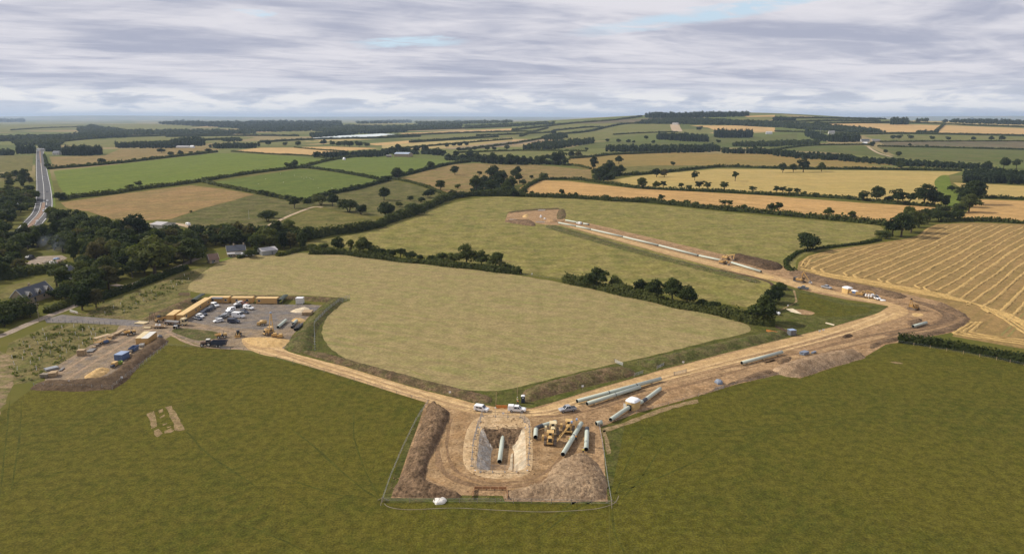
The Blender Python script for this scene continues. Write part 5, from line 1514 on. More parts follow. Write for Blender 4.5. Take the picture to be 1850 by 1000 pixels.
# ------------------------------------------------------------------ spoil heaps, bunds, the excavation
def mound(name, label, cat, pp, h, slope, mt, cell=0.9, rough=0.22, smooth=2, top_noise=0.35, lift=0.0, tilt=0):
    P = worldpoly(smooth_loop(pp, smooth) if smooth else pp, 0.35, 2.5)
    X = np.array([p.x for p in P])
    Y = np.array([p.y for p in P])
    x0, x1, y0, y1 = X.min() - cell, X.max() + cell, Y.min() - cell, Y.max() + cell
    cell = max(cell, math.sqrt((x1 - x0) * (y1 - y0) / 60000.0))
    xs, ys = np.arange(x0, x1 + cell, cell), np.arange(y0, y1 + cell, cell)
    gxx, gyy = np.meshgrid(xs, ys)
    rg = np.random.default_rng(int(abs(x0) * 3 + abs(y0)))
    ins = inpoly(gxx, gyy, list(zip(X, Y)))
    d = np.full(gxx.shape, 1e9)
    for i in range(len(X)):
        ax, ay, bx, by = X[i - 1], Y[i - 1], X[i], Y[i]
        L2 = (bx - ax) ** 2 + (by - ay) ** 2 + 1e-9
        t = np.clip(((gxx - ax) * (bx - ax) + (gyy - ay) * (by - ay)) / L2, 0, 1)
        d = np.minimum(d, np.hypot(gxx - ax - t * (bx - ax), gyy - ay - t * (by - ay)))
    lump = np.zeros(gxx.shape)
    for s_, a_ in ((11.0, 1.0), (4.7, 0.6), (2.1, 0.4)):
        ph = rg.uniform(0, 6.28, 4)
        lump += a_ * np.sin(gxx / s_ + ph[0] + 1.3 * np.sin(gyy / s_ * 0.8 + ph[1])) * np.sin(gyy / s_ * 1.1 + ph[2] + 1.1 * np.sin(gxx / s_ * 0.7 + ph[3]))
    hh = h * (1 + top_noise * 0.4 * lump)
    if tilt:           # crest pushed towards the right-hand side
        lo_ = np.where(ins, gxx, 1e9).min(1, keepdims=True)
        hi_ = np.where(ins, gxx, -1e9).max(1, keepdims=True)
        hh = hh * np.clip(0.25 + 1.0 * np.clip((gxx - lo_) / np.maximum(hi_ - lo_, 1), 0, 1) * tilt, 0.2, 1.15)
        hh = np.maximum(hh, 0.2)
    z = hh * (1 - np.exp(-d * slope / np.maximum(hh, 0.1) * 1.25))
    z = z + rg.normal(0, 0.09 + rough * 0.2, z.shape) * np.minimum(1, d / 1.5)
    z = np.where(ins, np.maximum(z, 0.02), -0.12) + lift
    if np.hypot(gxx, gyy).max() > 880:
        z = z + np.array([[gz(a, b_) for a, b_ in zip(r1, r2)] for r1, r2 in zip(gxx, gyy)])
    nyy, nxx = gxx.shape
    Vm = np.stack([gxx, gyy, z], -1).reshape(-1, 3)
    i_, j_ = np.meshgrid(np.arange(nxx - 1), np.arange(nyy - 1))
    Qm = np.stack([j_ * nxx + i_, j_ * nxx + i_ + 1, (j_ + 1) * nxx + i_ + 1, (j_ + 1) * nxx + i_], -1).reshape(-1, 4)
    any_in = ins.ravel()[Qm].any(1)
    Qm = Qm[any_in]
    used, inv = np.unique(Qm, return_inverse=True)
    o = link(name, npmesh(name, Vm[used], inv.reshape(-1, 4), [mt], smooth=True))
    return tag(o, label, cat)


mound('earth_bund', 'long dark soil bund down the left side of the excavation', 'earth bund', [(774, 731), (790, 732), (809, 742), (811, 752), (795, 790), (781, 820), (766, 862), (790, 878), (828, 891), (828, 899), (770, 898), (709, 896), (722, 865)], 2.1, 1.15, DIRT_DARK, 0.45, 0.45, tilt=1.0)
mound('spoil_heap', 'big grey-brown spoil heap at the lower right corner of the excavation', 'spoil heap', [(1017, 830), (1035, 822), (1055, 820), (1071, 829), (1088, 850), (1095, 901), (1000, 904), (930, 904), (912, 899), (918, 888), (975, 873), (992, 852), (1003, 837)], 2.4, 0.75, SPOIL, 0.45, 0.4)
mound('earth_bund', 'brown and green bund between the haul road and the hay field on the left', 'earth bund', [(545, 636), (580, 637), (640, 652), (720, 674), (790, 692), (850, 706), (884, 716), (890, 725), (872, 729), (830, 719), (740, 696), (620, 660)], 1.5, 0.55, BUND, 0.8, 0.3)
mound('earth_bund', 'brown soil bund right of the blue portable toilet', 'earth bund', [(947, 705), (995, 688), (1095, 665), (1138, 666), (1147, 674), (1138, 681), (1045, 702), (958, 726), (946, 720)], 1.9, 0.6, BUND, 0.7, 0.35)
mound('earth_bund', 'long grassy bund above the haul road towards the grey container', 'earth bund', [(1150, 652), (1250, 630), (1330, 612), (1400, 598), (1424, 602), (1416, 610), (1330, 631), (1250, 651), (1190, 664), (1166, 662)], 1.6, 0.5, BUNDG, 0.9, 0.3)
mound('spoil_heap', 'flat-topped brown soil stockpile on the field side of the haul road', 'spoil heap', [(1396, 666), (1430, 655), (1480, 641), (1535, 634), (1557, 642), (1562, 647), (1500, 665), (1446, 682), (1406, 675)], 3.2, 0.85, SPOIL, 0.8, 0.3)
mound('earth_bund', 'low brown bank along the field edge left of the stockpile', 'earth bund', [(1266, 712), (1320, 690), (1380, 668), (1402, 672), (1404, 677), (1330, 693), (1270, 713)], 1.0, 0.5, DIRT_DARK, 0.8, 0.3)
mound('spoil_heap', 'dark wet spoil heap in front of the upper excavator', 'spoil heap', [(1320, 463), (1334, 460), (1350, 464), (1380, 470), (1402, 475), (1414, 480), (1410, 487), (1390, 488), (1375, 485), (1360, 480), (1340, 475), (1326, 471)], 2.6, 0.7, DIRT_WET, 0.8, 0.4)
mound('spoil_heap', 'long ridge of brown subsoil beside the striped stubble field', 'spoil heap', [(1428, 489), (1445, 490), (1500, 504), (1560, 516), (1612, 527), (1640, 536), (1620, 540), (1600, 535), (1545, 524), (1480, 511), (1430, 498)], 1.7, 0.55, DIRT_DARK, 0.9, 0.35)
mound('earth_bund', 'curved dark bank at the right-hand bend of the works', 'earth bund', [(1700, 546), (1728, 559), (1754, 576), (1725, 597), (1660, 611), (1600, 620), (1575, 632), (1572, 622), (1600, 612), (1660, 602), (1715, 588), (1735, 576), (1715, 562), (1692, 552)], 1.0, 0.5, DIRT_DARK, 0.9, 0.4)
mound('earth_bund', 'grassed soil bund along the right side of the site compound', 'earth bund', [(593, 544), (622, 539), (612, 553), (588, 574), (574, 594), (566, 612), (563, 634), (540, 637), (514, 629), (526, 612), (549, 586), (574, 559)], 2.4, 0.55, BUNDG, 0.8, 0.3)
mound('earth_bund', 'dark brown bund around the foot of the lower compound', 'earth bund', [(58, 699), (86, 688), (184, 684), (232, 648), (282, 611), (300, 614), (302, 620), (252, 659), (206, 703), (70, 705)], 2.0, 0.6, BUNDD, 0.7, 0.3)
mound('earth_bund', 'brown soil bank behind the diagonal row of yellow cabins', 'earth bund', [(258, 577), (290, 560), (320, 547), (344, 538), (358, 543), (336, 556), (316, 565), (292, 577)], 1.5, 0.5, BUND, 0.8, 0.3)
mound('earth_bund', 'low bund between the back row of cabins and the hay field', 'earth bund', [(372, 536), (430, 534), (500, 535), (560, 537), (612, 539), (592, 546), (540, 542), (480, 540), (410, 540)], 1.3, 0.5, BUND, 0.8, 0.3)
mound('earth_bund', 'soil bank at the right end of the far excavation', 'earth bund', [(1008, 380), (1020, 378), (1022, 394), (1006, 396)], 1.3, 0.4, BUND, 1.0, 0.3)
mound('earth_bund', 'soil bank at the lower left of the far excavation', 'earth bund', [(911, 400), (935, 398), (960, 399), (967, 405), (963, 409), (930, 404)], 1.8, 0.6, DIRT_DARK, 1.0, 0.3)
mound('earth_bund', 'soil bank along the back of the far excavation', 'earth bund', [(918, 383), (950, 379), (1005, 376.5), (1008, 378.5), (960, 381), (922, 385)], 1.2, 0.5, BUND, 1.2, 0.3)
mound('earth_bund', 'long low grassy bank along the lower edge of the pipe route', 'earth bund', [(985, 408), (1010, 409), (1100, 435), (1200, 463), (1300, 488), (1372, 507), (1362, 511), (1290, 494), (1190, 469), (1090, 442), (1000, 416)], 1.0, 0.35, BUNDG, 1.1, 0.3)
mound('spoil_heap', 'small brown spoil heap inside the far excavation', 'spoil heap', [(986, 398), (996, 396), (1007, 398), (1006, 402), (992, 402)], 1.8, 0.6, DIRT, 1.0, 0.3)
mound('sand_pile', 'small pale sand pile inside the far excavation', 'sand pile', [(943, 391), (950, 387), (954, 387), (955, 393), (946, 393)], 1.8, 0.6, GSAND, 1.0, 0.2)
mound('sand_pile', 'orange sand pile at the foot of the lower compound', 'sand pile', [(152, 680), (170, 669), (188, 665), (198, 666), (193, 675), (172, 684), (156, 684)], 1.9, 0.6, GSAND, 0.5, 0.3)
mound('gravel_pile', 'pale stone pile beside the timber stack in the compound', 'gravel pile', [(523, 563), (538, 558), (553, 555), (560, 559), (545, 565)], 1.3, 0.5, PALESAND, 0.5, 0.3)
mound('gravel_pile', 'pale stone pile behind the stored pipes in the compound', 'gravel pile', [(525, 579), (535, 575), (549, 576), (552, 580), (538, 583.5)], 1.1, 0.5, GSAND, 0.5, 0.3)
mound('sand_pile', 'low spread of orange sand at the compound end of the haul road', 'sand pile', [(440, 613), (470, 609), (508, 611), (523, 616), (512, 625), (480, 628), (452, 622)], 0.8, 0.25, GSAND, 0.6, 0.2, lift=0.06)
mound('spoil_heap', 'small dark heap with scrap between haul road and stockpile', 'spoil heap', [(1521, 607), (1532, 603), (1542, 606), (1536, 610), (1524, 611)], 1.3, 0.6, DIRT_WET, 0.5, 0.5)
mound('spoil_heap', 'rutted earth hummock left of the soil stockpile', 'spoil heap', [(1403, 652), (1418, 645), (1432, 645), (1424, 655), (1408, 658)], 1.0, 0.5, DIRT_DARK, 0.6, 0.4)
mound('spoil_heap', 'earth heap beside the short pipe at the right-hand bend', 'spoil heap', [(1638, 582), (1648, 577), (1664, 575), (1666, 582), (1650, 589), (1642, 588)], 1.4, 0.5, DIRT_DARK, 0.6, 0.4)

# pit: battered sides, floor four metres down
x0, x1, y0, y1 = PIT
zf = -2.3
fx0, fx1 = -5.6, 0.6
fy0, fy1 = y0 + 2.6, y1 - 8.2


NA, NR = 96, 16
PV, PQ, PM = [], [], []
pcx, pcy = (x0 + x1) / 2, (y0 + y1) / 2
fcx, fcy = (fx0 + fx1) / 2, (fy0 + fy1) / 2
rgp = np.random.default_rng(4)
for j in range(NR + 1):
    t = j / NR
    for i in range(NA):
        a = 2 * math.pi * (i + 0.5) / NA
        ca_, sa_ = math.cos(a), math.sin(a)
        ex = 40.0 if j == 0 else 9 - 3 * t                      # rectangle at the rim, rounded below
        q = (abs(ca_) ** ex + abs(sa_) ** ex) ** (-1.0 / ex)
        tt = max(0.0, (t - 0.08) / 0.92)
        X_ = (pcx + (fcx - pcx) * tt) + ((x1 - x0) / 2 * (1 - tt) + (fx1 - fx0) / 2 * tt) * q * ca_ * (1 - 0.02 * min(1, j))
        Y_ = (pcy + (fcy - pcy) * tt) + ((y1 - y0) / 2 * (1 - tt) + (fy1 - fy0) / 2 * tt) * q * sa_ * (1 - 0.02 * min(1, j))
        if j == 0:
            k_ = 1 / max(abs(ca_), abs(sa_))
            X_, Y_ = pcx + (x1 - x0) / 2 * k_ * ca_, pcy + (y1 - y0) / 2 * k_ * sa_
        Z_ = 0.0 if j == 0 else 0.02 + zf * (tt ** 1.15)
        if 0 < j < NR:
            back = sa_ > 0.72
            am = 0.16 if back else 0.05
            X_, Y_, Z_ = X_ + rgp.normal(0, am), Y_ + rgp.normal(0, am), Z_ + rgp.normal(0, am) + (0.35 * math.sin(a * 9) * math.sin(t * 8) if back else 0)
        PV.append((X_, Y_, Z_))
for j in range(NR):
    for i in range(NA):
        a = 2 * math.pi * (i + 1) / NA
        ca_, sa_ = math.cos(a), math.sin(a)
        PQ.append((j * NA + i, j * NA + (i + 1) % NA, (j + 1) * NA + (i + 1) % NA, (j + 1) * NA + i))
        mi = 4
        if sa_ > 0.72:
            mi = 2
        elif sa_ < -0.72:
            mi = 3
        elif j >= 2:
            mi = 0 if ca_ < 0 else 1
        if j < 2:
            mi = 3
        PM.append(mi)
cidx = len(PV)
PV.append((fcx, fcy, zf + 0.03))
last = NR * NA
for i in range(0, NA, 2):
    PQ.append((last + i, last + i + 1, last + (i + 2) % NA, cidx))
    PM.append(4)
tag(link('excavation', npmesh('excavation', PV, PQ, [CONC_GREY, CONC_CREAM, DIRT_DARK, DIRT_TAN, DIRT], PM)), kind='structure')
patch_pts = [Vector((fx1 - 1.9, fy0 + 0.6, 0)), Vector((fx1 - 0.5, fy0 + 0.8, 0)), Vector((fx1 - 0.35, fy1 - 3, 0)), Vector((fx1 - 0.9, fy1 - 4, 0)), Vector((fx1 - 1.2, fy0 + 4, 0))]
me = bpy.data.meshes.new('pit_blinding')
me.from_pydata([(p.x, p.y, zf + 0.16) for p in patch_pts], [], [tuple(range(5))])
me.materials.append(CONC_CREAM)
tag(link('pit_blinding', me), kind='structure')

# ------------------------------------------------------------------ plain materials for built things
YEL = paint('site_yellow', (0.58, 0.37, 0.13), 0.45, dirt=0.3)
CABY = paint('cabin_yellow', (0.52, 0.31, 0.11), 0.55, dirt=0.35, dcol=(0.30, 0.2, 0.08))
CABR = paint('cabin_roof_yellow', (0.66, 0.45, 0.19), 0.6, dirt=0.25)
PALEY = paint('faded_yellow', (0.66, 0.53, 0.30), 0.55, dirt=0.35)
DKY = paint('ochre_plant', (0.40, 0.235, 0.075), 0.5, dirt=0.4)
WHITE = paint('white_paint', (0.80, 0.80, 0.79), 0.3, dirt=0.15, spec=0.5)
OFFW = paint('off_white', (0.62, 0.60, 0.54), 0.6, dirt=0.3)
SILVER = paint('silver_paint', (0.42, 0.43, 0.45), 0.35, metal=0.4, dirt=0.2)
GREYP = paint('grey_paint', (0.16, 0.17, 0.185), 0.4, metal=0.2, dirt=0.25)
NAVY = paint('navy_paint', (0.028, 0.038, 0.065), 0.35, dirt=0.2)
BLACKP = paint('black_paint', (0.022, 0.024, 0.028), 0.35, dirt=0.15)
BLUEP = paint('blue_paint', (0.085, 0.13, 0.235), 0.5, dirt=0.25)
PBLUE = paint('pale_blue_paint', (0.27, 0.35, 0.50), 0.5, dirt=0.25)
SBLUE = paint('steel_blue_paint', (0.19, 0.225, 0.285), 0.5, dirt=0.3)
REDP = paint('dull_red_paint', (0.27, 0.10, 0.06), 0.45, dirt=0.2)
GREENP = paint('lime_green', (0.20, 0.27, 0.045), 0.5, dirt=0.2)
DKGRN = paint('dark_green_sheet', (0.035, 0.05, 0.035), 0.6, dirt=0.2)
GLASS = paint('dark_glass', (0.028, 0.034, 0.04), 0.12, spec=0.6, dirt=0.0)
RUBBER = paint('tyre_rubber', (0.022, 0.021, 0.02), 0.85, dirt=0.4)
STEEL = paint('dull_steel', (0.25, 0.245, 0.235), 0.5, metal=0.4, dirt=0.4, dcol=(0.16, 0.10, 0.06))
TRACKM = paint('track_steel', (0.15, 0.115, 0.085), 0.7, dirt=0.8, dcol=(0.24, 0.16, 0.09))
PIPEG = paint('pipe_green', (0.46, 0.50, 0.42), 0.5, dirt=0.25, dcol=(0.28, 0.26, 0.2), scale=1.2)
PIPEIN = paint('pipe_inside', (0.02, 0.018, 0.016), 0.9, dirt=0.2)
SLEEVE = paint('joint_sleeve', (0.045, 0.052, 0.062), 0.5, dirt=0.2)
BLACKPIPE = paint('black_pipe', (0.03, 0.032, 0.033), 0.5, dirt=0.3)
WOOD = paint('sawn_timber', (0.42, 0.30, 0.17), 0.8, dirt=0.4, dcol=(0.25, 0.17, 0.09))
OLDWOOD = paint('weathered_post', (0.25, 0.205, 0.15), 0.9, dirt=0.5, dcol=(0.13, 0.11, 0.08))
ORANGEM = paint('orange_barrier', (0.55, 0.20, 0.045), 0.6, dirt=0.3, dcol=(0.35, 0.2, 0.1))
ORANGEB = paint('muddy_orange_mesh', (0.38, 0.19, 0.085), 0.7, dirt=0.6, dcol=(0.3, 0.2, 0.11), scale=1.2)
TARPW = paint('white_sheet', (0.78, 0.74, 0.66), 0.6, dirt=0.25, dcol=(0.55, 0.42, 0.25))
TENTY = paint('tent_yellow', (0.62, 0.42, 0.17), 0.65, dirt=0.3)
GALV = paint('galvanised', (0.36, 0.37, 0.38), 0.45, metal=0.5, dirt=0.2)
SLATE = paint('slate_roof', (0.075, 0.082, 0.098), 0.7, dirt=0.5, dcol=(0.12, 0.12, 0.12), scale=1.5)
SLATEL = paint('pale_slate', (0.20, 0.195, 0.185), 0.8, dirt=0.5, dcol=(0.13, 0.125, 0.11), scale=1.5)
SANDST = paint('sandstone_wall', (0.36, 0.28, 0.19), 0.9, dirt=0.5, dcol=(0.24, 0.19, 0.13), scale=2)
RENDERW = paint('pale_render', (0.58, 0.55, 0.49), 0.9, dirt=0.3, scale=1)
TINROOF = paint('grey_sheet_roof', (0.40, 0.38, 0.37), 0.6, dirt=0.4, dcol=(0.28, 0.24, 0.2), scale=0.7)
TINBLUE = paint('blue_grey_roof', (0.34, 0.40, 0.48), 0.5, dirt=0.3, scale=0.7)
BRICKR = paint('red_brown_tiles', (0.20, 0.125, 0.09), 0.85, dirt=0.4, scale=2)
LAMPW = paint('lamp_lens', (0.7, 0.7, 0.68), 0.2, dirt=0.0)
SKIN = paint('skin', (0.42, 0.25, 0.17), 0.6, dirt=0.0)
HIVIS = paint('hi_vis_yellow', (0.62, 0.53, 0.10), 0.7, dirt=0.1)
HIVISO = paint('hi_vis_orange', (0.62, 0.28, 0.06), 0.7, dirt=0.1)
TROUS = paint('dark_trousers', (0.03, 0.032, 0.04), 0.9, dirt=0.1)
FLEECEW = paint('sheep_wool', (0.62, 0.57, 0.46), 0.95, dirt=0.3)


def yaw(p, q):
    a, c = G(*p), G(*q)
    return math.atan2(c.y - a.y, c.x - a.x)


# ------------------------------------------------------------------ road vehicles (x forward)
VD = {
    'hatch': dict(L=4.1, W=1.76, belt=0.93, roof=1.46, g=(-1.95, 0.95, -1.55, 0.15), nose=0.80),
    'estate': dict(L=4.6, W=1.8, belt=0.95, roof=1.47, g=(-2.2, 1.0, -1.95, 0.2), nose=0.82),
    'saloon': dict(L=4.6, W=1.8, belt=0.93, roof=1.43, g=(-1.75, 1.0, -1.05, 0.2), nose=0.80),
    'suv': dict(L=4.7, W=1.92, belt=1.12, roof=1.80, g=(-2.25, 0.95, -2.0, 0.3), nose=1.05),
}
VCACHE = {}


def wheel_set(root, xs, ys, r, w=0.24):
    for x_ in xs:
        for s in (-1, 1):
            mb = MB()
            mb.tube((x_, s * (ys - w / 2), r), (x_, s * (ys + w / 2), r), r, r, 14)
            wh = mb.build('wheel', RUBBER, root)
            rb = MB()
            rb.tube((x_, s * (ys + w / 2 - 0.02), r), (x_, s * (ys + w / 2 + 0.02), r), r * 0.6, r * 0.55, 10)
            rb.build('rim', SILVER, wh)


def car_proto(kind, pm):
    key = (kind, pm.name)
    if key in VCACHE:
        return VCACHE[key], False
    root = thing('parked_car' if kind in VD else ('pickup_truck' if kind.startswith('pickup') else 'van'), '', 'car')
    if kind in VD:
        d = VD[kind]
        h, W_, bl, rf = d['L'] / 2, d['W'], d['belt'], d['roof']
        prof = [(-h + 0.1, 0.25), (-h, 0.45), (-h + 0.02, bl - 0.08), (-h + 0.15, bl), (0.95, bl + 0.02), (h * 0.8, d['nose']), (h - 0.05, d['nose'] - 0.18), (h, 0.42), (h - 0.15, 0.24)]
        MB().extrude(prof, -W_ / 2, W_ / 2).build('body', pm, root, bevel=0.07)
        a0, a1, t0, t1 = d['g']
        hw, tw = W_ / 2 - 0.06, W_ / 2 - 0.22
        gl = MB()
        gl.add([(a0, -hw, bl - 0.02), (a1, -hw, bl - 0.02), (a1, hw, bl - 0.02), (a0, hw, bl - 0.02), (t0, -tw, rf - 0.06), (t1, -tw, rf - 0.06), (t1, tw, rf - 0.06), (t0, tw, rf - 0.06)],
               [(0, 3, 2, 1), (4, 5, 6, 7), (0, 1, 5, 4), (1, 2, 6, 5), (2, 3, 7, 6), (3, 0, 4, 7)])
        gl.build('window', GLASS, root)
        rb = MB()
        rb.box(((t0 + t1) / 2, 0, rf - 0.07), (t1 - t0 + 0.12, 2 * tw + 0.1, 0.08))
        for sx, tx in ((a1, t1), (a0, t0)):
            for s in (-1, 1):
                rb.beam((sx, s * (hw + 0.005), bl), (tx, s * (tw + 0.02), rf - 0.04), 0.09, 0.09)
        mid = (t0 + t1) / 2
        for s in (-1, 1):
            rb.beam((mid, s * (hw + 0.005), bl), (mid, s * (tw + 0.02), rf - 0.04), 0.10, 0.07)
        rb.build('roof', pm, root)
        wheel_set(root, (-h * 0.62, h * 0.62), W_ / 2 - 0.1, 0.33 if kind != 'suv' else 0.38)
        fx, hz_ = h - 0.04, d['nose'] - 0.22
    elif kind in ('van', 'bigvan', 'smallvan', 'fourxfour'):
        s_ = {'van': (5.0, 1.95, 1.98), 'bigvan': (5.6, 2.05, 2.5), 'smallvan': (4.4, 1.82, 1.84), 'fourxfour': (4.75, 1.9, 1.88)}[kind]
        h, W_, rf = s_[0] / 2, s_[1], s_[2]
        hood = 1.12 if kind != 'bigvan' else 1.25
        sx0 = h - (1.75 if kind != 'fourxfour' else 2.1)
        prof = [(-h + 0.05, 0.3), (-h, 0.5), (-h + 0.06, rf - 0.15), (-h + 0.2, rf), (sx0, rf), (sx0 + 0.72, hood), (h - 0.12, hood - 0.18), (h, 0.5), (h - 0.12, 0.28)]
        MB().extrude(prof, -W_ / 2, W_ / 2).build('body', pm, root, bevel=0.09)
        gl = MB()
        gl.beam((sx0 + 0.08, 0, rf - 0.06), (sx0 + 0.68, 0, hood + 0.08), W_ - 0.28, 0.07)
        for s in (-1, 1):
            gl.box((sx0 - 0.35, s * (W_ / 2), rf - 0.78), (0.95, 0.05, 0.5), top=(0.82, 1, -0.1))
            if kind in ('fourxfour', 'smallvan'):
                gl.box((sx0 - 1.45, s * (W_ / 2), rf - 0.74), (0.9, 0.05, 0.42))
        gl.build('window', GLASS, root)
        wheel_set(root, (-h * 0.58, h * 0.64), W_ / 2 - 0.1, 0.36)
        fx, hz_ = h - 0.02, 0.8
    else:                          # pickups, with or without a hard top on the bed
        h, W_, bl, rf = 2.65, 1.86, 1.12, 1.80
        prof = [(-h, 0.5), (-h, bl), (-0.75, bl), (1.15, bl), (2.3, bl - 0.1), (h - 0.02, bl - 0.3), (h, 0.5), (h - 0.2, 0.35), (-h + 0.1, 0.38)]
        MB().extrude(prof, -W_ / 2, W_ / 2).build('body', pm, root, bevel=0.07)
        gl = MB()
        hw, tw = W_ / 2 - 0.05, W_ / 2 - 0.2
        gl.add([(-0.85, -hw, bl - 0.02), (1.2, -hw, bl - 0.02), (1.2, hw, bl - 0.02), (-0.85, hw, bl - 0.02), (-0.7, -tw, rf - 0.05), (0.5, -tw, rf - 0.05), (0.5, tw, rf - 0.05), (-0.7, tw, rf - 0.05)],
               [(0, 3, 2, 1), (4, 5, 6, 7), (0, 1, 5, 4), (1, 2, 6, 5), (2, 3, 7, 6), (3, 0, 4, 7)])
        gl.build('window', GLASS, root)
        rb = MB()
        rb.box((-0.1, 0, rf - 0.06), (1.32, 2 * tw + 0.1, 0.08))
        for s in (-1, 1):
            for xa, xb in ((-0.85, -0.72), (0.15, 0.1), (1.2, 0.5)):
                rb.beam((xa, s * (hw + 0.005), bl), (xb, s * (tw + 0.02), rf - 0.04), 0.1, 0.08)
        rb.build('roof', pm, root)
        if kind == 'pickup_top':
            MB().box((-1.78, 0, bl + 0.005), (1.72, W_ - 0.06, 0.86), top=(0.97, 0.9, 0.03)).build('canopy', pm, root, bevel=0.06)
        else:
            MB().box((-1.72, 0, bl + 0.004), (1.55, W_ - 0.3, 0.05)).build('bed_cover', BLACKP, root)
        wheel_set(root, (-h * 0.6, h * 0.64), W_ / 2 - 0.1, 0.4)
        fx, hz_ = h - 0.02, 0.85
    for s in (-1, 1):
        MB().box((fx, s * (W_ / 2 - 0.3), hz_), (0.08, 0.34, 0.16)).build('headlight', LAMPW, root)
    VCACHE[key] = root
    return root, True


def vehicle(kind, pm, label, p, q, cat='car', group=None, lift=0.09):
    """p = photo pixel under the vehicle's middle, q = a pixel it points to."""
    root, fresh = car_proto(kind, pm)
    loc = G(*p) + Vector((0, 0, lift))
    r = root if fresh else dup(root, loc)
    r.location = loc
    r.rotation_euler = (0, 0, yaw(p, q))
    r['label'], r['category'] = label, cat
    if group:
        r['group'] = group
    elif 'group' in r.keys():
        del r['group']
    return r


CPG = 'vehicles in the site car park'
# nose direction of the two parked ranks
vehicle('smallvan', WHITE, 'white panel van at the top of the left rank of parked cars', (389, 553.5), (402, 557), 'van', CPG)
vehicle('saloon', BLACKP, 'black saloon just below the white van in the left rank', (383, 556.5), (395, 560), 'car', CPG)
vehicle('hatch', GREYP, 'grey hatchback third down in the left rank of parked cars', (378.5, 560), (366, 563), 'car', CPG)
vehicle('estate', NAVY, 'navy estate car parked midway down the left rank', (373, 563), (361, 566), 'car', CPG)
vehicle('hatch', NAVY, 'navy hatchback in the lower half of the left rank', (367.5, 569), (380, 572), 'car', CPG)
vehicle('hatch', WHITE, 'white hatchback near the lower end of the left rank', (362, 573), (374, 576), 'car', CPG)
vehicle('saloon', NAVY, 'dark saloon at the bottom of the left rank beside the lorry cab', (357.5, 577), (370, 580), 'car', CPG)
vehicle('estate', WHITE, 'white estate car nearest the middle cabin in the right rank', (431, 550.5), (419, 553.5), 'car', CPG)
vehicle('estate', BLACKP, 'black estate car behind the white pickup in the right rank', (428.5, 555.5), (416, 557), 'car', CPG)
vehicle('hatch', REDP, 'dull red hatchback beside the yellow middle cabin', (441, 550), (453, 551), 'car', CPG)
vehicle('pickup_top', WHITE, 'white pickup with canopy at the right of the parked cars', (449.5, 558.5), (462, 560.5), 'pickup', CPG)
vehicle('hatch', NAVY, 'dark blue hatchback parked below the white pickup', (442, 565.5), (454, 567.5), 'car', CPG)
vehicle('smallvan', WHITE, 'white small van in the middle of the right rank', (417, 562.5), (405, 566), 'van', CPG)
vehicle('estate', SILVER, 'silver estate car left of the big white van', (411, 568.5), (399, 571.5), 'car', CPG)
vehicle('hatch', SILVER, 'silver hatchback second from the bottom of the right rank', (405, 573), (393, 576), 'car', CPG)
vehicle('saloon', GREYP, 'grey saloon third from the bottom of the right rank', (399, 575.5), (387, 578), 'car', CPG)
vehicle('hatch', WHITE, 'white hatchback at the bottom of the right rank', (394.5, 581.5), (382, 583.5), 'car', CPG)
vehicle('bigvan', WHITE, 'big white panel van in the centre of the car park', (431, 573.5), (444, 574.5), 'van', CPG)
vehicle('van', NAVY, 'dark blue van at the bottom of the car park', (422.5, 583), (435, 583.5), 'van', CPG)
vehicle('smallvan', WHITE, 'white car-derived van on the haul road left of the excavation', (870, 742), (886, 744.5), 'van')
vehicle('pickup_top', WHITE, 'white pickup with canopy stopped beside the orange barrier', (934, 743), (950, 743.6), 'pickup')
vehicle('pickup', SILVER, 'silver-grey pickup with black bed cover on the haul road', (1025, 742.5), (1011, 744.5), 'pickup')
vehicle('pickup', SILVER, 'silver pickup on the haul road left of the white tent convoy', (1493, 521), (1507, 524), 'pickup')
vehicle('pickup', GREYP, 'pale brown pickup parked beside the stream culvert', (1451, 522.5), (1438, 521), 'pickup')
vehicle('pickup_top', WHITE, 'white pickup at the right end of the convoy', (1582, 540), (1590, 543), 'pickup')
vehicle('suv', WHITE, 'white car half hidden by the stream-side tree', (1399, 567.5), (1409, 569), 'car')
vehicle('van', WHITE, 'white van beside the far pipe string', (1046, 405), (1038, 403.5), 'van')
RG = 'vehicles on the main road'
for kd, pm, lb, p, q in (('saloon', GREYP, 'grey car highest on the main road near the village', (69.5, 291), (69, 286)),
                         ('hatch', SILVER, 'silver car on the right lane of the straight main road', (80.3, 320), (82, 328)),
                         ('saloon', GREYP, 'grey car passing the point of the red median', (85, 347), (86, 353)),
                         ('smallvan', WHITE, 'white van on the right lane beside the red median', (85.7, 364), (85.5, 371)),
                         ('hatch', NAVY, 'dark car following below the white van on the main road', (84, 374), (81, 379)),
                         ('suv', WHITE, 'white car at the bend of the main road', (79, 382), (75, 387)),
                         ('hatch', WHITE, 'white car on the right lane below the bend', (67.5, 401), (62, 407)),
                         ('saloon', WHITE, 'white car lowest on the main road before the trees', (44, 413), (50, 407))):
    vehicle(kd, pm, lb, p, q, 'car', RG)


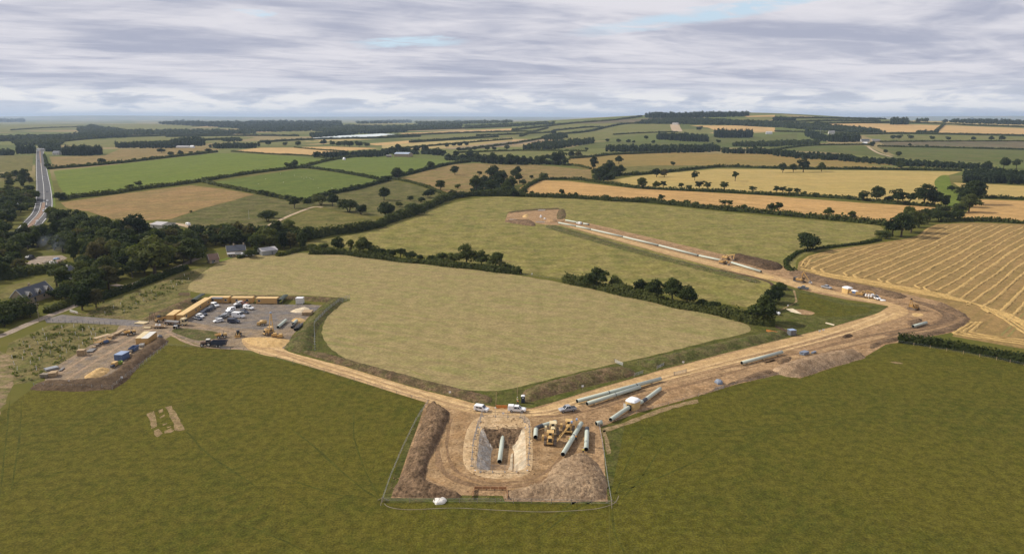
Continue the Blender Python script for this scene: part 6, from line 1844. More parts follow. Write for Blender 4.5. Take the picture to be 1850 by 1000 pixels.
# ------------------------------------------------------------------ cabins, containers
def cabin(p, q, label, w=3.0, h=2.65, wall=CABY, roof=CABR, wins=(0.25, 0.75), doors=(0.5,), name='site_cabin', cat='site cabin', side=1, group='yellow site cabins'):
    """Long side runs on the ground from pixel p to pixel q; the cabin stands behind it."""
    a, c = G(*p), G(*q)
    L = (c - a).length
    r = thing(name, label, cat, a + Vector((0, 0, 0.06)), math.atan2(c.y - a.y, c.x - a.x), group)
    mb = MB()
    mb.box((L / 2, side * w / 2, 0.12), (L, w, h - 0.12))
    for x_ in (0.05, L - 0.05):
        for y_ in (0.05, w - 0.05):
            mb.box((x_, side * y_, 0), (0.16, 0.16, h))
    n = int(L / 0.6)
    for k in range(1, n):
        mb.box((k * L / n, side * -0.012, 0.2), (0.07, 0.03, h - 0.35))
    mb.build('wall', wall, r)
    rb = MB().box((L / 2, side * w / 2, h + 0.003), (L + 0.12, w + 0.12, 0.10))
    for k in range(1, max(2, int(L / 2.4))):
        rb.box((k * 2.4, side * w / 2, h + 0.103), (0.06, w, 0.03))
    rb.build('roof', roof, r)
    for t in wins:
        f = MB().box((t * L, side * -0.04, 1.05), (1.15, 0.06, 1.0)).build('window', OFFW, r)
        MB().box((t * L, side * -0.075, 1.12), (0.98, 0.03, 0.86)).build('pane', GLASS, f)
    for t in doors:
        d_ = MB().box((t * L, side * -0.04, 0.15), (0.92, 0.06, 2.05)).build('door', wall, r)
        MB().box((t * L + 0.32, side * -0.09, 1.1), (0.14, 0.05, 0.05)).build('handle', STEEL, d_)
    return r


cabin((378, 547.5), (413.5, 547.5), 'yellow cabin at the corner where the two cabin rows meet', wins=(0.2, 0.85))
cabin((418.5, 548), (456.5, 548), 'yellow cabin with two windows in the middle of the back row')
cabin((463, 549), (500.5, 549), 'yellow cabin at the right end of the back row', wins=(0.15,), doors=(0.45,))
cabin((332, 580), (349, 569.5), 'yellow cabin nearest the lorry in the diagonal row', wins=(0.3,), doors=(0.7,))
cabin((349.5, 569.2), (366, 558), 'yellow cabin in the middle of the diagonal row', wins=(0.3, 0.8), doors=(0.55,))
cabin((366.5, 557.7), (383, 547.5), 'yellow cabin at the far end of the diagonal row', wins=(0.6,), doors=(0.3,))
cabin((314.5, 580), (329, 570), 'yellow cabin standing apart left of the diagonal row', wins=(0.5,), doors=())
cabin((268.5, 622.5), (284, 610), 'yellow steel container on the right of the pair in the lower compound', w=2.44, h=2.5, roof=OFFW, wins=(), doors=(), name='storage_container', cat='container', group='pair of yellow containers')
cabin((256.5, 622), (272, 609.5), 'yellow steel container on the left of the pair in the lower compound', w=2.1, h=2.5, roof=PALEY, wins=(), doors=(), name='storage_container', cat='container', group='pair of yellow containers')
cabin((207, 652), (221.5, 652.5), 'blue site container in the lower compound', w=4.2, h=2.3, wall=BLUEP, roof=PBLUE, wins=(), doors=(0.4,), name='storage_container', cat='container', group=None)
cabin((534.5, 549.5), (547, 549.5), 'small white cube container behind the pale stone pile', w=2.8, h=2.8, wall=OFFW, roof=WHITE, wins=(), doors=(0.5,), name='storage_container', cat='container', group=None)
cabin((1428, 607), (1438, 606), 'small grey container at the stream crossing beside the haul road', w=2.2, h=2.2, wall=GREYP, roof=PBLUE, wins=(), doors=(0.5,), name='storage_container', cat='container', group=None)


def shelter(p, q, label, m_roof, open_h=2.3, w=2.2):
    a, c = G(*p), G(*q)
    L = (c - a).length
    r = thing('shelter', label, 'shelter', a + Vector((0, 0, 0.06)), math.atan2(c.y - a.y, c.x - a.x))
    for x_ in (0.05, L - 0.05):
        for y_ in (0.05, w - 0.05):
            MB().box((x_, y_, 0), (0.1, 0.1, open_h)).build('post', STEEL, r)
    rb = MB()
    n = 8
    for k in range(n):
        t0, t1 = math.pi * k / n, math.pi * (k + 1) / n
        P = [(w / 2 - math.cos(t) * (w / 2 + 0.1), open_h + 0.01 + 0.5 * math.sin(t)) for t in (t0, t1)]
        rb.add([(-0.1, P[0][0], P[0][1]), (L + 0.1, P[0][0], P[0][1]), (L + 0.1, P[1][0], P[1][1]), (-0.1, P[1][0], P[1][1])], [(0, 1, 2, 3)])
    rb.build('roof', m_roof, r)
    MB().box((L / 2, w - 0.02, 0.3), (L - 0.2, 0.05, open_h - 0.3)).build('back_panel', m_roof, r)
    return r


shelter((355, 548), (371, 537.5), 'dark green barrel-roofed shelter behind the corner cabin', DKGRN, 1.6, 2.4)
shelter((511, 549), (521, 540), 'dark barrel-roofed shelter between the last cabin and white cube', DKGRN, 1.8, 2.4)
shelter((383, 548), (402, 548.5), 'grey open porch in front of the corner cabin', GREYP, 2.3, 2.0)


# ------------------------------------------------------------------ pipes
def pipe(pts, label, r=0.61, bands=(), sleeve=None, z=1.0, mt=None, group='green steel pipes', wall_z=None, skids=True, name='steel_pipe'):
    """pts are photo pixels along the pipe's axis, z its height above ground."""
    P = [G(x_, y_, z) if wall_z is None else G(x_, y_, wall_z) for x_, y_ in pts]
    if len(P) > 2:
        Q_ = []
        for i in range(len(P) - 1):
            p0, p1, p2, p3 = P[max(0, i - 1)], P[i], P[i + 1], P[min(len(P) - 1, i + 2)]
            for k in range(4):
                t = k / 4
                Q_.append(0.5 * (2 * p1 + (p2 - p0) * t + (2 * p0 - 5 * p1 + 4 * p2 - p3) * t * t + (3 * p1 - p0 - 3 * p2 + p3) * t ** 3))
        Q_.append(P[-1])
    else:
        Q_ = P
    root = thing(name, label, 'pipe', (P[0].x, P[0].y, 0), 0, group)
    inv = Vector((-P[0].x, -P[0].y, 0))
    n = 16

    def rings(rad):
        out = []
        for i, p in enumerate(Q_):
            t = (Q_[min(len(Q_) - 1, i + 1)] - Q_[max(0, i - 1)]).normalized()
            s = Vector((-t.y, t.x, 0)).normalized()
            u_ = t.cross(s)
            out.append([p + inv + s * (rad * math.cos(2 * math.pi * k / n)) + u_ * (rad * math.sin(2 * math.pi * k / n)) for k in range(n)])
        return out
    A, B_ = rings(r), rings(r * 0.93)
    vs = [v_ for rg_ in A for v_ in rg_]
    mI = len(Q_)
    fs = [(i * n + k, i * n + (k + 1) % n, (i + 1) * n + (k + 1) % n, (i + 1) * n + k) for i in range(mI - 1) for k in range(n)]
    off = len(vs)
    vs += B_[0] + B_[-1]
    for k in range(n):
        fs.append((k, (k + 1) % n, off + (k + 1) % n, off + k))
        e = (mI - 1) * n
        fs.append((e + (k + 1) % n, e + k, off + n + k, off + n + (k + 1) % n))
    mb = MB().add(vs, fs)
    mb.build('pipe_wall', mt or PIPEG, root, smooth=True)
    iv = [v_ for rg_ in B_ for v_ in rg_]
    MB().add(iv, fs[:(mI - 1) * n]).build('bore', PIPEIN, root, smooth=True)
    tot = (P[-1] - P[0]).length
    for t0, t1 in bands:
        a, c = P[0].lerp(P[-1], t0) + inv, P[0].lerp(P[-1], t1) + inv
        MB().tube(a, c, r * 1.03, r * 1.03, n, cap=False).build('joint_sleeve', SLEEVE, root, smooth=True)
    if sleeve:
        i0, i1 = sleeve
        ring2 = rings(r * 1.03)[i0:i1 + 1]
        sv = [v_ for rg_ in ring2 for v_ in rg_]
        k_ = len(ring2)
        MB().add(sv, [(i * n + k, i * n + (k + 1) % n, (i + 1) * n + (k + 1) % n, (i + 1) * n + k) for i in range(k_ - 1) for k in range(n)]).build('joint_sleeve', SLEEVE, root, smooth=True)
    if skids and z > r + 0.15:
        cnt = max(2, int(tot / 9) + 1)
        d_ = (P[-1] - P[0]).normalized()
        s = Vector((-d_.y, d_.x, 0))
        for k in range(cnt):
            c = P[0].lerp(P[-1], 0.12 + 0.76 * k / (cnt - 1)) + inv
            if len(P) > 2:
                c = Q_[min(len(Q_) - 2, 1 + int((len(Q_) - 3) * k / max(1, cnt - 1)))] + inv
            MB().beam(Vector((c.x, c.y, (z - r) / 2 + 0.05)) - s * 0.9, Vector((c.x, c.y, (z - r) / 2 + 0.05)) + s * 0.9, 0.3, z - r - 0.1).build('timber_skid', WOOD, root)
    return root


pipe([(1042.5, 724), (1193.5, 683.5)], 'longest green pipe of two joints lying beside the haul road', bands=((0.353, 0.362), (0.685, 0.694)))
pipe([(1060.5, 728.5), (1156, 698.5)], 'green pipe lying in front of the longest pipe beside the haul road', bands=((0.51, 0.52),))
pipe([(1103, 757.5), (1135, 736), (1155, 727), (1160, 725), (1167, 720.5), (1193, 701.5)], 'green bent pipe running through the white-topped welding tent', sleeve=(12, 16), z=0.95)
pipe([(1340, 655), (1413, 635.5)], 'single green pipe lying alone below the haul road')
pipe([(967.5, 789), (968.5, 775), (973, 771), (980, 768.5), (1004.5, 761.5)], 'green pipe with a black elbow left of the pipelayers', sleeve=(4, 12), z=0.95)
pipe([(1017, 820), (1050.5, 764)], 'long green pipe slanting in front of the pipelayer boom', bands=((0.535, 0.56),))
pipe([(1059, 811), (1060.8, 773)], 'green pipe with a black collar nearest the right fence', bands=((0.84, 1.0),))
pipe([(1077, 764.5), (1087, 762)], 'short green pipe offcut by the fence corner', z=0.8)
pipe([(908.5, 788), (902.5, 833)], 'pale green pipe standing in the excavation', wall_z=-1.5, z=0, skids=False)
pipe([(1008.5, 402), (1040, 408.2)], 'first length of the far pipe string at the far excavation', z=0.95, bands=((0.0, 0.03),))
pipe([(1040.4, 408.3), (1067, 414)], 'second length of the far pipe string by the white van', z=0.95, bands=((0.0, 0.03),))
pipe([(1067.5, 414.1), (1124.5, 427.2)], 'third length of the far pipe string', z=0.95, bands=((0.0, 0.015),))
pipe([(1125.2, 427.4), (1189, 442.6)], 'fourth length of the far pipe string, midway along the route', z=0.95, bands=((0.0, 0.015),))
pipe([(1189.8, 442.8), (1261, 461)], 'fifth length of the far pipe string', z=0.95, bands=((0.0, 0.015),))
pipe([(1262.5, 461.3), (1315, 472.6)], 'sixth length of the far pipe string, ending at the two excavators', z=0.95, bands=((0.0, 0.015),))
pipe([(1321, 473.8), (1375, 490.3)], 'last length of the far pipe string beside the wet spoil heap', z=1.05, bands=((0.0, 0.015),))
pipe([(1022, 397.6), (1051, 403)], 'green pipe lying behind the white van on the far route', z=0.95)
pipe([(1054, 403.6), (1064, 405.4)], 'short green pipe right of the van on the far route', z=0.95)
pipe([(1649.5, 589), (1673.5, 582.3)], 'lone green pipe by the earth heap at the right-hand bend', z=0.9)
pipe([(502, 590.5), (516.5, 578)], 'pale green pipe stored beside the tall pipelayer in the compound', z=0.8)
pipe([(530, 584.5), (536, 578.5)], 'short green pipe in front of the second stone pile', z=0.8)
for k, (a, b_, lb) in enumerate((((527, 591), (533, 585), 'black plastic pipe on the left of the stack in the compound'), ((532.5, 595), (541, 586.5), 'black plastic pipe in the middle of the stack in the compound'), ((537, 594), (546, 585), 'black plastic pipe nearest the bund in the compound stack'))):
    pipe([a, b_], lb, r=0.5, z=0.65, mt=BLACKPIPE, group='black pipes stacked in the compound', skids=False, name='plastic_pipe')


# ------------------------------------------------------------------ tracked plant
def track_unit(root, y, L, H, W_, mt=TRACKM):
    mb = MB()
    n = 7
    prof = []
    for k in range(n + 1):
        t = -math.pi / 2 + math.pi * k / n
        prof.append((L / 2 - H / 2 + H / 2 * math.cos(t), H / 2 + H / 2 * math.sin(t)))
    for k in range(n + 1):
        t = math.pi / 2 + math.pi * k / n
        prof.append((-L / 2 + H / 2 + H / 2 * math.cos(t), H / 2 + H / 2 * math.sin(t)))
    mb.extrude(prof, y - W_ / 2, y + W_ / 2)
    for k in range(int(L / 0.3)):
        mb.box((-L / 2 + 0.25 + k * 0.3, y, H - 0.01), (0.08, W_ * 0.98, 0.07))
    t = mb.build('track', mt, root)
    sp = MB()
    for k in range(4):
        xx = -L / 2 + H / 2 + (L - H) * k / 3
        for s in (-1, 1):
            sp.tube((xx, y + s * (W_ / 2), H / 2), (xx, y + s * (W_ / 2 + 0.04), H / 2), H * 0.32, H * 0.32, 10)
    sp.build('roller', mt, t)


def pipelayer(p, q, label, body=YEL, hood=None, boom=None, group='tracked pipelayers', canopy=True, tip_mat=None):
    """Crawler tractor with a side boom on its left and a counterweight on its right (x forward)."""
    r = thing('pipelayer', label, 'pipelayer', G(*p) + Vector((0, 0, 0.07)), yaw(p, q), group)
    for s in (-1, 1):
        track_unit(r, s * 1.3, 4.0, 1.05, 0.65)
    MB().box((0.1, 0, 0.55), (3.4, 1.7, 0.75)).build('chassis', DKY, r, bevel=0.05)
    MB().box((1.05, 0, 1.25), (1.75, 1.25, 1.05), top=(0.96, 0.85, -0.02)).build('engine_hood', hood or body, r, bevel=0.08)
    MB().box((1.97, 0, 1.0), (0.12, 1.0, 1.15)).build('radiator_grille', BLACKP, r)
    MB().box((2.12, 0, 0.62), (0.25, 1.7, 0.5)).build('bumper', body, r, bevel=0.05)
    MB().tube((0.9, 0.3, 2.2), (0.9, 0.3, 3.0), 0.07, 0.06, 8).build('exhaust_stack', STEEL, r)
    MB().box((-0.75, 0, 1.28), (0.8, 0.8, 0.45)).box((-1.1, 0, 1.72), (0.18, 0.8, 0.6)).build('seat', BLACKP, r)
    MB().box((-1.45, 0.0, 1.28), (0.7, 1.9, 0.75)).build('winch_box', body, r, bevel=0.06)
    if canopy:
        for sx in (-1.55, -0.05):
            for s in (-0.8, 0.8):
                MB().box((sx, s, 1.3), (0.09, 0.09, 1.62)).build('canopy_post', body, r)
        MB().box((-0.8, 0, 2.925), (1.9, 1.95, 0.10)).build('canopy', hood or body, r)
    cw = MB()
    for k in range(4):
        cw.box((-0.35 + k * 0.32, -1.95, 0.85), (0.28, 0.62, 1.35), top=(0.9, 0.85, 0))
    cw.build('counterweight', body, r, bevel=0.04)
    if boom:
        tx, ty, tz = boom
        bm_ = MB()
        bm_.beam((1.1, 1.75, 0.9), (tx + 0.14, ty, tz), 0.2, 0.2)
        bm_.beam((-1.1, 1.75, 0.9), (tx - 0.14, ty, tz), 0.2, 0.2)
        for t in (0.2, 0.4, 0.6, 0.8):
            pa = Vector((1.1, 1.75, 0.9)).lerp(Vector((tx + 0.14, ty, tz)), t)
            pb = Vector((-1.1, 1.75, 0.9)).lerp(Vector((tx - 0.14, ty, tz)), t)
            bm_.beam(pa, pb, 0.1, 0.1)
        b_ = bm_.build('side_boom', body, r)
        MB().box((tx, ty, tz - 0.1), (0.7, 0.5, 0.55)).build('boom_head', tip_mat or PBLUE, b_, bevel=0.05)
        MB().tube((tx, ty + 0.05, tz - 0.1), (tx, ty + 0.05, tz - 2.4), 0.025, 0.025, 5).tube((-1.3, 0.4, 2.0), (tx, ty, tz), 0.02, 0.02, 5).build('hoist_cable', STEEL, b_)
        MB().box((tx, ty + 0.05, tz - 2.9), (0.35, 0.3, 0.5)).build('hook_block', body, b_)
    return r


pipelayer((994, 800), (993, 814), 'yellow pipelayer nearest the camera with its boom slanting to the right', boom=(0.3, 5.6, 6.2))
pipelayer((999, 783), (1000, 797), 'pale faded-yellow pipelayer directly behind the front one', body=PALEY)
pipelayer((1027, 779), (1025, 793), 'yellow pipelayer behind the boom tip, right of the pale one', boom=(0.2, 2.2, 3.6))
pipelayer((486, 604), (478, 606), 'yellow pipelayer with a tall upright boom in the compound', boom=(0.0, 2.6, 9.3))
pipelayer((1650, 559), (1642, 557), 'ochre pipelayer with upright boom at the right-hand bend', body=DKY, boom=(0.0, 2.3, 5.0), tip_mat=BLACKP)


def excavator(p, q, label, body=YEL, pose=((2.6, 2.9), (5.3, 3.2), (5.9, 1.0)), swing=0.0, group='tracked excavators'):
    """pose: boom tip, stick elbow... given as (reach, height) pairs in the boom's plane."""
    r = thing('excavator', label, 'excavator', G(*p) + Vector((0, 0, 0.07)), yaw(p, q), group)
    for s in (-1, 1):
        track_unit(r, s * 1.15, 3.9, 0.85, 0.6)
    MB().box((0, 0, 0.35), (2.0, 1.8, 0.55)).build('undercarriage', TRACKM, r)
    MB().box((-0.55, 0, 1.02), (3.1, 2.55, 1.0)).box((-1.55, 0, 2.02), (1.0, 2.4, 0.35), top=(0.9, 0.9, 0)).build('house', body, r, bevel=0.08)
    MB().box((-2.15, 0, 1.0), (0.5, 2.6, 1.25)).build('counterweight', DKY, r, bevel=0.1)
    cb = MB().box((0.55, 0.8, 1.1), (1.5, 0.95, 1.75), top=(0.85, 0.92, -0.1)).build('cab', body, r, bevel=0.05)
    g_ = MB()
    g_.box((1.22, 0.8, 1.55), (0.12, 0.8, 1.05), top=(1, 0.95, -0.12))
    for s in (0.32, 1.28):
        g_.box((0.58, s, 1.75), (1.05, 0.05, 0.85), top=(0.85, 1, -0.05))
    g_.build('cab_window', GLASS, cb)
    a = (0.5, -0.1, 1.5)
    (bx, bz), (sx, sz), (kx, kz) = pose
    bo = MB()
    bo.beam(a, (bx, -0.1, bz), 0.42, 0.55)
    bo.beam((bx - 0.1, -0.1, bz - 0.05), (sx, -0.1, sz), 0.38, 0.48)
    b_ = bo.build('boom', body, r)
    MB().tube((0.9, 0.2, 1.3), (bx * 0.8, 0.2, bz * 0.85), 0.08, 0.06, 7).tube((0.9, -0.4, 1.3), (bx * 0.8, -0.4, bz * 0.85), 0.08, 0.06, 7).build('hydraulic_ram', STEEL, b_)
    st = MB().beam((sx - 0.3, -0.1, sz + 0.3), (kx, -0.1, kz), 0.32, 0.42).build('stick', body, r)
    MB().extrude([(kx - 0.5, kz - 0.75), (kx + 0.1, kz - 0.95), (kx + 0.45, kz - 0.5), (kx + 0.35, kz + 0.1), (kx - 0.15, kz + 0.2), (kx - 0.05, kz - 0.35)], -0.75, 0.55).build('bucket', STEEL, r)
    return r


excavator((1312, 469), (1330, 472), 'yellow excavator reaching over the wet spoil heap', pose=((2.5, 3.4), (5.6, 3.9), (5.0, 0.9)))
excavator((1306, 477), (1318, 480), 'yellow excavator on the near side of the pipe string', pose=((2.2, 2.9), (4.4, 2.4), (4.6, 0.9)), body=DKY)
excavator((1447, 510), (1462, 513), 'ochre excavator with its arm raised in a peak above the trench', body=DKY, pose=((0.4, 4.6), (1.2, 5.6), (4.8, 1.6)))
excavator((1556, 536), (1572, 539), 'dark ochre excavator in the middle of the convoy', body=DKY, pose=((2.4, 3.6), (5.2, 3.4), (6.4, 2.2)))


# ------------------------------------------------------------------ wheeled plant
def wheels(root, spots, r, w, name='wheel'):
    for x_, y_ in spots:
        s = 1 if y_ > 0 else -1
        wh = MB().tube((x_, y_ - w / 2, r), (x_, y_ + w / 2, r), r, r, 16).build(name, RUBBER, root, bevel=0.03)
        MB().tube((x_, y_ + s * (w / 2 - 0.03), r), (x_, y_ + s * (w / 2 + 0.02), r), r * 0.55, r * 0.5, 12).build('rim', OFFW, wh)


def put(name, label, cat, p, q, group=None, lift=0.07):
    return thing(name, label, cat, G(*p) + Vector((0, 0, lift)), yaw(p, q), group)


# farm tractor with its dark tipping trailer, on the haul road by the turf island
r = put('tractor', 'farm tractor with pale cab roof on the track below the turf island', 'tractor', (374, 625), (362, 625.5))
wheels(r, [(-0.9, 0.85), (-0.9, -0.85)], 0.88, 0.5)
wheels(r, [(1.6, 0.8), (1.6, -0.8)], 0.62, 0.4)
MB().box((0.9, 0, 0.6), (2.6, 0.75, 0.5)).build('chassis', BLACKP, r)
MB().box((1.25, 0, 1.1), (2.0, 0.85, 0.75), top=(0.95, 0.85, -0.05)).build('engine_hood', BRICKR, r, bevel=0.08)
c = MB().box((-0.6, 0, 1.1), (1.5, 1.5, 1.5), top=(0.85, 0.9, 0.02)).build('cab', GLASS, r)
MB().box((-0.6, 0, 2.605), (1.5, 1.6, 0.16)).build('cab_roof', OFFW, c, bevel=0.04)
for s in (-1, 1):
    MB().box((-0.9, s * 0.85, 1.78), (1.2, 0.5, 0.1)).build('mudguard', BRICKR, r)
MB().tube((1.1, 0.35, 1.8), (1.1, 0.35, 2.7), 0.06, 0.06, 7).build('exhaust_stack', STEEL, r)
r = put('trailer', 'dark blue tipping trailer behind the farm tractor', 'trailer', (396, 626), (380, 626))
wheels(r, [(-0.7, 1.0), (-0.7, -1.0), (0.5, 1.0), (0.5, -1.0)], 0.5, 0.35)
MB().box((0, 0, 0.75), (5.4, 1.2, 0.25)).beam((2.6, 0, 0.8), (4.0, 0, 0.65), 0.2, 0.2).build('chassis', BLACKP, r)
mb = MB()
mb.box((0, 0, 1.02), (5.0, 2.2, 0.1))
for s in (-1, 1):
    mb.box((0, s * 1.13, 1.02), (5.1, 0.1, 1.35), top=(1.12, 1, -0.2))
mb.box((2.5, 0, 1.02), (0.1, 2.2, 1.35), top=(1, 1, 0.1)).box((-2.5, 0, 1.02), (0.1, 2.2, 1.2), top=(1, 1, -0.3))
mb.build('tipping_body', NAVY, r)


def dumper(p, q, label, col=YEL, group='site dumpers and loaders'):
    r = put('dumper', label, 'dumper', p, q, group)
    wheels(r, [(1.1, 0.9), (1.1, -0.9), (-1.2, 0.9), (-1.2, -0.9)], 0.55, 0.45)
    MB().box((-0.6, 0, 0.55), (3.0, 1.1, 0.45)).build('chassis', BLACKP, r)
    mb = MB()
    mb.add([(0.2, -0.85, 1.0), (1.7, -0.6, 0.9), (1.7, 0.6, 0.9), (0.2, 0.85, 1.0), (0.0, -1.15, 1.85), (2.35, -1.1, 1.6), (2.35, 1.1, 1.6), (0.0, 1.15, 1.85), (0.25, -0.95, 1.35), (2.0, -0.85, 1.2), (2.0, 0.85, 1.2), (0.25, 0.95, 1.35)],
           [(0, 3, 2, 1), (0, 1, 5, 4), (1, 2, 6, 5), (2, 3, 7, 6), (3, 0, 4, 7), (8, 9, 10, 11), (4, 5, 9, 8), (5, 6, 10, 9), (6, 7, 11, 10), (7, 4, 8, 11)])
    mb.build('skip', col, r)
    MB().box((-1.5, 0, 1.0), (1.4, 1.3, 0.7), top=(0.9, 0.85, 0.05)).build('engine_cover', col, r, bevel=0.06)
    MB().box((-0.6, 0, 1.0), (0.5, 0.6, 0.45)).build('seat', BLACKP, r)
    mb = MB()
    for s in (-0.55, 0.55):
        mb.box((-0.95, s, 1.0), (0.08, 0.08, 1.75))
    mb.box((-0.95, 0, 2.75), (0.08, 1.2, 0.08)).build('roll_bar', BLACKP, r)
    return r


dumper((400, 610), (392, 611), 'yellow tracked-site dumper beside the right tip of the turf island')
dumper((235, 604.5), (227, 606), 'yellow dumper parked among the timber stacks of the lower compound')
# loader
r = put('wheel_loader', 'yellow loader facing the turf island from the car park edge', 'loader', (431, 607), (428, 612), 'site dumpers and loaders')
wheels(r, [(0.95, 0.85), (0.95, -0.85), (-0.95, 0.85), (-0.95, -0.85)], 0.6, 0.45)
MB().box((-0.9, 0, 0.7), (1.6, 1.3, 0.95), top=(0.92, 0.85, 0.05)).build('engine_cover', YEL, r, bevel=0.06)
c = MB().box((0.1, 0, 0.75), (1.2, 1.2, 1.55), top=(0.85, 0.9, 0)).build('cab', GLASS, r)
MB().box((0.1, 0, 2.305), (1.25, 1.3, 0.12)).build('cab_roof', BLACKP, c)
for s in (-0.45, 0.45):
    MB().beam((0.4, s, 1.5), (2.0, s, 0.75), 0.16, 0.26).build('lift_arm', YEL, r)
MB().extrude([(1.85, 0.2), (2.6, 0.15), (2.75, 0.25), (2.1, 0.35), (2.05, 1.0), (1.85, 1.0)], -1.05, 1.05).build('bucket', DKY, r)
# water bowser
r = put('bowser', 'round yellow water bowser trailer right of the cars', 'bowser', (476, 587), (466, 588))
wheels(r, [(0, 0.8), (0, -0.8)], 0.42, 0.3)
MB().box((0.2, 0, 0.55), (3.0, 1.2, 0.16)).beam((1.6, 0, 0.6), (2.8, 0, 0.5), 0.14, 0.14).build('chassis', BLACKP, r)
MB().tube((-1.2, 0, 1.38), (1.2, 0, 1.38), 0.78, 0.78, 18).tube((1.2, 0, 1.38), (1.45, 0, 1.38), 0.78, 0.45, 18).tube((-1.45, 0, 1.38), (-1.2, 0, 1.38), 0.45, 0.78, 18).build('tank', YEL, r, smooth=True)
MB().tube((0, 0, 2.1), (0, 0, 2.25), 0.25, 0.25, 12).build('filler_lid', DKY, r)
r = put('generator', 'small orange lighting generator left of the round bowser', 'generator', (468, 588), (460, 588))
MB().box((0, 0, 0.3), (1.4, 1.0, 1.2), top=(0.95, 0.9, 0)).build('housing', YEL, r, bevel=0.08)
MB().box((0, 0, 0.12), (1.7, 0.9, 0.16)).build('skid_base', BLACKP, r)
MB().tube((0.3, 0.2, 1.5), (0.3, 0.2, 1.9), 0.05, 0.05, 8).build('exhaust_pipe', STEEL, r)


def crawler_winch(p, q, label, col=YEL):
    r = put('pump_unit', label, 'pump unit', p, q, 'yellow pump units')
    for s in (-1, 1):
        track_unit(r, s * 0.75, 2.2, 0.55, 0.4)
    MB().box((0, 0, 0.56), (2.1, 1.5, 0.35)).build('chassis', DKY, r)
    MB().box((-0.3, 0, 0.92), (1.4, 1.3, 0.95), top=(0.9, 0.9, 0.05)).build('housing', col, r, bevel=0.08)
    MB().box((0.75, 0, 0.92), (0.6, 1.0, 0.5)).build('drum_guard', DKY, r, bevel=0.05)
    return r


crawler_winch((496, 609.5), (488, 610), 'yellow tracked pump unit in front of the tall-boomed pipelayer')
crawler_winch((506.5, 611), (498, 611), 'yellow tracked pump unit at the edge of the orange sand')

# lorry with flat bed at the compound mouth
r = put('lorry', 'flatbed lorry with a yellow-cream cab beside the diagonal cabins', 'lorry', (318, 586.5), (341, 588))
MB().box((-0.5, 0, 0.7), (9.6, 0.9, 0.3)).build('chassis', BLACKP, r)
MB().box((-1.4, 0, 1.05), (7.8, 2.5, 0.22)).build('flat_bed', BRICKR, r)
MB().box((2.45, 0, 1.27), (0.1, 2.4, 1.2)).build('headboard', STEEL, r)
c = MB().box((4.0, 0, 0.6), (2.0, 2.4, 2.55), top=(0.9, 0.95, -0.08)).build('cab', PALEY, r, bevel=0.1)
g_ = MB().box((4.97, 0, 1.75), (0.08, 2.05, 0.85), top=(1, 0.95, -0.06))
for s in (-1.19, 1.19):
    g_.box((4.3, s, 1.75), (0.9, 0.06, 0.75))
g_.build('windscreen', GLASS, c)
wheels(r, [(3.9, 1.05), (3.9, -1.05), (-3.2, 1.05), (-3.2, -1.05), (-4.4, 1.05), (-4.4, -1.05)], 0.5, 0.35)
mb = MB()
for k in range(5):
    mb.tube((-4.6, -0.9 + k * 0.42, 1.45), (1.8, -0.9 + k * 0.42, 1.45), 0.16, 0.16, 8)
tag(mb.build('pipe_bundle', STEEL), 'bundle of thin rusty pipes lying on the flatbed lorry', 'pipes')
po = bpy.data.objects['pipe_bundle']
po.location, po.rotation_euler = r.location, r.rotation_euler
r = put('crane_frame', 'dark steel lifting frame standing at the tail of the lorry', 'lifting frame', (276, 580), (290, 580))
for x_ in (-0.9, 0.9):
    for y_ in (-0.8, 0.8):
        MB().beam((x_, y_, 0), (x_ * 0.8, y_ * 0.8, 3.6), 0.16, 0.16).build('leg', TRACKM, r)
MB().beam((-0.8, -0.65, 3.6), (0.8, -0.65, 3.6), 0.16, 0.16).beam((-0.8, 0.65, 3.6), (0.8, 0.65, 3.6), 0.16, 0.16).beam((-0.72, -0.7, 3.6), (-0.72, 0.7, 3.6), 0.15, 0.15).build('top_rail', TRACKM, r)
r = put('telehandler', 'dark telehandler between the lifting frame and standing-apart cabin', 'telehandler', (290, 580.5), (300, 578))
wheels(r, [(1.4, 0.95), (1.4, -0.95), (-1.4, 0.95), (-1.4, -0.95)], 0.6, 0.42)
MB().box((0, 0, 0.6), (4.2, 1.4, 0.7)).build('chassis', DKY, r, bevel=0.05)
MB().box((-0.2, 0.55, 1.3), (1.3, 0.85, 1.25), top=(0.85, 0.9, 0)).build('cab', NAVY, r)
MB().beam((-2.0, -0.35, 1.9), (2.6, -0.35, 1.25), 0.35, 0.4).build('telescopic_boom', DKY, r)
MB().box((3.0, -0.35, 0.4), (0.2, 1.2, 0.8)).box((3.5, -0.7, 0.42), (1.0, 0.12, 0.06)).box((3.5, 0.0, 0.42), (1.0, 0.12, 0.06)).build('fork_carriage', STEEL, r)
r = put('compact_tractor', 'small dark tractor with white rear fender by the track fork', 'tractor', (319, 593), (326, 590))
wheels(r, [(-0.6, 0.65), (-0.6, -0.65)], 0.6, 0.4)
wheels(r, [(1.0, 0.55), (1.0, -0.55)], 0.38, 0.28)
MB().box((0.7, 0, 0.5), (1.6, 0.6, 0.8), top=(0.9, 0.85, 0)).build('engine_hood', BLACKP, r, bevel=0.06)
MB().box((-0.5, 0, 1.2), (1.0, 1.5, 0.12)).build('mudguard', WHITE, r)
mb = MB()
for s in (-0.5, 0.5):
    mb.box((-0.9, s, 1.1), (0.07, 0.07, 1.1))
mb.box((-0.5, 0, 2.205), (1.2, 1.2, 0.08)).build('roll_bar', BLACKP, r)
r = put('flatbed_trailer', 'low wooden flatbed trailer at the mouth of the compound', 'trailer', (287, 592), (300, 592))
wheels(r, [(-0.4, 0.85), (-0.4, -0.85), (0.5, 0.85), (0.5, -0.85)], 0.33, 0.22)
MB().box((0, 0, 0.62), (5.6, 2.2, 0.18)).build('deck', WOOD, r)
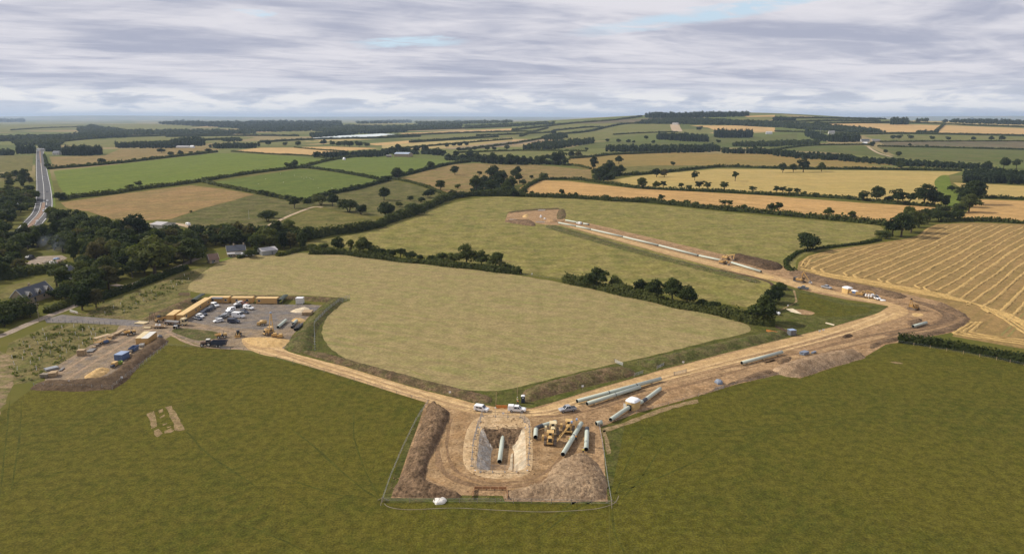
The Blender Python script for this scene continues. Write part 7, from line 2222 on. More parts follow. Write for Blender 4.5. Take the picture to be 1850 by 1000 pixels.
for s in (-1.08, 1.08):
    MB().box((0, s, 0.80), (5.6, 0.06, 0.35)).build('side_board', WOOD, r)
MB().beam((2.8, 0, 0.6), (4.1, 0, 0.5), 0.12, 0.12).build('drawbar', STEEL, r)


def sack(name, label, cat, p, s, mt, z0=0.0, seed=1, group=None):
    """A slumped sheet-covered lump."""
    rg = np.random.default_rng(seed)
    n, m_ = 14, 7
    vs, fs = [], []
    ph = rg.uniform(0, 6.28, 4)
    for j in range(m_ + 1):
        t = j / m_ * math.pi / 2
        for i in range(n):
            a = 2 * math.pi * i / n
            sq = 1 / max(abs(math.cos(a)), abs(math.sin(a))) ** 0.6
            wob = 1 + 0.10 * math.sin(3 * a + ph[0]) + 0.07 * math.sin(5 * a + ph[1] + 3 * t)
            vs.append((s[0] / 2 * sq * wob * math.cos(a) * math.cos(t), s[1] / 2 * sq * wob * math.sin(a) * math.cos(t), s[2] * math.sin(t) ** 0.7 * (1 + 0.08 * math.sin(4 * a + ph[2]))))
    for j in range(m_):
        for i in range(n):
            fs.append((j * n + i, j * n + (i + 1) % n, (j + 1) * n + (i + 1) % n, (j + 1) * n + i))
    me = bpy.data.meshes.new(name)
    me.from_pydata(vs, [], fs)
    me.materials.append(mt)
    o = link(name, me, None, G(*p) + Vector((0, 0, z0)))
    o.rotation_euler = (0, 0, rg.uniform(0, 3))
    return tag(o, label, cat, group)


sack('bulk_bag', 'left white bulk bag on the wooden flatbed trailer', 'bulk bag', (283, 592), (1.0, 1.0, 0.9), TARPW, 0.87, 1, 'bulk bags on the flatbed trailer')
sack('bulk_bag', 'right white bulk bag on the wooden flatbed trailer', 'bulk bag', (289, 592), (1.1, 1.0, 0.8), WHITE, 0.87, 2, 'bulk bags on the flatbed trailer')
sack('tarpaulin_heap', 'crumpled white sheeting lying on the grass below the excavation', 'sheeting', (795, 906), (2.9, 2.1, 0.9), TARPW, 0.0, 3)
sack('tank', 'blue-grey covered tank alone at the field edge of the works', 'tank', (1299, 692), (2.6, 2.2, 1.3), SBLUE, 0.05, 4)
sack('bulk_bag', 'white bag on the ground beside the ochre excavator', 'bulk bag', (1464, 511.5), (1.6, 1.2, 0.9), WHITE, 0.06, 5)
sack('bulk_bag', 'white bag on the ground at the right end of the convoy', 'bulk bag', (1595, 543), (2.6, 1.6, 0.6), WHITE, 0.06, 6)
sack('bulk_bag', 'white bag beside the far pipe string at the far excavation', 'bulk bag', (984, 396), (1.5, 1.5, 1.2), WHITE, 0.06, 7)
sack('bulk_bag', 'upright white bag inside the far excavation', 'bulk bag', (977, 393), (1.6, 1.6, 2.2), WHITE, 0.06, 8)


def stack(name, label, cat, p, q, L, w, h, mt, layers=4, group=None):
    r = put(name, label, cat, p, q, group)
    n = max(3, int(w / 0.3))
    for k in range(layers):
        mb = MB()
        for i in range(n):
            mb.box((random.uniform(-0.12, 0.12), -w / 2 + (i + 0.5) * w / n, 0.12 + k * h / layers), (L * random.uniform(0.93, 1.0), w / n * 0.86, h / layers * 0.82))
        mb.build('board_layer', mt, r)
    for x_ in (-L * 0.3, L * 0.3):
        MB().box((x_, 0, 0), (0.15, w, 0.115)).build('bearer', OLDWOOD, r)
    return r


stack('timber_stack', 'sawn timber baulks stacked beside the pale stone pile', 'timber stack', (556, 567.5), (566, 557), 4.5, 4.0, 1.4, WOOD)
stack('pallet_stack', 'tall stack of wooden pallets at the left edge of the lower compound', 'pallet stack', (148, 641), (158, 634), 2.2, 2.6, 2.0, WOOD, 8)
stack('timber_stack', 'pile of old boards at the bottom corner of the lower compound', 'timber stack', (97, 679), (104, 672), 2.6, 2.2, 1.4, WOOD, 4)
stack('timber_stack', 'pile of dark boards beside the bottom corner of the lower compound', 'timber stack', (82, 681), (92, 676), 2.0, 2.6, 1.2, OLDWOOD, 3)
stack('timber_stack', 'long timber mats at the top left of the lower compound', 'timber stack', (216, 602), (232, 593), 7.0, 1.6, 0.8, WOOD, 3)
stack('timber_stack', 'short timber mats right of the long mats', 'timber stack', (226, 603), (236, 595), 4.0, 2.0, 0.7, OLDWOOD, 3)
stack('timber_stack', 'timber mats in front of the blue container', 'timber stack', (229, 644), (240, 634), 4.5, 2.0, 0.7, WOOD, 3)
stack('steel_plate_stack', 'grey steel road plates lying at the left of the lower compound', 'steel plates', (165, 634), (175, 626), 4.0, 2.2, 0.4, STEEL, 2)
stack('steel_plate_stack', 'grey sheet stack behind the old boards', 'steel plates', (93, 667), (106, 664), 4.0, 2.4, 0.6, GALV, 3)
stack('steel_plate_stack', 'pale plywood sheets left of the trailer at the compound mouth', 'steel plates', (256, 584), (268, 585), 5.0, 3.0, 0.35, PALEY, 2)
stack('steel_plate_stack', 'pale plywood sheets lying in front of the trailer', 'steel plates', (266, 593), (276, 593), 3.0, 1.4, 0.3, PALEY, 2)
stack('trench_sheet_stack', 'bluish trench sheets standing near the single lone pipe', 'trench sheets', (1453, 640), (1466, 636), 3.2, 2.0, 1.1, SBLUE, 3)
stack('trench_sheet_stack', 'blue-grey trench sheets right of the others near the stockpile', 'trench sheets', (1470, 638), (1478, 635), 2.4, 0.8, 0.6, SBLUE, 2)
for k, (p, q, mt, L, w, h) in enumerate((((176, 625), (186, 618), OLDWOOD, 2.4, 1.2, 0.8), ((202, 610), (212, 604), WOOD, 3.0, 1.4, 1.0), ((170, 629), (178, 622), WOOD, 1.4, 1.2, 0.7), ((236, 637), (244, 630), OLDWOOD, 2.0, 1.2, 0.9), ((224, 648), (232, 641), STEEL, 2.4, 1.2, 0.6), ((112, 668), (120, 662), STEEL, 3.0, 0.8, 0.3))):
    stack('pallet_stack', '%s pallet load in the lower compound, %s from the left' % (('brown', 'tan', 'small tan', 'brown', 'grey steel', 'low grey steel')[k], ORD[(2, 4, 1, 6, 5, 0)[k]]), 'pallet stack', p, q, L, w, h, mt, 3, 'pallet loads in the lower compound')
# open-sided wagon with racks in the lower compound
r = put('rack_trailer', 'yellow rack trailer with an open frame in the lower compound', 'trailer', (186, 619), (206, 613))
wheels(r, [(-1.2, 0.9), (-1.2, -0.9), (1.4, 0.9), (1.4, -0.9)], 0.4, 0.3)
MB().box((0, 0, 0.7), (6.0, 2.1, 0.2)).build('deck', DKY, r)
for x_ in (-2.9, -0.9, 1.1, 2.9):
    for y_ in (-1.0, 1.0):
        MB().box((x_, y_, 0.905), (0.12, 0.12, 1.7)).build('stake', YEL, r)
MB().box((0, 0, 2.61), (6.2, 2.2, 0.12)).build('rack_top', WOOD, r)
r = put('engine_unit', 'small blue and black engine unit beside the rack trailer', 'engine unit', (192, 620), (200, 618))
MB().box((0, 0, 0.35), (1.6, 1.0, 0.9)).build('housing', BLUEP, r, bevel=0.06)
MB().box((0, 0, 0.1), (1.9, 1.1, 0.24)).build('skid_base', BLACKP, r)


def skip_bin(p, q, label, mt, s=(3.4, 1.8, 1.5)):
    r = put('skip_bin', label, 'skip', p, q)
    L, w, h = s
    mb = MB()
    o_ = [(-L / 2 + 0.5, -w / 2 + 0.1, 0), (L / 2 - 0.5, -w / 2 + 0.1, 0), (L / 2 - 0.5, w / 2 - 0.1, 0), (-L / 2 + 0.5, w / 2 - 0.1, 0), (-L / 2, -w / 2, h), (L / 2, -w / 2, h), (L / 2, w / 2, h), (-L / 2, w / 2, h)]
    i_ = [(x_ * 0.92, y_ * 0.9, max(0.12, z_)) for x_, y_, z_ in o_]
    mb.add(o_ + i_, [(0, 3, 2, 1), (0, 1, 5, 4), (1, 2, 6, 5), (2, 3, 7, 6), (3, 0, 4, 7), (8, 9, 10, 11), (8, 12, 13, 9), (9, 13, 14, 10), (10, 14, 15, 11), (11, 15, 12, 8), (4, 5, 13, 12), (5, 6, 14, 13), (6, 7, 15, 14), (7, 4, 12, 15)])
    mb.build('tub', mt, r)
    for s_ in (-1, 1):
        for x_ in (-L * 0.22, L * 0.22):
            MB().tube((x_, s_ * (w / 2 + 0.005), h * 0.6), (x_, s_ * (w / 2 + 0.16), h * 0.6), 0.07, 0.07, 8).build('lifting_lug', mt, r)
    return r


skip_bin((242, 633), (252, 626), 'open blue skip between blue container and yellow containers', BLUEP, (4.2, 2.2, 1.5))
skip_bin((215, 658), (223, 656), 'lime green open bin in front of the blue container', GREENP, (2.4, 1.7, 1.0))
r = put('generator', 'yellow generator box in front of the lime green bin', 'generator', (208, 661), (215, 657))
MB().box((0, 0, 0.2), (2.2, 1.4, 1.35)).build('housing', YEL, r, bevel=0.08)
MB().box((0, 0, 0.02), (2.4, 1.5, 0.175)).build('skid_base', BLACKP, r)
MB().tube((0.6, 0.3, 1.55), (0.6, 0.3, 1.9), 0.06, 0.06, 8).build('exhaust_pipe', STEEL, r)
r = put('compressor', 'small dark blue compressor with pale front by the sand pile', 'compressor', (204, 664.5), (199, 667))
wheels(r, [(-0.1, 0.55), (-0.1, -0.55)], 0.28, 0.18)
MB().box((0, 0, 0.4), (1.6, 0.95, 0.7), top=(0.9, 0.85, 0)).build('housing', NAVY, r, bevel=0.08)
MB().beam((0.8, 0, 0.45), (1.6, 0, 0.35), 0.08, 0.08).build('drawbar', STEEL, r)
skip_bin((256, 625.5), (264, 619), 'pale open bin in front of the yellow containers', OFFW, (2.2, 1.6, 0.9))
sack('covered_load', 'grey covered load behind the yellow containers', 'covered load', (289, 609), (1.8, 1.5, 1.0), GREYP, 0.05, 11)

# ------------------------------------------------------------------ welding tents


def tent(p, q, label, L, w, h, side, top):
    r = put('welding_tent', label, 'tent', p, q, 'white-topped welding tents')
    mb = MB()
    oc = []
    for k in range(12):
        a = 2 * math.pi * (k + 0.5) / 12
        k_ = 1 / max(abs(math.cos(a)), abs(math.sin(a))) ** 0.55
        oc.append((L / 2 * k_ * math.cos(a) * 0.95, w / 2 * k_ * math.sin(a) * 0.95))
    vs = [(x_, y_, 0.0) for x_, y_ in oc] + [(x_ * 1.03, y_ * 1.03, h * 0.8) for x_, y_ in oc]
    mb.add(vs, [(i, (i + 1) % 12, 12 + (i + 1) % 12, 12 + i) for i in range(12)])
    mb.build('side_wall', side, r)
    rt = MB()
    rings_ = [(1.06, h * 0.78), (1.04, h * 0.86), (0.8, h * 0.97), (0.4, h * 1.02)]
    vs = [(x_ * s, y_ * s, z) for s, z in rings_ for x_, y_ in oc] + [(0, 0, h * 1.03)]
    fs = [(j * 12 + i, j * 12 + (i + 1) % 12, (j + 1) * 12 + (i + 1) % 12, (j + 1) * 12 + i) for j in range(3) for i in range(12)]
    fs += [(36 + i, 36 + (i + 1) % 12, 48) for i in range(12)]
    rt.add(vs, fs).build('roof', top, r)
    for s in (-1, 1):
        MB().box((s * (L / 2 + 0.10), 0, 0.06), (0.06, 1.5, 1.75)).build('opening_shade_panel', PIPEIN, r)  # near-black panel over the end wall, painting the shade of the pipe opening
    MB().box((-L / 2 - 0.2, w / 2 * 0.75, 0.3), (0.06, 0.9, 1.5)).build('open_flap', OFFW, r)
    return r


tent((1143, 737), (1156, 729), 'large domed tent over the bent pipe near the haul road', 4.2, 3.7, 3.1, TENTY, WHITE)
tent((1530, 529), (1544, 533), 'small domed tent leading the convoy beside the far route', 4.4, 3.8, 3.2, TENTY, WHITE)
r = put('welding_truck', 'tracked welding unit with blue and white housing behind the convoy tent', 'welding unit', (1543, 533.5), (1553, 536))
for s in (-1, 1):
    track_unit(r, s * 1.0, 4.2, 0.8, 0.5)
MB().box((0, 0, 0.6), (4.6, 1.9, 0.5)).build('chassis', DKY, r)
MB().box((0.3, 0, 1.105), (2.0, 1.8, 1.2)).build('housing', BLUEP, r, bevel=0.06)
MB().box((0.0, 0, 2.31), (2.6, 2.0, 0.2), top=(0.95, 0.9, 0)).build('canopy', WHITE, r)
MB().box((-1.6, 0, 1.105), (1.2, 1.6, 0.7)).build('tool_locker', DKY, r, bevel=0.05)
r = put('equipment_trailer', 'trailer of white drums between excavator and white convoy pickup', 'trailer', (1569, 538.5), (1580, 540))
wheels(r, [(0.2, 0.9), (0.2, -0.9)], 0.4, 0.25)
MB().box((0, 0, 0.6), (4.0, 1.8, 0.18)).beam((2.0, 0, 0.6), (3.0, 0, 0.5), 0.12, 0.12).build('deck', DKY, r)
for x_ in (-1.2, 0, 1.2):
    MB().tube((x_, 0, 0.785), (x_, 0, 1.9), 0.5, 0.45, 12).build('drum', WHITE, r)
r = put('generator', 'dark generator beside the ochre excavator with raised arm', 'generator', (1438, 508), (1446, 510))
MB().box((0, 0, 0.25), (2.6, 1.6, 1.9)).build('housing', BLACKP, r, bevel=0.08)
MB().box((0, 0, 0.05), (2.8, 1.7, 0.19)).build('skid_base', STEEL, r)
MB().tube((0.8, 0.3, 2.15), (0.8, 0.3, 2.6), 0.08, 0.08, 8).build('exhaust_pipe', STEEL, r)

# portable toilet
r = put('portable_toilet', 'dark blue portable toilet with a white roof beside the haul road', 'toilet', (945, 726.5), (944, 735))
MB().box((0, 0, 0.1), (1.1, 1.1, 1.95), top=(0.96, 0.96, 0)).build('cabin_wall', NAVY, r)
MB().box((0, 0, 0), (1.2, 1.2, 0.098)).build('skid_base', BLACKP, r)
MB().box((0, 0, 2.055), (1.22, 1.22, 0.28), top=(0.7, 0.7, 0)).build('roof', WHITE, r, bevel=0.05)
d_ = MB().box((0.55, 0, 0.18), (0.05, 0.75, 1.75), top=(1, 1, -0.012)).build('door', NAVY, r)
MB().box((0.585, 0, 1.5), (0.03, 0.35, 0.3)).build('door_plate', WHITE, d_)


# ------------------------------------------------------------------ people
def person(p, q, label, pose='stand', vest=HIVIS, helmet=WHITE):
    """One continuous skinned body; clothing and helmet as children (x forward)."""
    r = put('person', label, 'person', p, q, 'workers on the site')
    J = {'pelvis': (0, 0, 0.95), 'waist': (0.0, 0, 1.12), 'chest': (0.01, 0, 1.36), 'neck': (0.02, 0, 1.50), 'chin': (0.05, 0, 1.58), 'head': (0.05, 0, 1.68), 'crown': (0.04, 0, 1.76),
         'hipL': (0, 0.10, 0.90), 'kneeL': (0.06, 0.12, 0.50), 'ankL': (0.0, 0.13, 0.09), 'toeL': (0.17, 0.15, 0.04),
         'hipR': (0, -0.10, 0.90), 'kneeR': (0.04, -0.12, 0.50), 'ankR': (-0.06, -0.13, 0.09), 'toeR': (0.11, -0.15, 0.04),
         'shL': (0.01, 0.19, 1.42), 'elL': (0.02, 0.26, 1.14), 'wrL': (0.17, 0.22, 0.95), 'haL': (0.23, 0.21, 0.90),
         'shR': (0.01, -0.19, 1.42), 'elR': (0.0, -0.27, 1.14), 'wrR': (0.12, -0.25, 0.92), 'haR': (0.18, -0.24, 0.87)}
    if pose == 'bend':
        for k in J:
            x_, y_, z_ = J[k]
            if z_ > 1.0 or k[:2] in ('el', 'wr', 'ha', 'sh'):
                a = 0.75
                dx_, dz_ = x_, z_ - 0.95
                J[k] = (dx_ * math.cos(a) + dz_ * math.sin(a), y_, 0.95 + dz_ * math.cos(a) - dx_ * math.sin(a))
        for s in ('L', 'R'):
            sh = J['sh' + s]
            J['el' + s] = (sh[0] + 0.08, sh[1] * 1.1, sh[2] - 0.28)
            J['wr' + s] = (sh[0] + 0.22, sh[1] * 0.9, sh[2] - 0.5)
            J['ha' + s] = (sh[0] + 0.28, sh[1] * 0.85, sh[2] - 0.55)
    E = [('pelvis', 'waist'), ('waist', 'chest'), ('chest', 'neck'), ('neck', 'chin'), ('chin', 'head'), ('head', 'crown'), ('pelvis', 'hipL'), ('hipL', 'kneeL'), ('kneeL', 'ankL'), ('ankL', 'toeL'), ('pelvis', 'hipR'), ('hipR', 'kneeR'), ('kneeR', 'ankR'), ('ankR', 'toeR'),
         ('chest', 'shL'), ('shL', 'elL'), ('elL', 'wrL'), ('wrL', 'haL'), ('chest', 'shR'), ('shR', 'elR'), ('elR', 'wrR'), ('wrR', 'haR')]
    RAD = dict(pelvis=.15, waist=.14, chest=.16, neck=.06, chin=.085, head=.10, crown=.075, hipL=.10, hipR=.10, kneeL=.065, kneeR=.065, ankL=.045, ankR=.045, toeL=.04, toeR=.04, shL=.065, shR=.065, elL=.045, elR=.045, wrL=.032, wrR=.032, haL=.04, haR=.04)

    def skin(name, keys, mt, grow):
        ks = [k for k in J if k in keys]
        ix = {k: i for i, k in enumerate(ks)}
        me_ = bpy.data.meshes.new(name)
        me_.from_pydata([J[k] for k in ks], [(ix[a], ix[c]) for a, c in E if a in ix and c in ix], [])
        me_.materials.append(mt)
        o = link(name, me_, r)
        md = o.modifiers.new('skin', 'SKIN')
        for i, k in enumerate(ks):
            sv = me_.skin_vertices[0].data[i]
            rr_ = RAD[k] + grow
            sv.radius = (rr_ * (1.25 if k in ('chest', 'waist', 'pelvis') else 1), rr_)
            sv.use_root = (i == 0)
        o.modifiers.new('sub', 'SUBSURF').levels = 1
        return o
    skin('body', set(J), SKIN, 0.0)
    skin('jacket', {'waist', 'chest', 'shL', 'elL', 'wrL', 'shR', 'elR', 'wrR', 'pelvis'}, vest, 0.02)
    skin('trousers', {'pelvis', 'hipL', 'kneeL', 'ankL', 'hipR', 'kneeR', 'ankR'}, TROUS, 0.018)
    hx, hy, hz2 = J['head']
    mb = MB()
    n = 10
    vs, fs = [], []
    for j in range(5):
        t = j / 4 * math.pi / 2
        for i in range(n):
            a = 2 * math.pi * i / n
            vs.append((hx + 0.125 * math.cos(a) * math.cos(t), hy + 0.115 * math.sin(a) * math.cos(t), hz2 + 0.03 + 0.13 * math.sin(t)))
    for j in range(4):
        for i in range(n):
            fs.append((j * n + i, j * n + (i + 1) % n, (j + 1) * n + (i + 1) % n, (j + 1) * n + i))
    mb.add(vs, fs).box((hx + 0.13, hy, hz2 + 0.025), (0.12, 0.18, 0.015))
    mb.build('helmet', helmet, r)
    return r


person((935.5, 731), (930, 736), 'person in orange jacket and white helmet standing left of the portable toilet', 'stand', HIVISO)
person((934.5, 727), (940, 732), 'person in yellow jacket standing just behind the one in orange', 'stand', HIVIS)
person((1028.5, 800), (1034, 792), 'person in yellow jacket bending over the left side of the slanting pipe', 'bend', HIVIS)
person((1040.8, 796), (1036, 791), 'person in orange jacket at the joint of the slanting pipe', 'bend', HIVISO)
person((1053.5, 820), (1059, 813), 'person in yellow jacket at the open end of the right-hand pipe', 'stand', HIVIS)

# ------------------------------------------------------------------ fences


def post_fence(pp, label, spacing=4.0, h=1.15, wires=(0.4, 0.75, 1.05), mt=OLDWOOD, wmt=GALV, pr=0.06, wr=0.012, name='fence', cat='fence', maxposts=100, rails=False):
    C = []
    q = [G(*p) for p in pp]
    for a, c in zip(q, q[1:]):
        n = max(1, int((c - a).length / spacing))
        C += [a.lerp(c, k / n) for k in range(n)]
    C.append(q[-1])
    if len(C) > maxposts:
        C = [C[int(i * (len(C) - 1) / (maxposts - 1))] for i in range(maxposts)]
    r = thing(name, label, cat, q[0])
    base = Vector(q[0])
    pm = None
    for p in C:
        d_ = p - base
        if pm is None:
            o = MB().box((0, 0, -0.2), (pr * 2, pr * 2, h + 0.2)).build('post', mt, r)
            pm = o.data
        else:
            o = link('post', pm, r)
        o.location = (d_.x, d_.y, d_.z)
        o.rotation_euler = (random.uniform(-0.03, 0.03), random.uniform(-0.03, 0.03), random.uniform(0, 1))
    mb = MB()
    for a, c in zip(C, C[1:]):
        for z_ in wires:
            if rails:
                mb.beam(a - base + Vector((0, 0, z_)), c - base + Vector((0, 0, z_)), 0.04, 0.14)
            else:
                mb.tube(a - base + Vector((0, 0, z_)), c - base + Vector((0, 0, z_)), wr, wr, 4, cap=False)
    mb.build('rail' if rails else 'wire', mt if rails else wmt, r)
    return r


post_fence([(774, 727), (752, 760), (728, 810), (706, 862), (691, 906)], 'post and wire fence up the left side of the excavation', 4.0, wr=0.02)
post_fence([(691, 906), (740, 906.5), (830, 907), (960, 908), (1105, 911)], 'post and wire fence along the bottom of the excavation', 4.0, wr=0.02)
post_fence([(1105, 911), (1098, 870), (1091, 820), (1086, 790), (1082, 770)], 'post and wire fence up the right side of the excavation', 4.0, wr=0.02)
tag(ribbon('rope', OLDWOOD, 0.06, [(694, 909), (705, 916), (740, 920), (820, 917), (900, 921), (980, 924), (1050, 921), (1085, 917), (1110, 908), (1118, 895)], 0.14, 0.03, kind=None), 'pale rope lying on the grass below the bottom fence', 'rope')
for p, lb in (((691, 906), 'splayed corner strut at the lower left of the excavation fence'), ((1105, 911), 'splayed corner strut at the lower right of the excavation fence')):
    r = thing('corner_strut', lb, 'fence strut', G(*p), 0.4)
    for k in range(3):
        a = k * 2.1
        MB().beam((1.5 * math.cos(a), 1.5 * math.sin(a), 0.0), (0, 0, 1.1), 0.1, 0.1).build('brace', OLDWOOD, r)
    MB().box((0, 0, -0.1), (0.16, 0.16, 1.4)).build('post', OLDWOOD, r)
post_fence([(1085, 771), (1150, 747), (1262, 716), (1330, 695), (1406, 677)], 'post and wire fence along the field edge of the haul road', 6.0)
post_fence([(1622, 619), (1680, 629), (1740, 639), (1800, 650), (1850, 660), (1960, 684)], 'pale post fence in front of the leafy hedge at right', 4.0, 1.25, mt=WOOD, pr=0.05)
post_fence([(62, 699.5), (130, 702), (203, 703), (252, 664), (302, 624)], 'wire fence round the foot of the lower compound bund', 3.0, 1.6, wires=(0.4, 0.8, 1.2, 1.55), mt=GALV, pr=0.05)
post_fence([(300, 625), (370, 629), (440, 633), (500, 648), (560, 664), (640, 688), (772, 728)], 'post and wire fence along the near side of the haul road', 6.0)
post_fence([(85, 582), (140, 584), (210, 587)], 'grey paling fence along the entrance road', 2.4, 1.5, wires=(0.5, 1.0, 1.4), mt=GREYP, pr=0.06)
post_fence([(128, 566), (148, 570), (224, 576)], 'low timber rail fence behind the entrance road', 2.6, 1.1, wires=(0.5, 0.9), mt=WOOD, rails=True, pr=0.07)
post_fence([(920, 493), (960, 499), (1020, 507)], 'pale wire fence across the gap between the two tree rows', 5.0)
post_fence([(985, 411), (1100, 439), (1200, 467), (1300, 492), (1365, 511)], 'wire fence below the long low bank of the pipe route', 7.0)


def mesh_panel_proto(L=3.4, h=2.0):
    mb = MB()
    for x_ in (0.02, L - 0.02):
        mb.tube((x_, 0, 0.05), (x_, 0, h), 0.03, 0.03, 6)
    for z_ in (0.25, h * 0.62, h):
        mb.tube((0, 0, z_), (L, 0, z_), 0.022, 0.022, 5, cap=False)
    for k in range(1, 16):
        mb.tube((k * L / 16, 0, 0.25), (k * L / 16, 0, h), 0.009, 0.009, 4, cap=False)
    for z_ in (0.6, 0.95, 1.6, 1.8):
        mb.tube((0, 0, z_), (L, 0, z_), 0.009, 0.009, 4, cap=False)
    for x_ in (0.02,):
        mb.box((x_, 0, 0), (0.22, 0.65, 0.14))
    return mb


def mesh_fence(pp, label, name='mesh_fence', h=2.0, closed=False):
    q = [G(*p) for p in pp]
    if closed:
        q.append(q[0])
    r = thing(name, label, 'fence', q[0])
    pm = None
    for a, c in zip(q, q[1:]):
        n = max(1, round((c - a).length / 3.4))
        for k in range(n):
            p0, p1 = a.lerp(c, k / n), a.lerp(c, (k + 1) / n)
            if pm is None:
                o = mesh_panel_proto(3.4, h).build('mesh_panel', GALV, r)
                pm = o.data
            else:
                o = link('mesh_panel', pm, r)
            o.location = p0 - q[0] + Vector((0, 0, 0.1))
            o.rotation_euler = (0, 0, math.atan2(p1.y - p0.y, p1.x - p0.x) + random.uniform(-0.03, 0.03))
            o.scale = ((p1 - p0).length / 3.4, 1, 1)
    return r


mesh_fence([(872, 752), (940, 754), (956, 771), (957, 800), (955, 840), (934, 853), (868, 853), (852, 842), (855, 805), (864, 772)], 'grey wire-mesh barrier ring around the excavation pit', closed=True)
mesh_fence([(569, 632), (568, 590), (572, 584), (590, 566), (612, 548), (632, 540)], 'tall grey mesh fence outside the grassed compound bund', h=2.2)


def gate(p, q, label, mt=GALV):
    a, c = G(*p), G(*q)
    L = (c - a).length
    r = thing('field_gate', label, 'gate', a + Vector((0, 0, 0.05)), math.atan2(c.y - a.y, c.x - a.x), 'grey gates along the haul road')
    mb = MB()
    for z_ in (0.25, 0.5, 0.75, 1.0, 1.2):
        mb.tube((0, 0, z_), (L, 0, z_), 0.035, 0.035, 6)
    for t in (0, 0.5, 1):
        mb.tube((t * L, 0, 0.2), (t * L, 0, 1.22), 0.04, 0.04, 6)
    mb.build('gate_frame', mt, r)
    for x_ in (-0.12, L + 0.12):
        MB().box((x_, 0, -0.1), (0.15, 0.15, 1.5)).build('gate_post', OLDWOOD, r)
    return r


gate((1111, 655), (1125, 661), 'grey gate highest up beside the hay field')
gate((1146, 680), (1161, 675), 'grey gate at the end of the brown bund by the haul road')
gate((1187, 667), (1199, 661), 'grey gate on the road side of the grassy bund')
gate((1218, 678), (1239, 673), 'grey gate lying across the works below the haul road')
gate((1292, 706), (1307, 702), 'grey gate in the field-side fence near the covered tank')
gate((1416, 519), (1422, 523), 'grey gate near the stream culvert')
gate((399, 631), (416, 632), 'grey gate in the fence below the tipping trailer')


def panel_barrier(p, q, label, h, mt, name='barrier', th=0.08, cat='barrier'):
    a, c = G(*p), G(*q)
    L = (c - a).length
    r = thing(name, label, cat, a + Vector((0, 0, 0.06)), math.atan2(c.y - a.y, c.x - a.x))
    n = max(2, round(L / 2.0))
    for k in range(n):
        MB().box(((k + 0.5) * L / n, 0, 0.15), (L / n * 0.95, th, h - 0.15)).build('barrier_panel', mt, r)
        MB().box(((k + 0.5) * L / n, 0, 0), (0.12, 0.5, 0.148)).build('foot', BLACKP, r)
    return r


panel_barrier((896, 737.5), (917, 738), 'solid orange barrier across the crossing left of the white pickup', 1.1, ORANGEM)
panel_barrier((857, 884), (915, 884.5), 'orange-brown mesh barrier along the bottom of the excavation works', 0.8, ORANGEB)
panel_barrier((854, 901), (857, 884), 'short orange-brown mesh barrier at the lower left of the crossing', 0.8, ORANGEB)
panel_barrier((917, 902), (916, 884), 'short orange-brown mesh barrier at the lower right of the crossing', 0.8, ORANGEB)
panel_barrier((1384, 599), (1411, 605), 'orange mesh barrier on the bund beside the grey container', 1.0, ORANGEM)
panel_barrier((323, 534), (343, 534), 'pale timber hoarding on the bank behind the cabins', 1.6, WOOD)
panel_barrier((127, 564), (141, 568), 'curved white entrance wall beside the lane', 1.2, OFFW, 'entrance_wall', 0.3, 'wall')
panel_barrier((921, 397.5), (935, 398), 'pale sheet barrier at the front of the far excavation', 1.0, TARPW)
panel_barrier((968, 402), (984, 402), 'pale barrier at the crossing of the far excavation', 1.0, TARPW)
panel_barrier((972, 381), (985, 380.5), 'pale barrier along the back of the far excavation', 1.2, TARPW)
for k, (p, h, lb) in enumerate((((895.5, 737), 5.2, 'leaning pole left of the orange barrier, warning of overhead wires'), ((934.5, 722), 5.0, 'tall thin pole behind the people, warning of overhead wires'))):
    r = thing('warning_pole', lb, 'pole', G(*p), 0.0, 'overhead wire warning poles')
    MB().tube((0, 0, -0.1), (0.25 if k == 0 else 0.1, 0, h), 0.06, 0.05, 8).build('shaft', WOOD, r)
    MB().box((0, 0, 0), (0.6, 0.6, 0.25)).build('base_block', OFFW, r)


def sign(p, label, h=1.6, s=(0.7, 0.6), group='white site signs'):
    r = thing('sign', label, 'sign', G(*p) + Vector((0, 0, 0.05)), R(random.uniform(-15, 15)), group)
    MB().box((0, 0, -0.05), (0.07, 0.07, h)).build('post', OLDWOOD, r)
    MB().box((0, -0.06, h - s[1]), (s[0], 0.04, s[1])).build('board', WHITE, r)


sign((1052.5, 704), 'white board on the soil bund right of the toilet')
sign((1234, 660), 'white board beside the haul road below the grassy bund')
sign((813, 715), 'white board on the left haul road bund')
sign((961, 500), 'white board in the gap between the two tree rows', 2.0)
sign((909, 749.5), 'white board lying near the top of the excavation', 0.9)
sign((1487, 601), 'left white board at the stream crossing on the haul road')
sign((1480, 603), 'middle white board at the stream crossing on the haul road')
sign((126, 695), 'white board on the front of the lower compound fence')
sign((221, 688), 'white board on the side of the lower compound fence')
sign((1423, 556.5), 'white marker beside the footpath below the culvert')


def lampmast(p, h, label, mt=GALV, name='mast', arms=True):
    r = thing(name, label, 'mast', G(*p))
    z = gz(r.location.x, r.location.y)
    r.location.z = z
    MB().tube((0, 0, -0.2), (0, 0, h), h * 0.016, h * 0.009, 8).build('shaft', mt, r)
    if arms:
        MB().beam((-h * 0.1, 0, h * 0.92), (h * 0.1, 0, h * 0.92), h * 0.014, h * 0.014).build('crossarm', mt, r)
        for x_ in (-h * 0.085, h * 0.085):
            MB().tube((x_, 0, h * 0.927), (x_, 0, h * 0.952), h * 0.006, h * 0.006, 6).build('insulator', OFFW, r)
    return r


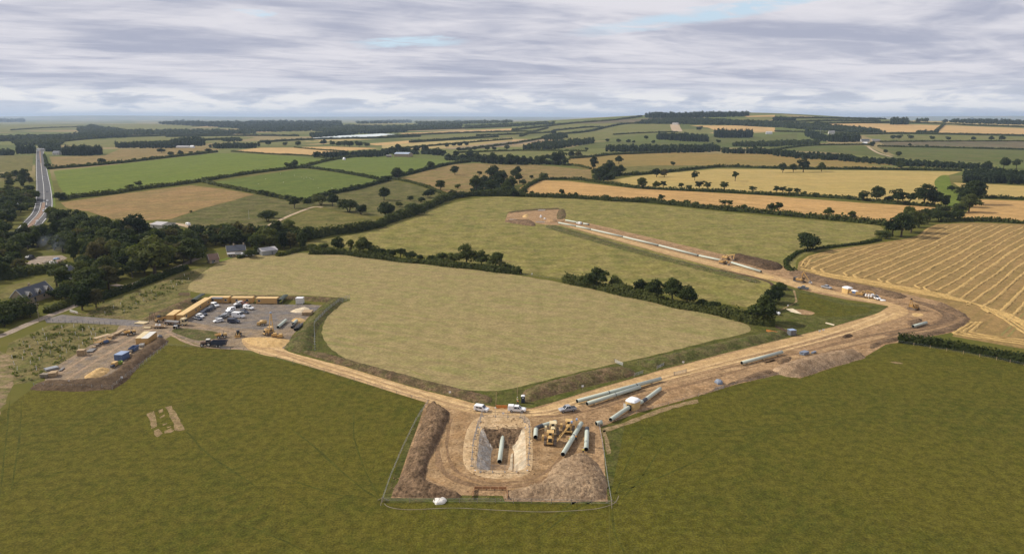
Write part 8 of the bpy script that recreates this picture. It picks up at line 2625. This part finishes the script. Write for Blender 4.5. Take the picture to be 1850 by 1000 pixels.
lampmast((71, 581), 8.5, 'dark telegraph pole in front of the gabled house', OLDWOOD, 'telegraph_pole')
lampmast((513, 417), 10, 'telegraph pole standing beside the farm track', OLDWOOD, 'telegraph_pole')
lampmast((199, 522), 7.0, 'slim telegraph pole beside the russet tree on the lane', OLDWOOD, 'telegraph_pole')
lampmast((1482, 241.5), 26, 'pale mast on the ridge near the white farmhouse', GALV, 'radio_mast', False)
lampmast((450, 396), 8, 'pale pole standing in the rough field', OFFW, 'telegraph_pole', False)

# ------------------------------------------------------------------ young trees in tubes on the rough ground
TG = None
polyA = worldpoly([(22, 625), (60, 604), (95, 590), (140, 588), (205, 592), (195, 606), (140, 638), (95, 664), (70, 685), (30, 690), (12, 662)], 0, 500)
polyB = worldpoly([(160, 566), (262, 528), (335, 497), (352, 492), (330, 520), (250, 556), (215, 574), (165, 572)], 0, 500)
for poly, lb, grp, step in ((polyA, 'pale tree guard tube standing in the rough ground left of the lower compound', 'tree guards left of the lower compound', 5.6),
                            (polyB, 'pale tree guard tube on the rough bank above the entrance road', 'tree guards above the entrance road', 7.5)):
    xs, ys = [p.x for p in poly], [p.y for p in poly]
    x = min(xs)
    while x < max(xs):
        y = min(ys)
        while y < max(ys):
            qx, qy = x + random.uniform(-1.6, 1.6), y + random.uniform(-1.6, 1.6)
            y += step
            if inpoly([qx], [qy], poly)[0] and random.random() < 0.85:
                if TG is None:
                    mb = MB()
                    mb.tube((0, 0, 0), (0, 0, 1.35), 0.085, 0.085, 8)
                    mb.cur = 1
                    mb.box((0.12, 0, -0.1), (0.05, 0.05, 1.7))
                    o = mb.build('tree_guard', [TARPW, OLDWOOD])
                    TG = o.data
                else:
                    o = link('tree_guard', TG)
                o.location = (qx, qy, 0.02)
                o.rotation_euler = (random.uniform(-0.12, 0.12), random.uniform(-0.12, 0.12), random.uniform(0, 6))
                o.scale = (1, 1, random.uniform(0.8, 1.2))
                tag(o, lb, 'tree guard', grp)
        x += step

# ------------------------------------------------------------------ buildings


def house(p, q, label, depth_, wall_h, ridge_h, wall=SANDST, roof=SLATE, dormers=(), wins=(0.2, 0.5, 0.8), chim=(0.25,), name='house', cat='house', barge=True, lift=0.05, group=None, door=0.35):
    a, c = G(*p), G(*q)
    L = (c - a).length
    z = gz(a.x, a.y)
    r = thing(name, label, cat, (a.x, a.y, z), math.atan2(c.y - a.y, c.x - a.x), group)
    D_ = depth_
    wm = MB()
    prof = [(0, -0.5), (D_, -0.5), (D_, wall_h), (D_ / 2, ridge_h - 0.18), (0, wall_h)]
    vs = [(0, y_, z_) for y_, z_ in prof] + [(L, y_, z_) for y_, z_ in prof]
    n = 5
    wm.add(vs, [tuple(range(n)), tuple(reversed(range(n, 2 * n)))] + [((i + 1) % n, i, n + i, n + (i + 1) % n) for i in range(n) if i not in (2, 3)])
    wm.build('wall', wall, r)
    k = (ridge_h - wall_h) / (D_ / 2)
    e = 0.4
    rm = MB()
    for sgn, ye in ((1, -e), (-1, D_ + e)):
        ze = wall_h - e * k
        vs = [(-0.3, ye, ze), (L + 0.3, ye, ze), (L + 0.3, D_ / 2, ridge_h), (-0.3, D_ / 2, ridge_h)]
        vs2 = [(x_, y_, z_ + 0.16) for x_, y_, z_ in vs]
        rm.add(vs + vs2, [(0, 3, 2, 1), (4, 5, 6, 7), (0, 1, 5, 4), (1, 2, 6, 5), (2, 3, 7, 6), (3, 0, 4, 7)])
    rf = rm.build('roof', roof, r)
    for t in chim:
        MB().box((t * L, D_ / 2, ridge_h - 0.3), (0.9, 0.6, 1.5)).build('chimney', wall, rf)
    for t in wins:
        f = MB().box((t * L, -0.03, wall_h * 0.35), (1.2, 0.1, wall_h * 0.42)).build('window', OFFW, r)
        MB().box((t * L, -0.09, wall_h * 0.37), (1.0, 0.03, wall_h * 0.37)).build('pane', GLASS, f)
    if door is not None:
        MB().box((door * L, -0.03, 0.0), (1.0, 0.1, min(2.1, wall_h * 0.8))).build('door', GREYP, r)
    if barge:
        for x_ in (-0.34, L + 0.34):
            bm_ = MB()
            for ye in (-e, D_ + e):
                bm_.beam((x_, ye, wall_h - e * k + 0.08), (x_, D_ / 2, ridge_h + 0.08), 0.08, 0.3)
            bm_.build('barge_board', OFFW, r)
    for t in dormers:
        dm = MB()
        dw, dl = 2.4, D_ / 2
        dh = wall_h + 1.0
        rz_ = dh + 1.5
        vs = [(t * L - dw / 2, -0.12, 0), (t * L + dw / 2, -0.12, 0), (t * L + dw / 2, -0.12, dh), (t * L, -0.12, rz_ - 0.15), (t * L - dw / 2, -0.12, dh)]
        vs += [(x_, dl, z_) for x_, y_, z_ in vs]
        dm.add(vs, [tuple(range(5)), (0, 4, 9, 5), (1, 6, 7, 2)])
        d_ = dm.build('dormer', wall, r)
        dr = MB()
        for s in (-1, 1):
            v0 = [(t * L + s * (dw / 2 + 0.25), -0.4, dh - 0.3), (t * L, -0.4, rz_), (t * L, dl, rz_), (t * L + s * (dw / 2 + 0.25), dl, dh - 0.3)]
            dr.add(v0 + [(x_, y_, z_ + 0.14) for x_, y_, z_ in v0], [(0, 1, 2, 3), (4, 7, 6, 5), (0, 4, 5, 1), (1, 5, 6, 2), (2, 6, 7, 3), (3, 7, 4, 0)])
        dr.build('dormer_roof', SLATEL, d_)
        db = MB()
        for s in (-1, 1):
            db.beam((t * L + s * (dw / 2 + 0.25), -0.45, dh - 0.2), (t * L, -0.45, rz_ + 0.1), 0.08, 0.28)
        db.build('barge_board', OFFW, d_)
        MB().box((t * L, -0.2, dh - 1.3), (1.1, 0.1, 1.3)).build('dormer_window', GLASS, d_)
    return r


house((47, 551), (97, 534), 'stone house with three steep dormer gables and a slate roof', 7.5, 3.3, 7.2, dormers=(0.16, 0.5, 0.82), wins=(0.33, 0.66), chim=(0.45,))
house((127, 505), (141, 498), 'small slate-roofed cottage half hidden between trees on the left', 6.5, 2.8, 5.8, wall=RENDERW, chim=(0.6,), wins=(0.5,))
house((172, 494), (196, 491), 'long low cottage with grey roof and pale chimney', 6, 2.6, 5.0, roof=SLATEL, chim=(0.05, 0.8))
house((196, 493), (212, 491), 'brown-roofed cottage beside the long low one', 6, 2.6, 5.2, roof=BRICKR, chim=(0.1,))
house((411, 462), (444, 459.5), 'farmhouse with a dark slate roof and cream gable', 7, 3.0, 5.8, wall=SANDST, roof=SLATE, chim=(0.4, 0.95), wins=(0.2, 0.5, 0.75))
house((426, 464.5), (444, 463), 'grey lean-to with a pale roof in front of the farmhouse', 3.5, 1.9, 2.8, wall=SANDST, roof=SLATEL, chim=(), name='outbuilding', cat='outbuilding')
house((412, 465), (426, 464), 'flat stone outbuilding at the front of the farmhouse', 3.5, 2.1, 2.7, wall=SANDST, roof=TINROOF, chim=(), name='outbuilding', cat='outbuilding')
house((379, 476), (396, 474), 'small stone cottage with a brown roof left of the farmhouse', 5.5, 2.4, 5.2, wall=SANDST, roof=BRICKR, chim=(), wins=(0.5,))
house((474, 462), (502, 458.5), 'grey barn with a wide pale sheet roof', 10, 2.8, 4.2, wall=GALV, roof=TINROOF, chim=(), wins=(), name='barn', cat='barn', barge=False, door=0.65)
house((16, 380), (36, 378), 'pale-roofed house among the trees left of the main road', 7, 3, 6, wall=RENDERW, roof=SLATEL)
house((272, 412.5), (292, 414), 'white-roofed barn beside the short farm track', 14, 3.2, 4.6, wall=RENDERW, roof=TINROOF, chim=(), wins=(0.3,), name='barn', cat='barn', barge=False)
house((150, 421), (172, 421), 'grey-roofed bungalow hidden in the wood below the brown field', 7, 2.6, 5, roof=SLATEL)
house((712, 283), (738, 283.5), 'farm barn with a blue-grey roof beyond the lime-green field', 26, 6, 9, wall=SANDST, roof=TINBLUE, chim=(), wins=(), name='barn', cat='barn', barge=False)
house((698, 284), (707, 284), 'low brick outbuilding left of the blue-roofed barn', 10, 3, 5, wall=BRICKR, roof=SLATEL, chim=(), name='outbuilding', cat='outbuilding')
house((318, 267.5), (340, 267.5), 'long low white farm building beyond the roadside brown field', 14, 3.5, 6, wall=RENDERW, roof=TINROOF, chim=(), name='barn', cat='barn')
house((343, 267.5), (349, 267.5), 'small bright white shed right of the long white farm building', 10, 4, 7, wall=WHITE, roof=WHITE, chim=(), wins=(), name='shed', cat='shed', door=None)
house((1497, 243), (1508, 243), 'pale farmhouse on the ridge below the mast', 14, 7, 13, wall=RENDERW, roof=SLATEL, chim=(0.1, 0.9))
house((1560, 262), (1567, 262), 'small bright white shed where the ridge track begins', 9, 4.5, 8, wall=WHITE, roof=WHITE, chim=(), wins=(), name='shed', cat='shed', door=None)
house((1556, 257), (1571, 257), 'left house of the hamlet beside the round copse', 11, 4.5, 9, wall=RENDERW, roof=SLATE)
house((1576, 257), (1590, 257), 'right house of the hamlet beside the round copse', 11, 4.5, 9, wall=SANDST, roof=SLATEL)
house((1384, 242.5), (1395, 242.5), 'white building right of the square plantations', 16, 6, 10, wall=WHITE, roof=TINROOF, chim=(), name='barn', cat='barn')
house((1214, 226), (1224, 226), 'pale shed at the top of the quarry track on the ridge', 20, 7, 10, wall=RENDERW, roof=TINROOF, chim=(), wins=(), name='shed', cat='shed', door=None)
house((95, 280), (106, 280), 'pale village house at the right of the road end', 9, 5, 9, wall=RENDERW, roof=SLATE)
house((66, 273), (72, 273), 'left white village building closing the end of the road', 8, 4, 7, wall=WHITE, roof=SLATEL, chim=())
house((74, 273), (80, 273), 'right white village building closing the end of the road', 8, 4, 7, wall=RENDERW, roof=SLATE, chim=())
sack('covered_stack', 'white covered stack in the hedge corner of the lime-green field', 'covered stack', (622, 289), (6, 6, 5), WHITE, 0.0, 21)
sack('covered_stack', 'white covered stack at the foot of the curved green strip', 'covered stack', (1727, 375), (9, 4, 3), WHITE, 0.0, 22)
r = put('caravan', 'left white caravan in the farmhouse garden', 'caravan', (443, 463.5), (450, 463), 'caravans in the farmhouse garden')
MB().box((0, 0, 0.5), (4.6, 2.1, 1.9), top=(0.92, 0.95, 0)).build('body', WHITE, r, bevel=0.12)
MB().box((0.2, -1.03, 1.3), (1.6, 0.06, 0.6), top=(1, 1, 0)).build('window', GLASS, r)
wheels(r, [(0, 0.95), (0, -0.95)], 0.33, 0.2)
MB().beam((2.2, 0, 0.5), (3.4, 0, 0.4), 0.1, 0.1).build('drawbar', STEEL, r)
dup(r, G(452, 463) + Vector((0, 0, 0.05)), yaw((452, 463), (459, 462)), 'right white caravan in the farmhouse garden')
dup(r, G(340, 407.5) + Vector((0, 0, 0.08)), yaw((340, 407.5), (348, 409)), 'white caravan standing on the short farm track', 'caravan on the farm track')

# debris in the concrete yard, with a thread of bonfire smoke
for k, (p, s, mt, lb) in enumerate((((96, 475), (9, 4, 1.2), STEEL, 'grey scrap heap at the front edge of the concrete yard'), ((108, 474), (6, 3, 1.4), BRICKR, 'rusty scrap heap at the front right of the concrete yard'), ((84, 474), (6, 3, 1.1), OLDWOOD, 'brown scrap heap at the front left of the concrete yard'), ((54, 468), (7, 4, 2.6), BLACKP, 'black machinery under sheets in the concrete yard'), ((102, 468), (4, 3, 1.0), PBLUE, 'pale blue sheet on the concrete yard'))):
    sack('scrap_heap', lb, 'scrap heap', p, s, mt, 0.02, 30 + k)
sm = bpy.data.materials.new('smoke')
sm.use_nodes = True
st = sm.node_tree
st.nodes.clear()
S_ = NT(st)
pv = S_.n('ShaderNodeVolumePrincipled')
pv.inputs['Color'].default_value = (0.75, 0.83, 1.0, 1)
tcx = S_.n('ShaderNodeTexCoord')
nn_ = S_.noise(tcx.outputs['Object'], 0.16, 4.0, 0.6, 0.6)
ln = S_.n('ShaderNodeVectorMath', operation='LENGTH')
mpn = S_.n('ShaderNodeMapping')
mpn.vector_type = 'TEXTURE'
mpn.inputs['Location'].default_value = (0, 0, 8)
mpn.inputs['Scale'].default_value = (11, 8, 8)
S_.l(tcx.outputs['Object'], mpn.inputs['Vector'])
S_.l(mpn.outputs[0], ln.inputs[0])
dens = S_.math('MULTIPLY', S_.ss(nn_, 0.45, 0.7, 0.0, 0.05), S_.ss(ln.outputs['Value'], 1.0, 0.3))
S_.l(dens, pv.inputs['Density'])
oo_ = S_.n('ShaderNodeOutputMaterial')
S_.l(pv.outputs[0], oo_.inputs['Volume'])
smo = MB().box((0, 0, 0.3), (22, 16, 16)).build('smoke', sm)
smo.location = G(97, 464)
tag(smo, 'thin blue bonfire smoke drifting over the concrete yard', 'smoke', kind='stuff')

# ------------------------------------------------------------------ sheep


def sheep_mesh():
    me_ = bpy.data.meshes.new('sheep')
    V_ = [(0.35, 0, 0.68), (0, 0, 0.70), (-0.4, 0, 0.68), (0.58, 0, 0.84), (0.75, 0, 0.84), (0.88, 0, 0.76)]
    Rr = [.24, .28, .25, .13, .11, .06]
    E_ = [(0, 1), (1, 2), (0, 3), (3, 4), (4, 5)]
    for root_, x_, s in ((0, 0.3, 1), (0, 0.3, -1), (2, -0.38, 1), (2, -0.38, -1)):
        b_ = len(V_)
        V_ += [(x_, s * 0.13, 0.48), (x_ + 0.02, s * 0.14, 0.26), (x_, s * 0.14, 0.03)]
        Rr += [.09, .045, .035]
        E_ += [(root_, b_), (b_, b_ + 1), (b_ + 1, b_ + 2)]
    me_.from_pydata(V_, E_, [])
    me_.materials.append(FLEECEW)
    return me_, Rr


sme, srr = sheep_mesh()
for k, (px_, py_) in enumerate(((507, 314), (532, 317.5), (545, 321), (549, 323), (554, 321.5), (559, 322.5), (562, 324), (566, 325), (467, 333), (640, 334), (600, 341), (575, 340), (512, 330), (480, 324))):
    o = link('sheep', sme, None, G(px_, py_) + Vector((0, 0, 0.1)))
    if k == 0:
        mdf = o.modifiers.new('skin', 'SKIN')
        for i, rr_ in enumerate(srr):
            sme.skin_vertices[0].data[i].radius = (rr_, rr_)
    else:
        o.modifiers.new('skin', 'SKIN')
    o.modifiers.new('sub', 'SUBSURF').levels = 1
    o.rotation_euler = (0, 0, random.uniform(0, 6))
    tag(o, 'white sheep grazing in the sheep pasture below the lime-green field', 'sheep', 'sheep in the pasture')

# loose clods and stones round the pit, the heaps and the works floor
cv, cf = [], []
rgc = np.random.default_rng(77)
ico = bmesh.new()
bmesh.ops.create_icosphere(ico, subdivisions=1, radius=1.0)
IV = np.array([v_.co[:] for v_ in ico.verts])
IF = np.array([[v_.index for v_ in f.verts] for f in ico.faces])
ico.free()


def clods(poly, n, smin, smax):
    P = worldpoly(poly, 0, 50)
    xs, ys = [p.x for p in P], [p.y for p in P]
    k = 0
    while k < n:
        x_, y_ = rgc.uniform(min(xs), max(xs)), rgc.uniform(min(ys), max(ys))
        k += 1
        if not inpoly([x_], [y_], P)[0] or (PIT[0] - 0.1 < x_ < PIT[1] + 0.1 and PIT[2] - 0.1 < y_ < PIT[3] + 0.1):
            continue
        s_ = smin + (smax - smin) * rgc.uniform(0, 1) ** 2.5
        vv = IV * rgc.uniform(0.6, 1.2, (len(IV), 1)) * np.array([s_ * rgc.uniform(0.7, 1.3), s_, s_ * 0.6])
        cf.append(IF + len(cv) * len(IV))
        cv.append(vv + np.array([x_, y_, 0.09 + s_ * 0.2]))


clods([(858, 756), (960, 756), (966, 860), (848, 860)], 489, 0.10, 0.33)
clods([(800, 742), (1080, 752), (1090, 840), (960, 890), (780, 875)], 630, 0.08, 0.21)
clods([(1090, 745), (1300, 670), (1450, 625), (1620, 570), (1720, 575), (1560, 640), (1420, 672), (1300, 700)], 1260, 0.10, 0.27)
clods([(700, 860), (830, 885), (1000, 890), (1100, 850), (1102, 907), (700, 905)], 350, 0.10, 0.26)
clods([(1320, 470), (1500, 505), (1700, 550), (1740, 580), (1600, 545), (1430, 500)], 630, 0.15, 0.33)
tag(link('loose_clods', npmesh('loose_clods', np.concatenate(cv), np.concatenate(cf), [DIRT])), kind='stuff')

# rank weeds and bramble on the rough ground
rgs = np.random.default_rng(9)
cs = []
for poly, n in ((polyA, 900), (polyB, 900)):
    a_, b_ = np.array([(p.x, p.y) for p in poly]).min(0), np.array([(p.x, p.y) for p in poly]).max(0)
    q_ = rgs.uniform(a_, b_, (n // 6, 2)).repeat(6, 0) + rgs.normal(0, 0.9, (n // 6 * 6, 2))
    q_ = q_[inpoly(q_[:, 0], q_[:, 1], poly)]
    cs.append(np.column_stack([q_, rgs.uniform(0.1, 0.7, len(q_))]))
cs = np.concatenate(cs)
vq, qq = quads(cs, rgs.normal(0, 0.4, cs.shape) + np.array([0, 0, 1.0]), np.full(len(cs), 0.9), rgs)
tag(link('scrub', npmesh('scrub', vq, qq, [LEAFY])), kind='stuff')

# ------------------------------------------------------------------ air
hm = bpy.data.materials.new('haze')
hm.use_nodes = True
ht = hm.node_tree
ht.nodes.clear()
pv = ht.nodes.new('ShaderNodeVolumePrincipled')
pv.inputs['Color'].default_value = (0.62, 0.78, 1.0, 1)
pv.inputs['Density'].default_value = 4.5e-5
pv.inputs['Anisotropy'].default_value = 0.1
oo = ht.nodes.new('ShaderNodeOutputMaterial')
ht.links.new(pv.outputs[0], oo.inputs['Volume'])
hb = MB().box((0, 22000, -7), (96000, 48600, 235))
hz_o = hb.build('haze', hm)
tag(hz_o, 'thin blue haze lying over the whole countryside', 'haze', kind='stuff')
